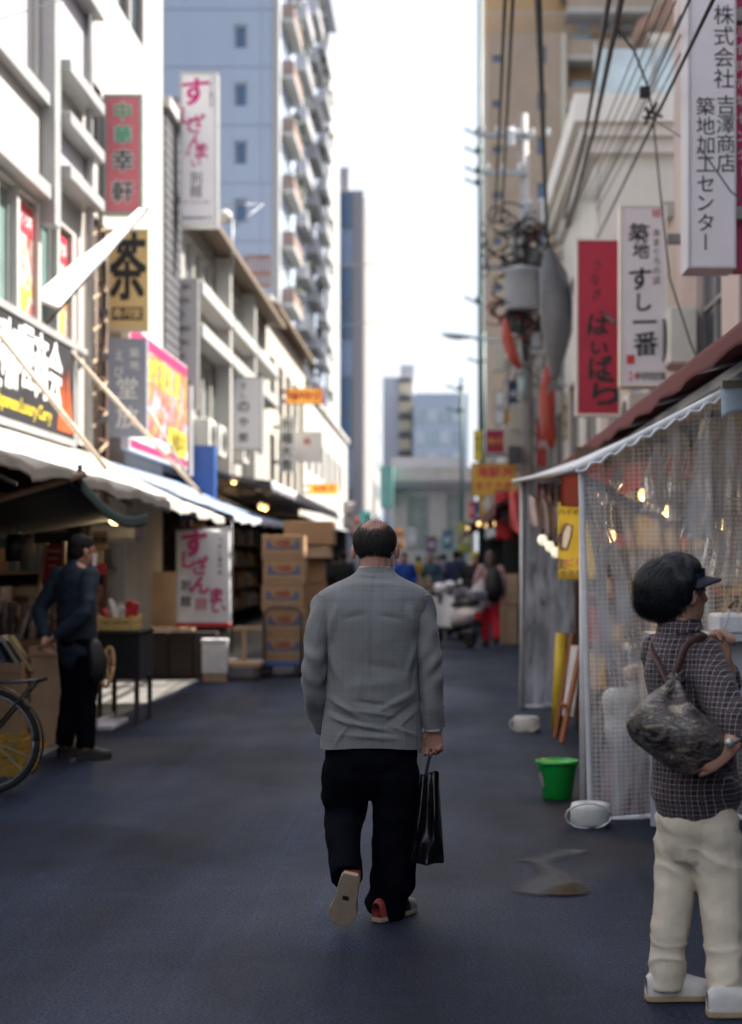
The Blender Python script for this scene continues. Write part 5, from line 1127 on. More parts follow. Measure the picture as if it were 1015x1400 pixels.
m = MB(); m.tube([c + Vector((.05 * math.cos(a), .15 * math.sin(a) * .6, .17 * math.sin(a) * 1.0 + 0)) + Vector((0, .0, 0)) for a in [q * math.pi / 12 for q in range(25)]], .018, 8); m.build('rim', M('honey_wood'), t, True)
for q in range(6):
    a = q * math.pi / 3; m = MB(); m.bar(c, c + Vector((.05 * math.cos(a), .09 * math.sin(a), .17 * math.sin(a))), .014); m.build('spoke', M('honey_wood'), t)
t = thing('white_trough', 'short white trough lying on the road edge by the cart wheel', 'trough', (GX(150, 14), 13.9, 0))
m = MB(); m.box((GX(138, 13.8), 13.6, .0), (GX(160, 13.8), 14.3, .05)); bevel(m.build('base', hemw, t), .01)
m = MB(); m.box((GX(138, 13.8), 13.6, .05), (GX(141, 13.8), 14.3, .1)); m.build('lip', hemw, t)
t = thing('yellow_tray', 'yellow plastic tray on the ground by the card bin', 'tray', (GX(58, 13), 13, 0))
m = MB(); m.box((GX(50, 12.6), 12.25, .0), (GX(72, 12.6), 12.46, .03)); m.build('base', yel, t)
for k in range(3):
    m = MB(); m.box((GX(51 + k * 7, 12.6), 12.24, .03), (GX(56 + k * 7, 12.6), 12.26, .1)); m.build('rib', yel, t)
t = thing('fluorescent_lamp', 'small glowing ring lamp under the white awning edge', 'lamp', W(158, 713, 15))
m = MB(); m.tube([W(150, 710, 15), W(154, 715, 15), W(160, 716, 15), W(166, 713, 15)], .014, 8); m.build('tube', M('lamp_glow', (1, .7, .3), .3, 0, emit=4, emitc=(1, .68, .28)), t, True)
m = MB(); m.box((GX(150, 15), 14.98, GZ(708, 15)), (GX(167, 15), 15.05, GZ(705, 15))); m.build('holder', dkgrey, t)
l_ = bpy.data.lights.new('tube_light', 'POINT'); l_.energy = 5; l_.color = (1, .72, .42); l_.shadow_soft_size = .08
lo_ = bpy.data.objects.new('tube_light', l_); C.objects.link(lo_); lo_.parent = t; lo_.location = (0, -.3, -.12)
t = thing('roll_shutter_box', 'grey shutter box under the awning behind the masked man', 'shutter box', W(165, 725, 16)); 
m = MB(); m.box((GX(120, 16), 16, GZ(740, 16)), (GX(187, 16), 16.4, GZ(714, 16))); bevel(m.build('case', midgrey, t), .04)
m = MB(); m.box((GX(122, 16), 15.99, GZ(742, 16)), (GX(185, 16), 16.02, GZ(740.3, 16))); m.build('slot', dkgrey, t)
t = thing('card_sheet', 'tall brown cardboard sheet leaning behind the sushi banner', 'cardboard', (GX(226, 19), 19.2, .6))
m = MB(); m.box((GX(208, 19.2), 19.2, GZ(858, 19.2)), (GX(262, 19.2), 19.23, GZ(782, 19.2))); m.build('sheet', kraft, t)
m = MB(); m.box((GX(206, 19.2), 19.1, GZ(862, 19.2)), (GX(264, 19.2), 19.4, GZ(858.4, 19.2))); m.build('ledge', ply, t)
t = thing('dark_cabinet', 'dark cabinets lining the shop front below the cardboard sheet', 'cabinet', (GX(230, 19.5), 19.4, 0))
for k in range(3):
    m = MB(); m.box((GX(200 + k * 33, 19.5), 19.42, 0), (GX(231 + k * 33, 19.5), 19.8, GZ(864, 19.5))); m.build('door', M('cab_dark', (.03, .018, .016), .6, .3, 5), t)
# dim goods at the back of the shops, each shelf a thing with its boxes
for s_i, (y0, y1) in enumerate(((11.2, 15.6), (16.0, 19.2), (20.8, 26.5), (27.6, 34), (34.4, 42), (42.5, 52))):
    t = thing('goods_shelf', 'dim shelf of boxed goods deep in the left shops, %s shop from the viewer' % ('first', 'second', 'third', 'fourth', 'fifth', 'sixth')[s_i], 'shelf', (-4.7, y0, 0)); rd = random.Random(s_i)
    for k in range(4):
        z = .35 + k * .5; m = MB(); m.box((-5.2, y0, z), (-4.62, y1, z + .03)); m.build('board', brown, t)
        y = y0 + .1
        while y < y1 - .4:
            w_ = rd.uniform(.18, .5); h_ = rd.uniform(.15, .4); m = MB(); m.box((-5.1, y, z + .032), (-4.66 - rd.uniform(0, .15), y + w_, z + .032 + h_)); m.build('goods_box', rd.choice([kraft, M('box_cream', (.5, .45, .36), .7, .2, 8), crate_red, dry[1], M('box_teal', (.05, .14, .15), .6, .2, 8), dry[2]]), t); y += w_ + rd.uniform(.02, .2)
for i, (px, py, Y) in enumerate(((320, 657, 30), (357, 692, 33), (363, 694, 34), (442, 742, 40), (300, 772, 25))):
    bulb('small warm shop lamp in the left row, %s from the viewer' % ('first', 'second', 'third', 'fifth', 'fourth')[i], W(px, py, Y), .055, warm, .15, 'shop lamps of the left row', power=2.5)
for i, (px, py, Y) in enumerate(((655, 716, 34), (664, 718, 35), (678, 716, 33), (640, 722, 42))):
    bulb('yellow shop lamp under the far right awning, %s' % ('left of a close pair', 'right of a close pair', 'nearest the red flag', 'deepest one')[i], W(px, py, Y), .045, warm, .15, 'shop lamps of the right row')
# ------------------------------------------------------------------ cartons and hand truck
blueink = M('blue_print', (.09, .11, .19), .6, .2, 8)
def carton(label, lo, hi, printed=True, mat=None, group='stacked cartons'):
    t = thing('carton', label, 'carton', lo, group); (a, b, c), (d, e, g) = lo, hi
    m = MB(); m.box(lo, hi); o = m.build('box', mat or kraft, t); bevel(o, .008)
    m = MB(); m.box((a + .01, (b + e) / 2 - .03, g), (d - .01, (b + e) / 2 + .03, g + .002)); m.build('tape', M('tape_tan', (.42, .3, .18), .3, .1, 5), t)
    if printed:
        w_, h_ = d - a, g - c; y = b - .003
        m = MB(); m.box((a + .1 * w_, y, c + .42 * h_), (d - .1 * w_, y + .002, c + .5 * h_))
        for sx in (0, 1):
            q = lambda f: (a + f * w_) if sx == 0 else (d - f * w_)
            m.prism([(q(.1), y, c + .5 * h_), (q(.32), y, c + .5 * h_), (q(.24), y, c + .62 * h_), (q(.2), y, c + .8 * h_), (q(.12), y, c + .82 * h_)], (0, .002, 0))
        m.build('wave_print', blueink, t)
        m = MB(); 
        for i, ch in enumerate('冷凍魚'): put_glyph(m, ch, Vector((a + w_ * (.38 + .12 * i), y - .001, c + .68 * h_)), EX, EZ, .085, .03)
        m.build('lettering', M('faded_red_print', (.34, .09, .06), .7, .2, 9), t)
        m = MB(); hline(m, 'FROZEN SEAFOOD', Vector(((a + d) / 2, y - .001, c + .2 * h_)), EX, EZ, .05, .0); m.build('lettering', M('grey_print', (.16, .11, .08), .7, .1, 9), t)
    return t
xa, xb = GX(358.5, 20), GX(416, 20)
ords = ('bottom', 'second from bottom', 'middle', 'second from top', 'top')
for k in range(5):
    z = .19 + k * .328; dx = (0, .012, -.008, .01, -.004)[k]
    carton('brown carton with blue wave print on the blue hand truck, %s' % ords[k], (xa + dx, 20.0, z), (xb + dx, 20.45, z + .324))
z = .19 + 5 * .328
for k, (pa, pb, ya, yb) in enumerate(((416, 446, 905, 868), (416, 445, 867, 830), (417, 446, 829, 798), (416, 445, 797, 765))):
    carton('plain carton in the narrow stack behind the printed cartons, %s' % ('lowest', 'second', 'third', 'highest')[k], (GX(pa - 12, 21.4), 21.2, GZ(ya, 21.3) if k else .0), (GX(pb, 21.4), 21.6, GZ(yb, 21.3)), False, kraft)
carton('flat carton under the widest top carton', (GX(398, 21.2), 21.0, GZ(763, 21.2)), (GX(453, 21.2), 21.6, GZ(746, 21.2)), False, kraftl)
carton('wide carton crowning the rear stack', (GX(391, 21.2), 20.95, GZ(745, 21.2)), (GX(457, 21.2), 21.65, GZ(713, 21.2)), False, kraft)
t = thing('hand_truck', 'blue platform hand truck with hoop handle under the cartons', 'hand truck', (xa, 20, 0))
m = MB(); m.box((xa - .04, 19.85, .14), (xb + .08, 20.6, .185)); bevel(m.build('platform', M('truck_blue', (.02, .08, .30), .45, .15, 6), t), .012)
for xx in (xa + .06, xb - .04):
    for yy in (19.95, 20.5):
        m = MB(); m.lathe((0, 0, 0), [(.065, -.02), (.07, -.012), (.07, .012), (.065, .02)], 14); m.v = [Vector((xx + v.z, yy + v.x, .07 + v.y)) for v in m.v]; m.build('wheel', dkgrey, t, True)
m = MB(); xl, xr, zt_ = GX(361, 19.8), GX(412, 19.8), GZ(831, 19.8); m.tube([(xl, 19.84, .16), (xl, 19.84, zt_ - .1), (xl + .05, 19.84, zt_ - .02), (xl + .12, 19.84, zt_), (xr - .12, 19.84, zt_), (xr - .05, 19.84, zt_ - .02), (xr, 19.84, zt_ - .1), (xr, 19.84, .16)], .017, 8); m.build('handle', dkgrey, t, True)
t = thing('flat_cart', 'flat wooden cart with an upright post left of the cartons', 'cart', (GX(330, 19.6), 19.6, 0))
for k in range(5):
    m = MB(); m.box((GX(300, 19.6), 19.2 + k * .16, .17), (GX(360, 19.6), 19.34 + k * .16, .22)); m.build('plank', ply, t)
for xx in (304, 352):
    m = MB(); m.box((GX(xx, 19.6), 19.2, .08), (GX(xx + 5, 19.6), 19.98, .168)); m.build('bearer', brown, t)
    for yy in (19.25, 19.85):
        m = MB(); m.lathe((0, 0, 0), [(.055, -.02), (.06, -.01), (.06, .01), (.055, .02)], 12); m.v = [Vector((GX(xx + 3, 19.6) + v.z, yy + v.x, .06 + v.y)) for v in m.v]; m.build('wheel', dkgrey, t, True)
m = MB(); m.bar((GX(334, 19.7), 19.7, .22), (GX(334, 19.7), 19.7, GZ(858, 19.7)), .05); m.build('post', ply, t)
m = MB(); m.bar((GX(312, 19.7), 19.68, GZ(860, 19.7)), (GX(358, 19.7), 19.68, GZ(858, 19.7)), .05); m.build('rail', ply, t)
t = thing('foam_box', 'white foam box on the ground under the sushi banner', 'box', (GX(296, 19.3), 19.2, 0))
m = MB(); m.box((GX(280, 19.3), 19.05, .1), (GX(314, 19.3), 19.18, .48)); bevel(m.build('body', hemw, t), .012)
m = MB(); m.box((GX(279, 19.3), 19.04, .483), (GX(315, 19.3), 19.19, .53)); bevel(m.build('lid', hemw, t), .012)
m = MB(); m.box((GX(281, 19.3), 19.06, .0), (GX(313, 19.3), 19.17, .097)); m.build('board_under', ply, t)
for i, (pa, pb, ya, yb, Y, lb) in enumerate(((686, 708, 872, 828, 27.5, 'brown carton at the foot of the far right stall'), (688, 709, 827, 785, 27.5, 'brown carton stacked at the far right stall'), (560, 590, 815, 788, 36, 'pale carton among the crowd left of the scooters'))):
    carton(lb, (GX(pa, Y), Y, 0 if i == 0 else GZ(ya, Y)), (GX(pb, Y), Y + .5, GZ(yb, Y)), False, kraftl, 'loose cartons')
# ------------------------------------------------------------------ bicycle at the left edge
t = thing('bicycle', 'dark city bicycle parked at the left edge with its rear wheel showing', 'bicycle', (-3.0, 9.95, 0)); bm = M('bike_black', (.015, .017, .02), .35, .2, 6, metal=.3)
def wheel(cx, cy):
    c = Vector((cx, cy, .335)); n = 40; ring = [c + Vector((.325 * math.cos(a), 0, .325 * math.sin(a))) for a in [2 * math.pi * k / n for k in range(n + 1)]]
    m = MB(); m.tube(ring, .019, 8, ref=(0, 1, 0)); w_ = m.build('wheel', M('tyre', (.015, .015, .016), .8, .2, 9), t, True)
    m = MB(); m.tube([c + Vector((.30 * math.cos(a), 0, .30 * math.sin(a))) for a in [2 * math.pi * k / n for k in range(n + 1)]], .010, 6, ref=(0, 1, 0)); m.build('rim', galv, w_, True)
    m = MB(); m.tube([c + Vector((0, -.05, 0)), c + Vector((0, .05, 0))], .025, 10); m.build('hub', galv, w_, True)
    for k in range(18):
        a = 2 * math.pi * k / 18; m = MB(); m.tube([c + Vector((.02 * math.cos(a + 1), .03 * (-1) ** k, .02 * math.sin(a + 1))), c + Vector((.3 * math.cos(a), 0, .3 * math.sin(a)))], .002, 4); m.build('spoke', galv, w_)
    m = MB(); m.sheet(lambda u, v: c + Vector(((.365 + .004 * math.cos(6 * v - 3)) * math.cos(-.6 + 3.2 * u), -.03 + .06 * v, (.365) * math.sin(-.6 + 3.2 * u))), 24, 3, .003); m.build('mudguard', bm, t, True)
    return c
rw = wheel(GX(-18, 9.95), 9.95); fw_ = wheel(GX(-18, 9.95) - 1.08, 9.95)
S = lambda a, b, r=.014, nm='frame_tube': (lambda m: (m.tube([a, b], r, 8), m.build(nm, bm, t, True)))(MB())
bb_ = Vector((rw.x - .45, 9.95, .3)); seat_t = Vector((rw.x - .28, 9.95, .82)); head_t = Vector((fw_.x + .22, 9.95, .9)); head_b = Vector((fw_.x + .16, 9.95, .65))
for dy in (-.05, .05):
    S(rw + Vector((0, dy, 0)), bb_ + Vector((0, dy * .5, 0)), .01, 'chain_stay'); S(rw + Vector((0, dy, 0)), seat_t + Vector((0, dy * .3, -.12)), .008, 'seat_stay'); S(head_b + Vector((0, dy, 0)), fw_ + Vector((0, dy, 0)), .012, 'fork_blade')
S(bb_, seat_t + Vector((.02, 0, .1)), .016); S(bb_, head_b, .016); S(seat_t + Vector((-.04, 0, -.2)), head_t + Vector((0, 0, -.1)), .016); S(head_b, head_t + Vector((.0, 0, .1)), .016)
m = MB(); m.tube([seat_t + Vector((-.15, 0, .13)), seat_t + Vector((0, 0, .14)), seat_t + Vector((.14, 0, .15))], [(.03, .03), (.04, .06), (.05, .11)], 12, ref=(0, 0, 1), dome=True); m.build('saddle', bm, t, True)
m = MB(); hb = head_t + Vector((0, 0, .12)); m.tube([hb + Vector((.22, -.3, .05)), hb + Vector((0, -.28, .08)), hb, hb + Vector((0, .28, .08)), hb + Vector((.22, .3, .05))], .012, 8); m.build('handlebar', galv, t, True)
zr = GZ(938, 9.95)
rk = [(GX(58, 9.95), zr + .04), (GX(-60, 9.95), zr)]
for dy in (-.06, 0, .06):
    m = MB(); m.tube([(rk[0][0], 9.95 + dy, rk[0][1]), (rk[1][0], 9.95 + dy, rk[1][1])], .008, 6); m.build('rack_rod', bm, t, True)
m = MB(); m.bar((rk[0][0], 9.86, rk[0][1]), (rk[0][0], 10.04, rk[0][1]), .02); m.build('rack_end', bm, t)
for dy in (-.07, .07):
    S((rk[0][0] - .03, 9.95 + dy, rk[0][1]), rw + Vector((0, dy, 0)), .008, 'rack_stay')
crate('golden_crate', 'golden yellow crate on the ground behind the bicycle wheel', (GX(-10, 10.9), 10.7, 0), (GX(38, 10.9), 11.2, .26), M('old_gold', (.36, .22, .03), .5, .25, 6), slots=4)
# ------------------------------------------------------------------ scooters
def scooter(label, loc, rz, wm):
    t = thing('scooter', label, 'scooter', (0, 0, 0), 'parked scooters'); bk = M('scooter_black', (.015, .015, .017), .5, .2, 8)
    for xx in (-.6, .62):
        m = MB(); c = Vector((xx, 0, .22)); m.tube([c + Vector((.17 * math.cos(a), 0, .17 * math.sin(a))) for a in [k * math.pi / 12 for k in range(25)]], .05, 8, ref=(0, 1, 0)); w_ = m.build('wheel', M('tyre'), t, True)
        m = MB(); m.tube([c + Vector((0, -.04, 0)), c + Vector((0, .04, 0))], .1, 12); m.build('rim', galv, w_, True)
    m = MB(); m.tube([(-.85, 0, .62), (-.55, 0, .55), (-.2, 0, .5), (-.12, 0, .36)], [(.06, .1), (.16, .17), (.17, .15), (.08, .12)], 14, ref=(0, 0, 1)); m.build('tail_body', wm, t, True)
    m = MB(); m.tube([(-.8, 0, .76), (-.45, 0, .78), (-.12, 0, .72)], [(.04, .1), (.06, .15), (.05, .12)], 12, ref=(0, 0, 1), dome=True); m.build('seat', bk, t, True)
    m = MB(); m.box((-.18, -.16, .28), (.34, .16, .33)); bevel(m.build('floorboard', bk, t), .02)
    m = MB(); m.sheet(lambda u, v: Vector((.34 + .17 * v - .1 * abs(2 * u - 1) ** 2, -.24 + .48 * u + (0), .28 + .58 * v)), 10, 8, (.03, 0, 0)); m.build('leg_shield', wm, t, True)
    m = MB(); m.tube([(.62, 0, .24), (.52, 0, .6), (.45, 0, .98)], .035, 8); m.build('steering_column', bk, t, True)
    m = MB(); m.tube([(.42, -.36, 1.0), (.46, -.15, 1.03), (.46, .15, 1.03), (.42, .36, 1.0)], .018, 8); m.build('handlebar', bk, t, True)
    m = MB(); m.ell((.5, 0, 1.0), .12, .14, .1); q = m.build('head_cowl', wm, t, True)
    m = MB(); m.ell((.6, 0, .99), .03, .08, .06); m.build('headlight', glassl, q, True)
    m = MB(); m.sheet(lambda u, v: Vector((.62 + .25 * math.cos(.2 + 2.2 * u), -.07 + .14 * v, .22 + .25 * math.sin(.2 + 2.2 * u))), 12, 3, .01); m.build('front_mudguard', wm, t, True)
    for s in (-1, 1):
        m = MB(); m.tube([(.44, s * .3, 1.02), (.42, s * .36, 1.2)], .008, 6); q = m.build('mirror', bk, t, True)
        m = MB(); m.ell((.42, s * .37, 1.24), .015, .06, .05); m.build('mirror_glass', bk, q, True)
    m = MB(); m.box((-.98, -.15, .80), (-.7, .15, .98)); bevel(m.build('rear_box', M('scooter_grey', (.16, .17, .2), .5, .15, 6), t), .04)
    m = MB(); m.box((-.92, -.06, .5), (-.86, .06, .62)); m.build('tail_light', redink, t)
    m = MB(); m.tube([(-.55, .13, .25), (-.95, .13, .3)], .04, 10); m.build('exhaust', dkgrey, t, True)
    t.location = loc; t.rotation_euler.z = rz; return t
sw = M('scooter_white', (.74, .74, .73), .3, .06, 3, coat=.3)
scooter('white scooter parked nearest, with grey box and tail towards the viewer', (GX(620, 26.8), 27.0, 0), R(118), sw)
scooter('white scooter parked behind the nearest one', (GX(622, 29.5), 29.6, 0), R(100), sw)
scooter('white scooter parked farthest among the crowd', (GX(628, 33), 33, 0), R(80), sw)

# service cables, boxes and hanging cloth banners round the pole and down the right row
for i, (a_, b_) in enumerate((((716, 330), (775, 352)), ((716, 345), (790, 330)), ((700, 300), (668, 300)), ((718, 430), (782, 470)), ((716, 470), (775, 452)), ((720, 500), (788, 520)), ((712, 410), (672, 400)), ((722, 380), (760, 345)), ((710, 355), (660, 320)))):
    A_, B_ = W(*a_, 34.6), W(*b_, 33.6); q_ = [A_.lerp(B_, k / 10) - Vector((0, 0, .35 * (k / 10) * (1 - k / 10) * 4 * (.4 + .2 * (i % 3)))) for k in range(11)]
    m = MB(); m.tube(q_, .016, 6); m.build('service_cable', black, up, True)
for i, (px, py, w_, h_) in enumerate(((706, 338, .3, .4), (735, 352, .25, .35), (700, 440, .3, .5), (733, 470, .2, .5), (708, 500, .22, .4), (738, 560, .25, .5), (704, 622, .3, .4))):
    c = W(px, py, 34.7); m = MB(); m.box((c.x - w_ / 2, 34.6, c.z - h_ / 2), (c.x + w_ / 2, 34.8, c.z + h_ / 2)); bevel(m.build('junction_box', (offw, midgrey, dkgrey, M('transformer_grey'))[i % 4], up), .02)
ordn = ('first', 'second', 'third', 'fourth', 'fifth', 'sixth', 'seventh', 'eighth')
for i, (px, py, Y, w_, h_, col, cn) in enumerate(((690, 705, 29, .35, .9, (.45, .03, .04), 'red'), (672, 700, 38, .3, .8, (.62, .60, .56), 'white'), (664, 690, 44, .35, .7, (.5, .3, .04), 'yellow'), (655, 705, 50, .3, .9, (.03, .06, .2), 'blue'), (648, 698, 55, .35, .6, (.5, .05, .05), 'scarlet'), (500, 715, 60, .4, .9, (.05, .28, .26), 'teal'), (477, 705, 46, .35, .8, (.55, .5, .48), 'cream'), (486, 722, 52, .3, .7, (.4, .08, .06), 'rust'), (545, 738, 85, .6, 1.1, (.38, .15, .03), 'orange'), (563, 735, 92, .6, 1.2, (.45, .44, .42), 'pale'), (590, 745, 80, .5, .8, (.12, .04, .12), 'purple'), (612, 738, 75, .5, .9, (.07, .16, .25), 'sky blue'), (636, 735, 66, .6, 1.3, (.3, .3, .08), 'olive'))):
    c = W(px, py, Y); t = thing('cloth_banner', '%s cloth banner hanging down the far stalls' % cn, 'banner', c, 'far cloth banners')
    m = MB(); m.sheet(lambda u, v: c + Vector(((u - .5) * w_, .04 * math.sin(6 * u + 3 * v), (v - .5) * h_)), 8, 10, (0, .005, 0)); m.build('cloth', M('banner_' + cn, col, .8, .2, 4), t, True)
    m = MB(); m.tube([c + Vector((-w_ * .6, 0, h_ / 2 + .01)), c + Vector((w_ * .6, 0, h_ / 2 + .01))], .012, 6); m.build('rod', dkgrey, t, True)
    m = MB(); put_glyph(m, '寿丼鮮魚味海市場肉酒茶米塩'[i], c + Vector((0, -.05, 0)), EX, EZ, w_ * .7, .0); m.build('character', whitei if i not in (1, 6) else ink, t)

for i, (x0, y0, x1, y1, Y, fc, fcn, tx, ic) in enumerate(((742, 500, 762, 590, 37, (.60, .58, .55), 'white', '鮮魚', redink), (752, 430, 768, 500, 36.4, (.03, .05, .12), 'navy', '寿司', whitei), (733, 575, 752, 640, 40, (.45, .05, .04), 'brick red', '丼', whitei), (706, 455, 716, 520, 52, (.55, .5, .42), 'cream', '酒', ink), (690, 560, 704, 585, 45, (.5, .33, .05), 'amber', '肉', redink), (676, 535, 690, 580, 60, (.55, .55, .56), 'pale grey', '茶', ink), (664, 640, 680, 668, 56, (.05, .2, .12), 'green', '海苔', whitei), (768, 540, 786, 600, 33.6, (.58, .5, .36), 'tan', '乾物', ink))):
    sign('alley_sign', 'small %s shop sign crowded round the utility pole' % fcn, (x0, y0, x1, y1), Y, M('alley_face_%d' % i, fc, .55, .2, 3), [(tx, (x0 + x1) / 2, y0 + (y1 - y0) * (.3 if len(tx) > 1 else .5), min(13, (x1 - x0) * .7), (y1 - y0) * .38, ic, 'v', .0)], depth=.12, fw=1, frame=dkgrey, bracket=2.85, group='alley shop signs')
for i in range(9):
    Y0 = 20 + i * 1.5; cable('thin dark cable sagging along the right row, %s of nine' % ('first', 'second', 'third', 'fourth', 'fifth', 'sixth', 'seventh', 'eighth', 'ninth')[i], [(700 + i * 7, 318 + (i * 37) % 60, 34.6), (722 - i * 3, 420 + (i * 53) % 90, 48 + i * 1.3), (676 + i, 560 + (i * 29) % 40, 78)], .02, .25)
# ------------------------------------------------------------------ people
skin = M('skin', (.50, .27, .19), .5, .1, 12, spec=.4); skin2 = M('skin_ruddy', (.42, .21, .155), .5, .12, 14, spec=.4)
for k_ in ('skin', 'skin_ruddy'):
    MATS[k_].node_tree.nodes['Principled BSDF'].inputs['Subsurface Weight'].default_value = .08
    MATS[k_].node_tree.nodes['Principled BSDF'].inputs['Subsurface Scale'].default_value = .02
hairm = M('hair_black', (.016, .0135, .013), .65, .4, 40, spec=.2)
def chain(mb, rows, seg=12, ref=None, k=4, dome=True):
    q = crs([tuple(map(float, r)) for r in rows], k)
    mb.tube([r[:3] for r in q], [(max(.003, r[3]), max(.003, r[4] if len(r) > 4 else r[3])) for r in q], seg, ref=ref, dome=dome); return mb
def hand(mb, wrist, d, row, pn, curl=.5, thumb=1.0, sc=1.0):
    wrist, d, row, pn = Vector(wrist), Vector(d).normalized(), Vector(row).normalized(), Vector(pn).normalized()
    pe = wrist + d * .085 * sc
    mb.tube([wrist - d * .02, wrist + d * .03 * sc, pe], [(.026 * sc, .019 * sc), (.038 * sc, .017 * sc), (.041 * sc, .014 * sc)], 12, ref=row, dome=True)
    for i, ln in enumerate((.074, .082, .076, .06)):
        p = pe + row * (.031 - .0205 * i) * sc - d * (.006 * abs(i - 1) * sc); a = 0; pts = [p - d * .012 * sc]; pts.append(p)
        for j, f in enumerate((.45, .32, .23)):
            a += curl * (.9 + .12 * i) * (1.0, 1.15, .8)[j]; dv = d * math.cos(a) + pn * math.sin(a) + row * (.05 - .035 * i); p = p + dv * ln * f * sc; pts.append(p)
        mb.tube(pts, [.0088 * sc, .0088 * sc, .0083 * sc, .0075 * sc, .0062 * sc], 10, dome=True)
    b = wrist + d * .025 * sc + row * .034 * sc; td = (row * .55 + d * .75 + pn * .35 * thumb).normalized(); t2 = (d * .8 + pn * .6 * thumb + row * .05).normalized()
    mb.tube([b - td * .02 * sc, b + td * .03 * sc, b + td * .03 * sc + t2 * .032 * sc, b + td * .03 * sc + t2 * .055 * sc], [.014 * sc, .011 * sc, .0098 * sc, .007 * sc], 10, dome=True)
def head(mb, c, f, up, s=1.0):
    """skull, jaw, nose, ears; c = centre between the ears, f = facing, up"""
    c, f, up = Vector(c), Vector(f).normalized(), Vector(up).normalized(); r = f.cross(up).normalized(); up = r.cross(f).normalized()
    mt = Matrix((r, f, up)).transposed()
    mb.ell(c + up * .035 * s - f * .008 * s, .077 * s, .096 * s, .085 * s, mt)
    mb.ell(c + f * .035 * s - up * .045 * s, .058 * s, .062 * s, .075 * s, mt)
    mb.ell(c + f * .06 * s - up * .085 * s, .03 * s, .032 * s, .028 * s, mt, 10, 8)
    mb.tube([c + f * .088 * s + up * .02 * s, c + f * .108 * s - up * .018 * s, c + f * .09 * s - up * .03 * s], [.009 * s, .014 * s, .012 * s], 8, dome=True)
    mb.tube([c + f * .088 * s - up * .055 * s - r * .018 * s, c + f * .094 * s - up * .055 * s, c + f * .088 * s - up * .055 * s + r * .018 * s], [.006 * s, .008 * s, .006 * s], 8, dome=True)
    for q in (-1, 1):
        mb.ell(c + f * .082 * s + up * .018 * s + r * q * .03 * s, .014 * s, .008 * s, .009 * s, mt, 8, 6)
        e = (mt @ Matrix.Rotation(q * R(-22), 3, 'Z'))
        mb.ell(c - f * .004 * s + r * q * .086 * s - up * .006 * s, .011 * s, .02 * s, .032 * s, e, 10, 8)
    return mt
def shoe(parent, heel, f, up, mat, solem, L=.27, wd=1.0, heelm=None, toem=None):
    heel, f, up = Vector(heel), Vector(f).normalized(), Vector(up).normalized(); r = f.cross(up).normalized(); up = r.cross(f).normalized()
    prof = [(0, .022), (.02, .031), (.08, .034), (.14, .036), (.19, .045), (.23, .043), (.26, .030), (.272, .014)]
    k = L / .272; m = MB()
    pts = [heel + f * s * k + r * (w_ * wd) for s, w_ in prof] + [heel + f * s * k - r * (w_ * wd * .96) for s, w_ in reversed(prof)]
    m.prism([p for p in pts], up * .022); so_ = m.build('shoe', mat, parent); so_.data.materials.clear(); so_.data.materials.append(mat)
    q = crs([(s, w_, h) for (s, w_), h in zip(prof, (.06, .075, .078, .07, .055, .045, .036, .02))], 3)
    m2 = MB(); n = 14; vs = []; fs = []
    for s, w_, h in q:
        for j in range(n + 1):
            a = math.pi * j / n; vs.append(heel + f * s * k * .99 + f * .002 + r * (w_ * wd * .97 * math.cos(a)) + up * (.021 + h * math.sin(a) ** .7))
    for i in range(len(q) - 1):
        for j in range(n): fs.append((i * (n + 1) + j, i * (n + 1) + j + 1, (i + 1) * (n + 1) + j + 1, (i + 1) * (n + 1) + j))
    fs.append(tuple(range(n + 1))); fs.append(tuple((len(q) - 1) * (n + 1) + j for j in range(n + 1))[::-1])
    o0 = org(parent)
    # the shoe is the upper; the sole is its sub-part
    me = bpy.data.meshes.new('shoe'); me.from_pydata([v - o0 for v in vs], [], fs)
    sole_me = so_.data; so_.data = me; me.materials.append(mat); me.materials.append(heelm or mat); me.materials.append(toem or mat)
    for p in me.polygons:
        p.use_smooth = True
        c = (p.center + o0 - heel).dot(f) / k
        p.material_index = 1 if c < .075 else 2 if c > .19 else 0
    sole_me.materials.clear(); sole_me.materials.append(solem)
    sob = bpy.data.objects.new('sole', sole_me); C.objects.link(sob); sob.parent = so_; bevel(sob, .004)
    return so_
def strands(mb, c, rad, mt, n, region, flow, ln, wd, rd, lift=(.0, .01)):
    """hair ribbons lying on an ellipsoid: region(dir)->bool, flow(dir)->tangent-ish direction"""
    c = Vector(c); k = 0; tries = 0
    while k < n and tries < n * 40:
        tries += 1
        d = Vector((rd.gauss(0, 1), rd.gauss(0, 1), rd.gauss(0, 1))).normalized()
        if not region(d): continue
        k += 1; p = d.copy(); pts = []; l0 = rd.uniform(*lift); st = ln * rd.uniform(.6, 1.2) / 4
        j = Vector((rd.uniform(-.3, .3), rd.uniform(-.3, .3), rd.uniform(-.3, .3)))
        for i in range(5):
            q = Vector((p.x * rad[0], p.y * rad[1], p.z * rad[2])); pts.append(c + mt @ (q * (1 + l0 / max(rad) + .012 * math.sin(i * 1.3 + tries))))
            fl = flow(p) + j * .5; fl = (fl - p * fl.dot(p)).normalized(); p = (p + fl * st / max(rad)).normalized()
        sd_ = (mt @ Vector((rd.uniform(-1, 1), rd.uniform(-1, 1), rd.uniform(-1, 1)))).normalized()
        vs = []; fs = []
        for i, q in enumerate(pts):
            tn = (pts[min(i + 1, 4)] - pts[max(0, i - 1)]).normalized(); sv = tn.cross((q - c).normalized()).normalized(); w_ = wd * (1, 1, .9, .6, .15)[i]
            vs += [q - sv * w_, q + sv * w_]
        for i in range(4): fs.append((2 * i, 2 * i + 1, 2 * i + 3, 2 * i + 2))
        mb.add(vs, fs)
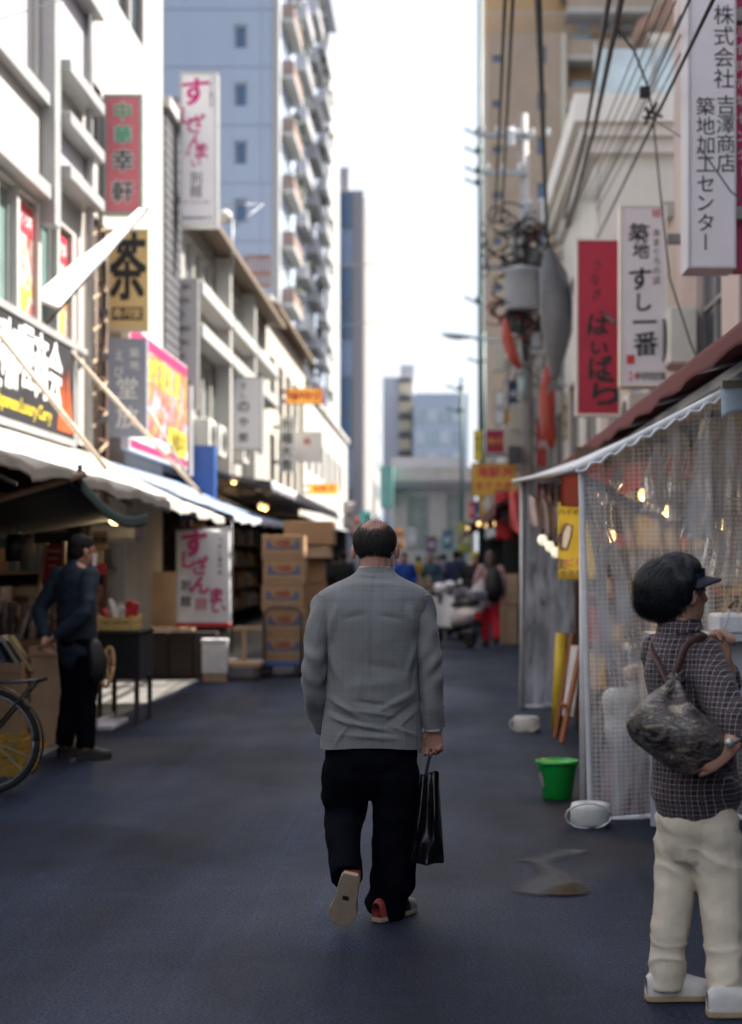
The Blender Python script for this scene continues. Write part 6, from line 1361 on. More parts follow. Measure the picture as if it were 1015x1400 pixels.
# ---- fabrics
def check_mat(key, base, line, cell, wline, rot=0.0, rough=.85, line2=None, weave=0.0, amt=1.0, uv=False):
    m = bpy.data.materials.new(key); m.use_nodes = True; t = m.node_tree; b = t.nodes['Principled BSDF']; N = lambda k: t.nodes.new(k); L = t.links.new
    b.inputs['Roughness'].default_value = rough; b.inputs['Specular IOR Level'].default_value = .25; b.inputs['Sheen Weight'].default_value = .15
    tc = N('ShaderNodeTexCoord'); mp = N('ShaderNodeMapping'); mp.inputs['Rotation'].default_value = (0, 0, rot); L(tc.outputs['UV' if uv else 'Object'], mp.inputs[0])
    nz = N('ShaderNodeTexNoise'); nz.inputs['Scale'].default_value = 9; nz.inputs['Detail'].default_value = 3; L(tc.outputs['Object'], nz.inputs['Vector'])
    ad = N('ShaderNodeMix'); ad.data_type = 'VECTOR'; ad.inputs[0].default_value = .012 if not uv else .004; L(mp.outputs[0], ad.inputs[4]); L(nz.outputs[1], ad.inputs[5])
    sp = N('ShaderNodeSeparateXYZ'); L(ad.outputs[1], sp.inputs[0])
    def ln(o, c, w_):
        a = N('ShaderNodeMath'); a.operation = 'DIVIDE'; a.inputs[1].default_value = c; L(o, a.inputs[0]); f = N('ShaderNodeMath'); f.operation = 'FRACT'; L(a.outputs[0], f.inputs[0])
        s = N('ShaderNodeMath'); s.operation = 'SUBTRACT'; s.inputs[1].default_value = .5; L(f.outputs[0], s.inputs[0]); q = N('ShaderNodeMath'); q.operation = 'ABSOLUTE'; L(s.outputs[0], q.inputs[0])
        r = N('ShaderNodeMapRange'); r.inputs[1].default_value = w_; r.inputs[2].default_value = w_ * .45; r.inputs[3].default_value = 0; r.inputs[4].default_value = 1; L(q.outputs[0], r.inputs[0]); return r.outputs[0]
    ax = (sp.outputs[0], sp.outputs[1] if uv else sp.outputs[2])
    def comb(c, w_):
        a = N('ShaderNodeMath'); a.operation = 'ADD'; L(ln(ax[0], c, w_), a.inputs[0]); L(ln(ax[1], c, w_), a.inputs[1]); k = N('ShaderNodeMath'); k.operation = 'MULTIPLY'; k.inputs[1].default_value = .62 * amt; L(a.outputs[0], k.inputs[0]); return k.outputs[0]
    n2 = N('ShaderNodeTexNoise'); n2.inputs['Scale'].default_value = 5; n2.inputs['Detail'].default_value = 5; L(tc.outputs['Object'], n2.inputs['Vector'])
    rp = N('ShaderNodeValToRGB'); rp.color_ramp.elements[0].position = .3; rp.color_ramp.elements[1].position = .72; rp.color_ramp.elements[0].color = (*[c * .86 for c in base], 1); rp.color_ramp.elements[1].color = (*[c * 1.12 for c in base], 1); L(n2.outputs[0], rp.inputs[0])
    mx = N('ShaderNodeMix'); mx.data_type = 'RGBA'; L(comb(cell, wline), mx.inputs[0]); L(rp.outputs[0], mx.inputs[6]); mx.inputs[7].default_value = (*line, 1); out = mx.outputs[2]
    if line2:
        m2 = N('ShaderNodeMix'); m2.data_type = 'RGBA'; L(comb(line2[1], line2[2]), m2.inputs[0]); L(out, m2.inputs[6]); m2.inputs[7].default_value = (*line2[0], 1); out = m2.outputs[2]
    L(out, b.inputs['Base Color'])
    if weave:
        n3 = N('ShaderNodeTexNoise'); n3.inputs['Scale'].default_value = 420; n3.inputs['Detail'].default_value = 1; L(tc.outputs['Object'], n3.inputs['Vector'])
        bp = N('ShaderNodeBump'); bp.inputs['Strength'].default_value = weave; bp.inputs['Distance'].default_value = .004; L(n3.outputs[0], bp.inputs['Height']); L(bp.outputs[0], b.inputs['Normal'])
    return m
jacket_m = check_mat('grey_check_wool', (.195, .199, .207), (.315, .319, .330), .0082, .22, uv=True, line2=((.115, .13, .17), .041, .03), weave=.35, amt=.55)
plaid_m = check_mat('dark_plaid', (.030, .022, .032), (.42, .37, .37), .0165, .085, rot=R(40), line2=((.10, .07, .08), .033, .12), amt=1.1)
blackt = M('black_trouser', (.003, .003, .004), .95, .3, 8, spec=.05)
navyt = M('navy_trouser', (.0035, .004, .008), .95, .3, 8, spec=.06)
# ---------------------------------------------------------------- the walking man
MY = 6.44
man = thing('person', 'man in a grey check jacket and black trousers walking away with a bag', 'person', (GX(512, MY), MY, 0))
Q = lambda px, py, dy=0: W(px, py, MY + dy)
b = MB()
hc = Q(513, 752, .02)
hf = Vector((.06, .97, -.22))
hm = head(b, hc + Vector((0, .0, -.002)), hf, (0, .22, .97), 1.06)
chain(b, [(*Q(513, 800, -.005), .075, .07), (*Q(513, 775, .0), .063, .063), (*Q(513, 752, .015), .06, .066)], 14, ref=(1, 0, 0))
chain(b, [(*Q(508, 1035), .13, .08), (*Q(509, 990), .165, .115), (*Q(510, 900), .165, .115), (*Q(510, 830), .15, .09), (*Q(512, 802), .08, .065)], 18, ref=(1, 0, 0))
rw_ = Q(593, 996, .0); lw_ = Q(451, 985, .08)
chain(b, [(*Q(563, 835), .045), (*Q(588, 905, -.02), .04), (*Q(592, 960, -.01), .036), (*rw_, .026)], 12)
chain(b, [(*Q(459, 835), .045), (*Q(432, 905, -.03), .04), (*Q(440, 955, .04), .034), (*lw_, .026)], 12)
hand(b, rw_, (0, -.05, -1), (-1, .15, 0), (0, -1, 0), .78, .9)
hand(b, lw_, (.25, .15, -.95), (.3, .9, .2), (1, -.3, 0), .4)
rl = [Q(540, 1055, 0), Q(538, 1140, .04), Q(527, 1238, .06)]; ll = [Q(474, 1055, 0), Q(473, 1110, .05), W(480, 1186, 6.2)]
for L_ in (rl, ll): chain(b, [(*L_[0], .07), (*L_[1], .055), (*L_[2], .042)], 12)
bo = b.build('body', skin2, man); remesh(bo, .0042, 2, .4)
# jacket: one lofted shell with seam, drag folds and rounded shoulders
def ridges(segs):
    def f(x, z):
        d = 0
        for (ax, ay, bx, by, amp, wd) in segs:
            A_, B_ = Q(ax, ay), Q(bx, by); ux, uz = B_.x - A_.x, B_.z - A_.z; l2 = ux * ux + uz * uz
            t_ = max(-.15, min(1.15, ((x - A_.x) * ux + (z - A_.z) * uz) / l2)); dx, dz = x - A_.x - t_ * ux, z - A_.z - t_ * uz
            d += amp * math.exp(-(dx * dx + dz * dz) / (wd * wd)) * (math.sin(math.pi * max(0, min(1, (t_ + .15) / 1.3))))
        return d
    return f
folds = ridges([(447, 948, 490, 972, .006, .010), (445, 965, 500, 985, -.006, .010), (455, 978, 520, 992, .006, .009), (573, 940, 520, 968, .006, .010), (575, 955, 530, 985, -.006, .012), (470, 1000, 545, 1006, .004, .012), (540, 990, 572, 1004, .005, .009),
                (450, 880, 468, 930, .006, .012), (571, 872, 556, 925, .006, .012), (470, 845, 500, 838, -.003, .012), (523, 840, 556, 846, -.003, .012), (480, 790, 545, 792, -.006, .010), (462, 830, 455, 870, .007, .014), (562, 828, 570, 868, .007, .014), (478, 935, 548, 930, .003, .02), (500, 905, 560, 915, -.003, .02), (460, 1015, 480, 985, .004, .008), (556, 1015, 548, 980, .004, .008), (452, 955, 482, 968, .004, .005), (450, 972, 486, 990, .004, .005), (568, 948, 540, 962, .004, .005), (572, 968, 545, 990, .004, .005), (490, 992, 536, 999, -.004, .006), (448, 900, 460, 945, -.004, .006), (573, 893, 562, 940, -.004, .006), (488, 955, 535, 962, -.005, .008), (492, 968, 540, 975, .005, .008)])
rings = [(775.5, 490.5, 537, .0, .060), (781, 487, 540, .0, .068), (787, 480, 547, -.005, .085), (792, 470, 556, -.008, .098), (798, 457, 568, -.01, .108), (804, 445, 579, -.01, .114), (811, 436, 586, -.012, .12), (820, 434, 588, -.014, .126), (840, 438, 584, -.016, .134),
         (870, 445, 575, -.012, .138), (905, 448, 573, -.005, .138), (945, 446, 574, 0, .136), (980, 442, 576, 0, .134), (1005, 439, 578, 0, .133), (1020, 437.5, 579, 0, .133)]
rr = crs(rings, 13); nr = 260; vs = []; uvs = []; fs = []
for i, (py, xl, xr, yc, hd) in enumerate(rr):
    A_, B_ = Q(xl, py), Q(xr, py); cx, hw, z = (A_.x + B_.x) / 2, (B_.x - A_.x) / 2, A_.z
    for j in range(nr + 1):
        a = 2 * math.pi * j / nr; ca, sa = math.cos(a), math.sin(a); pw = 2 / 2.5
        x = cx + hw * math.copysign(abs(ca) ** pw, ca); y = MY + yc + hd * math.copysign(abs(sa) ** pw, sa)
        back = max(0, -sa) ** .7
        d = 1.9 * folds(x, z) * back + .005 * noise.noise(Vector((x * 9, y * 9, z * 7))) + .0025 * noise.noise(Vector((x * 25, y * 25, z * 14 + 5)))
        if py > 800: d *= 1.0
        if back > .5: d -= .0045 * math.exp(-((x - (cx + .002 + .003 * math.sin(z * 9))) / .0042) ** 2)                       # centre seam
        hem = .006 * math.sin(3 * a) * max(0, (py - 1000) / 20)
        vs.append(Vector((x + ca * d, y + sa * d, z + hem))); uvs.append((x + (.31 if sa > 0 else 0), z))
for i in range(len(rr) - 1):
    for j in range(nr): fs.append((i * (nr + 1) + j, (i + 1) * (nr + 1) + j, (i + 1) * (nr + 1) + j + 1, i * (nr + 1) + j + 1))
m = MB(); m.add(vs, fs, uvs)
n0 = (len(rr) - 1) * (nr + 1); m.add([vs[n0 + j] for j in range(nr + 1)] + [Vector(((vs[n0].x + vs[n0 + nr // 2].x) / 2 + (vs[n0 + j].x - (vs[n0].x + vs[n0 + nr // 2].x) / 2) * .93, MY + (vs[n0 + j].y - MY) * .9, vs[n0 + j].z + .05)) for j in range(nr + 1)], [(j, j + nr + 1, j + nr + 2, j + 1) for j in range(nr)], [uvs[j] for j in range(nr + 1)] * 2)
jk = m.build('jacket', jacket_m, man, True)
def sleeve(rows, elbow, name, par, mat, fam=.007, seed=0, seg=48, k=16, cuff=True):
    q = crs([tuple(map(float, r)) for r in rows], k); P = [Vector(r[:3]) for r in q]; n = len(P); vs = []; uvs = []; fs = []; L_ = 0
    for i in range(n):
        if i: L_ += (P[i] - P[i - 1]).length
        t_ = (P[min(i + 1, n - 1)] - P[max(0, i - 1)]).normalized(); a_ = (Vector((1, 0, 0)) - t_ * t_.x).normalized(); b_ = t_.cross(a_)
        for j in range(seg + 1):
            an = 2 * math.pi * j / seg; ca, sa = math.cos(an), math.sin(an)
            g_ = math.exp(-((L_ - elbow) / .11) ** 2); g2 = math.exp(-((L_ - .02) / .10) ** 2)
            base = P[i] + a_ * q[i][3] * ca + b_ * q[i][4] * sa
            d = fam * .8 * g_ * math.sin(L_ * 70 + 3.6 * math.cos(an + seed) + 2 * noise.noise(base * 7)) * (.5 + .8 * noise.noise(base * 9 + Vector((3, 1, seed)))) + fam * .9 * g2 * math.sin(an * 3 + L_ * 30 + seed) * .5 + fam * .9 * noise.noise(base * 11 + Vector((seed, 0, 0))) + fam * .6 * math.sin(L_ * 38 + 3 * sa + seed) * (1 - g_) * .7
            vs.append(base + (a_ * ca + b_ * sa) * d); uvs.append((an * .058 + .3 * seed, -L_))
    st = seg + 1
    for i in range(n - 1):
        for j in range(seg): fs.append((i * st + j, i * st + j + 1, (i + 1) * st + j + 1, (i + 1) * st + j))
    m = MB(); m.add(vs, fs, uvs)
    c = sum((vs[(n - 1) * st + j] for j in range(seg)), Vector()) / seg
    m.add([vs[(n - 1) * st + j] for j in range(seg + 1)] + [c + (vs[(n - 1) * st + j] - c) * .8 - (P[-1] - P[-2]).normalized() * .04 for j in range(seg + 1)], [(j, j + 1, j + st + 1, j + st) for j in range(seg)], [uvs[j] for j in range(st)] * 2)
    c0 = P[0]; m.add([vs[j] for j in range(seg)] + [c0 - (P[1] - P[0]).normalized() * .02], [((j + 1) % seg, j, seg) for j in range(seg)], [uvs[j] for j in range(seg)] + [uvs[0]])
    return m.build(name, mat, par, True)
sleeve([(*Q(571, 818, -.012), .058, .075), (*Q(579, 846, -.016), .057, .078), (*Q(585, 880, -.022), .052, .068), (*Q(589, 915, -.024), .050, .062), (*Q(591, 950, -.015), .049, .058), (*Q(592.5, 978, -.005), .047, .054), (*Q(593, 994, 0), .046, .052)], .26, 'sleeve', jk, jacket_m, .0095, 0.0)
sleeve([(*Q(450, 818, -.012), .058, .075), (*Q(441, 846, -.018), .057, .078), (*Q(434, 880, -.03), .054, .068), (*Q(429.5, 915, -.04), .051, .064), (*Q(430, 945, -.01), .050, .060), (*Q(436, 972, .05), .049, .056), (*Q(443, 992, .11), .047, .052)], .29, 'sleeve', jk, jacket_m, .012, 1.7)
for k in range(3):
    c = Q(606.5, 966 + k * 8, -.012); m = MB(); m.ell(c, .003, .007, .007, nu=8, nv=6); m.build('cuff_button', dkgrey, jk, True)
m = MB(); m.sheet(lambda u, v: Vector((hc.x + (.069 - .004 * v) * math.cos(2 * math.pi * u), MY + .0 + (.062) * math.sin(2 * math.pi * u) + 0, Q(0, 777, 0).z + .012 * v - .004)), 40, 2); m.build('shirt_collar', hemw, man, True)
m = MB(); m.sheet(lambda u, v: Vector((Q(513, 790).x + (.071 + .024 * v ** 1.3) * math.cos(2 * math.pi * u), MY - .002 + (.066 + .022 * v ** 1.3) * math.sin(2 * math.pi * u), Q(0, 774.5).z - .05 * v - .006 * math.cos(2 * math.pi * u) ** 2)), 60, 6, 0, lambda u, v: (u * .5, v * .05)); m.build('collar', jacket_m, jk, True)
c = Q(593, 996.5, 0); m = MB(); m.tube([c + Vector((0, 0, .01)), c + Vector((0, -.001, -.012))], [(.037, .042)] * 2, 20, ref=(1, 0, 0)); m.build('shirt_cuff', hemw, man, True)
# trousers
b = MB()
chain(b, [(*Q(508, 1000), .185, .12), (*Q(508, 1040), .193, .13), (*Q(508, 1052), .165, .115)], 20, ref=(1, 0, 0))
chain(b, [(*Q(536, 1030, 0), .085, .1), (*Q(540, 1055, 0), .103, .115), (*Q(541, 1090, .01), .100, .11), (*Q(541, 1140, .04), .097, .1), (*Q(539, 1190, .05), .095, .095), (*Q(530, 1228, .06), .090, .105), (*Q(527, 1240, .07), .088, .108)], 20, ref=(1, 0, 0), k=3, dome=False)
chain(b, [(*Q(478, 1030, 0), .085, .1), (*Q(474, 1055, 0), .103, .115), (*Q(472, 1085, .03), .100, .11), (*Q(473, 1106, .05), .094, .1), (*W(470, 1130, 6.42), .078, .088), (*W(470, 1160, 6.30), .071, .082), (*W(474, 1186, 6.2), .066, .08), (*W(475, 1200, 6.16), .064, .078)], 20, ref=(1, 0, 0), k=3, dome=False)
def tw(p):
    g_ = 0
    z = p.z
    return .010 * noise.noise(Vector((p.x * 5, p.y * 5, z * 14))) + .006 * math.sin(z * 46 + 9 * p.x) * math.exp(-((z - .12) / .12) ** 2) + .004 * noise.noise(p * 22)
bo = b.build('trousers', navyt, man); remesh(bo, .0065, 4, .5, tw)
redl = M('red_leather', (.36, .05, .045), .45, .2, 10); dkl = M('dark_leather', (.03, .018, .018), .4, .25, 10); gum = M('cream_sole', (.46, .35, .25), .7, .15, 12); greyl = M('grey_leather', (.26, .27, .29), .5, .1, 8)
rsh = shoe(man, (GX(514, 6.42), 6.39, .002), (.55, .83, .0), (0, 0, 1), dkl, gum, .275, 1.05, redl, greyl)
hl = W(480, 1196, 6.10)
lsh = shoe(man, hl, (-.20, .40, -.88), (.12, .9, .40), dkl, gum, .255, 1.28, redl, dkl)
m = MB(); f_ = Vector((-.20, .40, -.88)).normalized(); u_ = Vector((.12, .9, .40)); r_ = f_.cross(u_).normalized(); u_ = r_.cross(f_).normalized()
m.obox(hl + f_ * .115 - u_ * .0015, .013, .009, .0015, Matrix((r_, f_, u_)).transposed()); m.build('sole_mark', dkl, lsh)
# man's hair, ear loop, mask
rd = random.Random(5); hcc = hc + hm @ Vector((0, -.008, .035)) * 1.06
rad = (.085, .106, .094)
def reg(d): return d.z < -.12 - .3 * max(0, d.y + .3) + .62 * d.x * d.x + .2 * noise.noise(d * 7) and d.z > -.72 - .25 * d.y + (.35 if abs(d.x) > .8 else 0) + .1 * noise.noise(d * 12) and d.y < .45 - .4 * abs(d.z)
m = MB(); nu, nv = 40, 30; vs = []; idx = {}
for i in range(nu):
    for j in range(nv + 1):
        ph, th = 2 * math.pi * i / nu, math.pi * j / nv; d = Vector((math.sin(th) * math.cos(ph), math.sin(th) * math.sin(ph), math.cos(th)))
        idx[i, j] = len(vs); vs.append((d, hcc + hm @ Vector((d.x * rad[0], d.y * rad[1], d.z * rad[2])) * (1 + .03 * noise.noise(d * 9))))
fs = [(idx[i, j], idx[i, j + 1], idx[(i + 1) % nu, j + 1], idx[(i + 1) % nu, j]) for i in range(nu) for j in range(nv) if reg((vs[idx[i, j]][0] + vs[idx[(i + 1) % nu, j + 1]][0]).normalized())]
m.add([v for _, v in vs], fs); m.build('hair', hairm, man, True)
hs = bpy.data.objects[[o.name for o in man.children if o.name.startswith('hair')][-1]]
m = MB(); strands(m, hcc, rad, hm, 3600, reg, lambda p: Vector((p.x * .3, -.1, -1)), .045, .0009, rd, (.0, .010))
strands(m, hcc, rad, hm, 900, lambda d: -.15 < d.z - .5 * d.x * d.x < .35 and d.y < .2, lambda p: Vector((p.x * .3, -.4, -1)), .05, .0005, rd, (-.002, .005))
strands(m, hcc, (.084, .104, .092), hm, 130, lambda d: d.z > .3 and d.y < .5, lambda p: Vector((.6, .2 - p.y, .1)), .06, .0006, rd, (.0, .006))
strands(m, hcc, (.086, .106, .094), hm, 60, lambda d: d.z > .75, lambda p: Vector((-.3, .3, .6)), .07, .0005, rd, (.004, .02))
m.build('strand', M('hair_dark_brown', (.034, .029, .028), .6, .5, 40, spec=.25), hs, False, kind='stuff')
m = MB(); e_ = hc + hm @ Vector((-.088, 0, -.005)); m.tube([e_ + Vector((0, .0, .028)), e_ + Vector((-.004, -.02, .01)), e_ + Vector((.002, -.012, -.04)), e_ + Vector((.006, .04, -.06))], .0022, 6)
e_ = hc + hm @ Vector((.088, 0, -.005)); m.tube([e_ + Vector((0, .0, .028)), e_ + Vector((.004, -.02, .01)), e_ + Vector((-.002, -.012, -.04)), e_ + Vector((-.006, .04, -.06))], .0022, 6)
mk = m.build('mask_loop', hemw, man, True)
m = MB(); m.sheet(lambda u, v: hc + hm @ Vector(((-.068 + .136 * u), .062 + .062 * math.sin(math.pi * u), -.1 + .1 * v)) * 1.06, 14, 6, 0); m.build('mask', hemw, man, True)
# carrier bag
bagm = M('black_gloss_bag', (.004, .004, .006), .24, .2, 6, spec=.45, bump=.25, bscale=14)
bt = thing('carrier_bag', 'glossy black shopping bag held in the walking man\'s hand', 'bag', W(585, 1178, 6.40))
lev = [(1178, 560.5, 607, .07), (1172, 560.5, 607.5, .075), (1140, 564, 605.5, .07), (1100, 569, 603, .055), (1075, 573, 601, .035), (1057, 575.5, 600.5, .014)]
lev = crs(lev, 6); nb = 64; vs = []; fs = []
for i, (py, xl, xr, hd) in enumerate(lev):
    A_, B_ = W(xl, py, 6.40), W(xr, py, 6.40); cx, hw = (A_.x + B_.x) / 2, (B_.x - A_.x) / 2
    for j in range(nb):
        a = 2 * math.pi * j / nb; ca, sa = math.cos(a), math.sin(a); x = hw * math.copysign(abs(ca) ** .75, ca); y = hd * math.copysign(abs(sa) ** .75, sa)
        cr = .016 * math.sin(x / hw * 5.2 + 1.3 * math.sin(A_.z * 9)) * (.4 + .6 * min(1, max(0, (py - 1057) / 90))) + .022 * noise.noise(Vector((x * 20, 3, A_.z * 11))) * min(1, max(.15, (py - 1080) / 70)) * (1 if sa < .5 else .5) - .02 * math.exp(-((x + hw * .15 + .12 * (A_.z - .55)) / .018) ** 2) * (1 if sa < 0 else 0) * min(1, max(0, (py - 1060) / 60)) * .8
        vs.append(Vector((cx + x, 6.40 + y - cr, A_.z + .008 * math.sin(3 * ca) * (1 if i == len(lev) - 1 else 0))))
for i in range(len(lev) - 1):
    for j in range(nb): fs.append((i * nb + j, i * nb + (j + 1) % nb, (i + 1) * nb + (j + 1) % nb, (i + 1) * nb + j))
fs.append(tuple(range(nb))[::-1])
m = MB(); m.add(vs, fs); m.build('body', bagm, bt, True)
for dy in (-.014, .014):
    m = MB(); m.sheet(lambda u, v: (lambda p: p + Vector((0, .0, 0)))((lambda w_: Vector((w_.x + (u - .5) * .014, w_.y, w_.z)))(W((582, 587, 590.5)[0] + 7.5 * v + 0 * u, 1062 - 38 * v, 6.40 + dy * (1 - v) - .02 * v))), 2, 8, (0, .002, 0)); m.build('strap', M('strap_navy', (.02, .035, .06), .5, .2, 9), bt, True)
# ---------------------------------------------------------------- the woman in the plaid shirt
WY = 5.22
U = lambda px, py, dy=0: W(px, py, WY + dy)
wo_ = thing('person', 'woman in a dark plaid shirt and cream trousers standing at the plastic curtain', 'person', (GX(945, WY), WY, 0))
b = MB(); wf = Vector((.90, .42, -.04)); whc = U(929, 812, .02)
wm_ = head(b, whc, wf, (0, 0, 1), .98)
chain(b, [(*U(925, 872, .02), .07, .065), (*U(929, 848, .015), .052, .052), (*U(933, 820, .015), .05, .055)], 14, ref=(1, 0, 0))
chain(b, [(*U(953, 1100, .06), .1, .075), (*U(947, 1040, .05), .11, .08), (*U(940, 960, .04), .105, .075), (*U(932, 905, .03), .1, .065), (*U(926, 868, .02), .07, .06)], 18, ref=(.8, .6, 0))
wrw = U(998, 1022, -.235); wlw = U(990, 900, .08)
chain(b, [(*U(968, 905, -.06), .05), (*U(1002, 985, -.17), .042), (*U(1004, 1003, -.21), .034), (*wrw, .025)], 12)
chain(b, [(*U(914, 912, .1), .035), (*U(960, 960, .26), .04), (*U(1000, 940, .16), .033), (*wlw, .024)], 12)
hand(b, wrw, (-.80, -.02, -.5), (-.42, .15, .85), (-.1, 1, .1), .22, .5, 1.0)
hand(b, wlw, (-.25, -.1, 1), (-.7, .5, -.2), (.5, -.8, 0), 1.0, .9, .95)
wl_ = [U(933, 1140, .06), U(919, 1240, .06), U(912, 1345, .06)]; wr_ = [U(968, 1135, .04), U(985, 1230, -.03), U(992, 1370, -.08)]
for L_ in (wl_, wr_): chain(b, [(*L_[0], .055), (*L_[1], .045), (*L_[2], .038)], 12)
bo = b.build('body', skin, wo_); remesh(bo, .0042, 2, .4)
# shirt
b = MB()
chain(b, [(*U(952, 1084, .05), .168, .145), (*U(951, 1066, .05), .163, .14), (*U(947, 1020, .045), .15, .12), (*U(940, 960, .035), .147, .115), (*U(934, 915, .03), .147, .11), (*U(930, 885, .025), .128, .092), (*U(927, 866, .02), .085, .075), (*U(928, 856, .02), .066, .066)], 24, ref=(.8, .6, 0), k=4)
chain(b, [(*U(958, 893, -.03), .07), (*U(974, 925, -.08), .069), (*U(989, 965, -.14), .068), (*U(1001, 990, -.18), .064), (*U(1005, 1004, -.2), .052)], 16)
chain(b, [(*U(898, 890, .09), .062), (*U(915, 930, .2), .06), (*U(960, 955, .26), .056), (*U(990, 945, .2), .052), (*U(996, 925, .13), .045)], 16)
def sw_(p): return .008 * noise.noise(Vector((p.x * 9, p.y * 9, p.z * 13))) + .004 * noise.noise(p * 26) + .005 * math.sin(p.z * 60 + 20 * p.x) * math.exp(-((p.z - .98) / .06) ** 2) * (1 if p.x > .12 else 0)
so_ = b.build('shirt', plaid_m, wo_); remesh(so_, .009, 3, .5, sw_)
m = MB(); m.sheet(lambda u, v: U(929, 856, .02) + Vector((.07 * math.cos(2 * math.pi * u) + .012 * v * math.cos(2 * math.pi * u), (.068 + .012 * v) * math.sin(2 * math.pi * u), .02 - .04 * v + .01 * math.cos(2 * math.pi * u))), 40, 4, 0); m.build('collar', plaid_m, so_, True)
# trousers
cot = M('cream_cotton', (.74, .655, .53), .85, .1, 5, bump=.12, bscale=90)
b = MB()
chain(b, [(*U(953, 1080, .05), .132, .108), (*U(954, 1112, .05), .145, .122), (*U(955, 1145, .045), .138, .115)], 22, ref=(.8, .6, 0))
chain(b, [(*U(930, 1115, .06), .085, .09), (*U(930, 1135, .07), .084, .095), (*U(925, 1190, .07), .074, .085), (*U(919, 1250, .06), .066, .078), (*U(912, 1310, .06), .064, .072), (*U(911, 1350, .06), .063, .072)], 18, ref=(1, 0, 0), k=3, dome=False)
chain(b, [(*U(970, 1115, .03), .085, .09), (*U(975, 1135, .01), .096, .102), (*U(983, 1190, .0), .086, .092), (*U(989, 1250, -.03), .073, .082), (*U(993, 1320, -.06), .066, .074), (*U(994, 1368, -.08), .065, .074)], 18, ref=(1, 0, 0), k=3, dome=False)
def cw(p):
    rg = lambda q: (1 - abs(2 * noise.noise(q))) ** 3
    lo = math.exp(-((p.z - .15) / .12) ** 2); mid = math.exp(-((p.z - .52) / .09) ** 2); top = math.exp(-((p.z - .68) / .08) ** 2)
    return .006 * lo * rg(Vector((p.x * 5 + 3, p.y * 5, p.z * 15))) + .007 * mid * rg(Vector((p.x * 6, p.y * 6 + 2, p.z * 12 + 6 * p.x))) + .006 * top * rg(Vector((p.x * 7 + 9 * p.z, p.y * 7, p.z * 8))) + cw0(p)
def cw0(p): return .007 * noise.noise(Vector((p.x * 8, p.y * 8, p.z * 10))) + .005 * math.sin(p.z * 55 + 18 * p.x) * math.exp(-((p.z - .58) / .07) ** 2) + .002 * math.sin(p.z * 62 + 9 * p.x) * math.exp(-((p.z - .16) / .1) ** 2) + .003 * noise.noise(p * 24)
to_ = b.build('trousers', cot, wo_); remesh(to_, .007, 4, .5, cw)
ws = M('white_canvas_shoe', (.66, .64, .62), .7, .1, 14, bump=.2, bscale=40); wsole = M('tan_sole', (.45, .33, .2), .7, .2, 12)
shoe(wo_, (GX(884, 5.24), 5.26, .002), (.98, .12, 0), (0, 0, 1), ws, wsole, .25, 1.0)
shoe(wo_, (GX(968, 5.06), 5.08, .002), (.98, .05, 0), (0, 0, 1), ws, wsole, .25, 1.0)
# hair and visor
hb_ = M('hair_blue_black', (.009, .010, .014), .5, .45, 30, spec=.3)
b = MB(); cc = U(910, 806, .03)
b.ell(cc, .100, .108, .098); b.ell(U(925, 788, .03), .08, .088, .074); b.ell(U(898, 822, .03), .07, .085, .058); b.ell(U(934, 800, -.045), .045, .04, .06); b.ell(U(940, 778, .02), .055, .075, .05)
ho = b.build('hair', hb_, wo_); remesh(ho, .008, 14, .6, lambda p: .015 * noise.noise(Vector((p.x * 11 + 6 * p.z, p.y * 11, p.z * 14))) + .009 * (1 - abs(2 * noise.noise(Vector((p.x * 16, p.y * 16, p.z * 24 + 8 * p.x))))) + .003 * noise.noise(p * 40))
m = MB(); rd = random.Random(9)
strands(m, cc, (.104, .111, .102), Matrix.Identity(3), 2600, lambda d: d.x < .55 or d.z > .3, lambda p: Vector((-.45 - .3 * p.z, -.1, -.75 + .6 * math.sin(5 * p.x))), .085, .0013, rd, (-.002, .01))
strands(m, U(926, 788, .03), (.084, .091, .078), Matrix.Identity(3), 1000, lambda d: d.z > -.1, lambda p: Vector((-.8, .1, -.3)), .07, .0012, rd, (-.002, .008))
strands(m, U(898, 822, .03), (.073, .088, .06), Matrix.Identity(3), 700, lambda d: d.x < .4, lambda p: Vector((-.2 + .5 * p.z, 0, -1)), .05, .0012, rd, (-.002, .008))
strands(m, U(934, 802, -.045), (.047, .042, .062), Matrix.Identity(3), 300, lambda d: d.y < .3, lambda p: Vector((.1, 0, -1)), .05, .0011, rd, (-.001, .006))
strands(m, cc, (.106, .112, .104), Matrix.Identity(3), 420, lambda d: d.x < .6, lambda p: Vector((-.6, .1, -.2 + .8 * math.sin(4 * p.y + 3 * p.z))), .07, .0007, rd, (.006, .026))
strands(m, U(898, 822, .03), (.073, .088, .06), Matrix.Identity(3), 320, lambda d: d.x < .5 and d.z < .4, lambda p: Vector((-.5, 0, -.7)), .06, .0012, rd, (.0, .022))
strands(m, U(912, 818, .03), (.085, .1, .085), Matrix.Identity(3), 260, lambda d: d.z < -.3 and d.x < .6, lambda p: Vector((.2, 0, -1)), .05, .0013, rd, (.0, .012))
m.build('strand', hb_, ho, False, kind='stuff')
m = MB(); strands(m, cc, (.106, .113, .104), Matrix.Identity(3), 900, lambda d: (d.x < .55 or d.z > .3) and noise.noise(d * 5) > .05, lambda p: Vector((-.45 - .3 * p.z, -.1, -.75 + .9 * math.sin(6 * p.x + 4 * p.y))), .09, .0011, rd, (.0, .008))
strands(m, U(926, 788, .03), (.086, .093, .08), Matrix.Identity(3), 400, lambda d: d.z > -.1 and noise.noise(d * 6) > .0, lambda p: Vector((-.8, .1, -.3)), .08, .0011, rd, (.0, .008))
m.build('highlight_strand', M('hair_painted_sheen', (.02, .023, .032), .5, .4, 30, spec=.35), ho, False, kind='stuff')  # lighter strands paint the glossy highlights of the black hair into its colour
vz = M('visor_navy', (.012, .018, .035), .7, .2, 8)
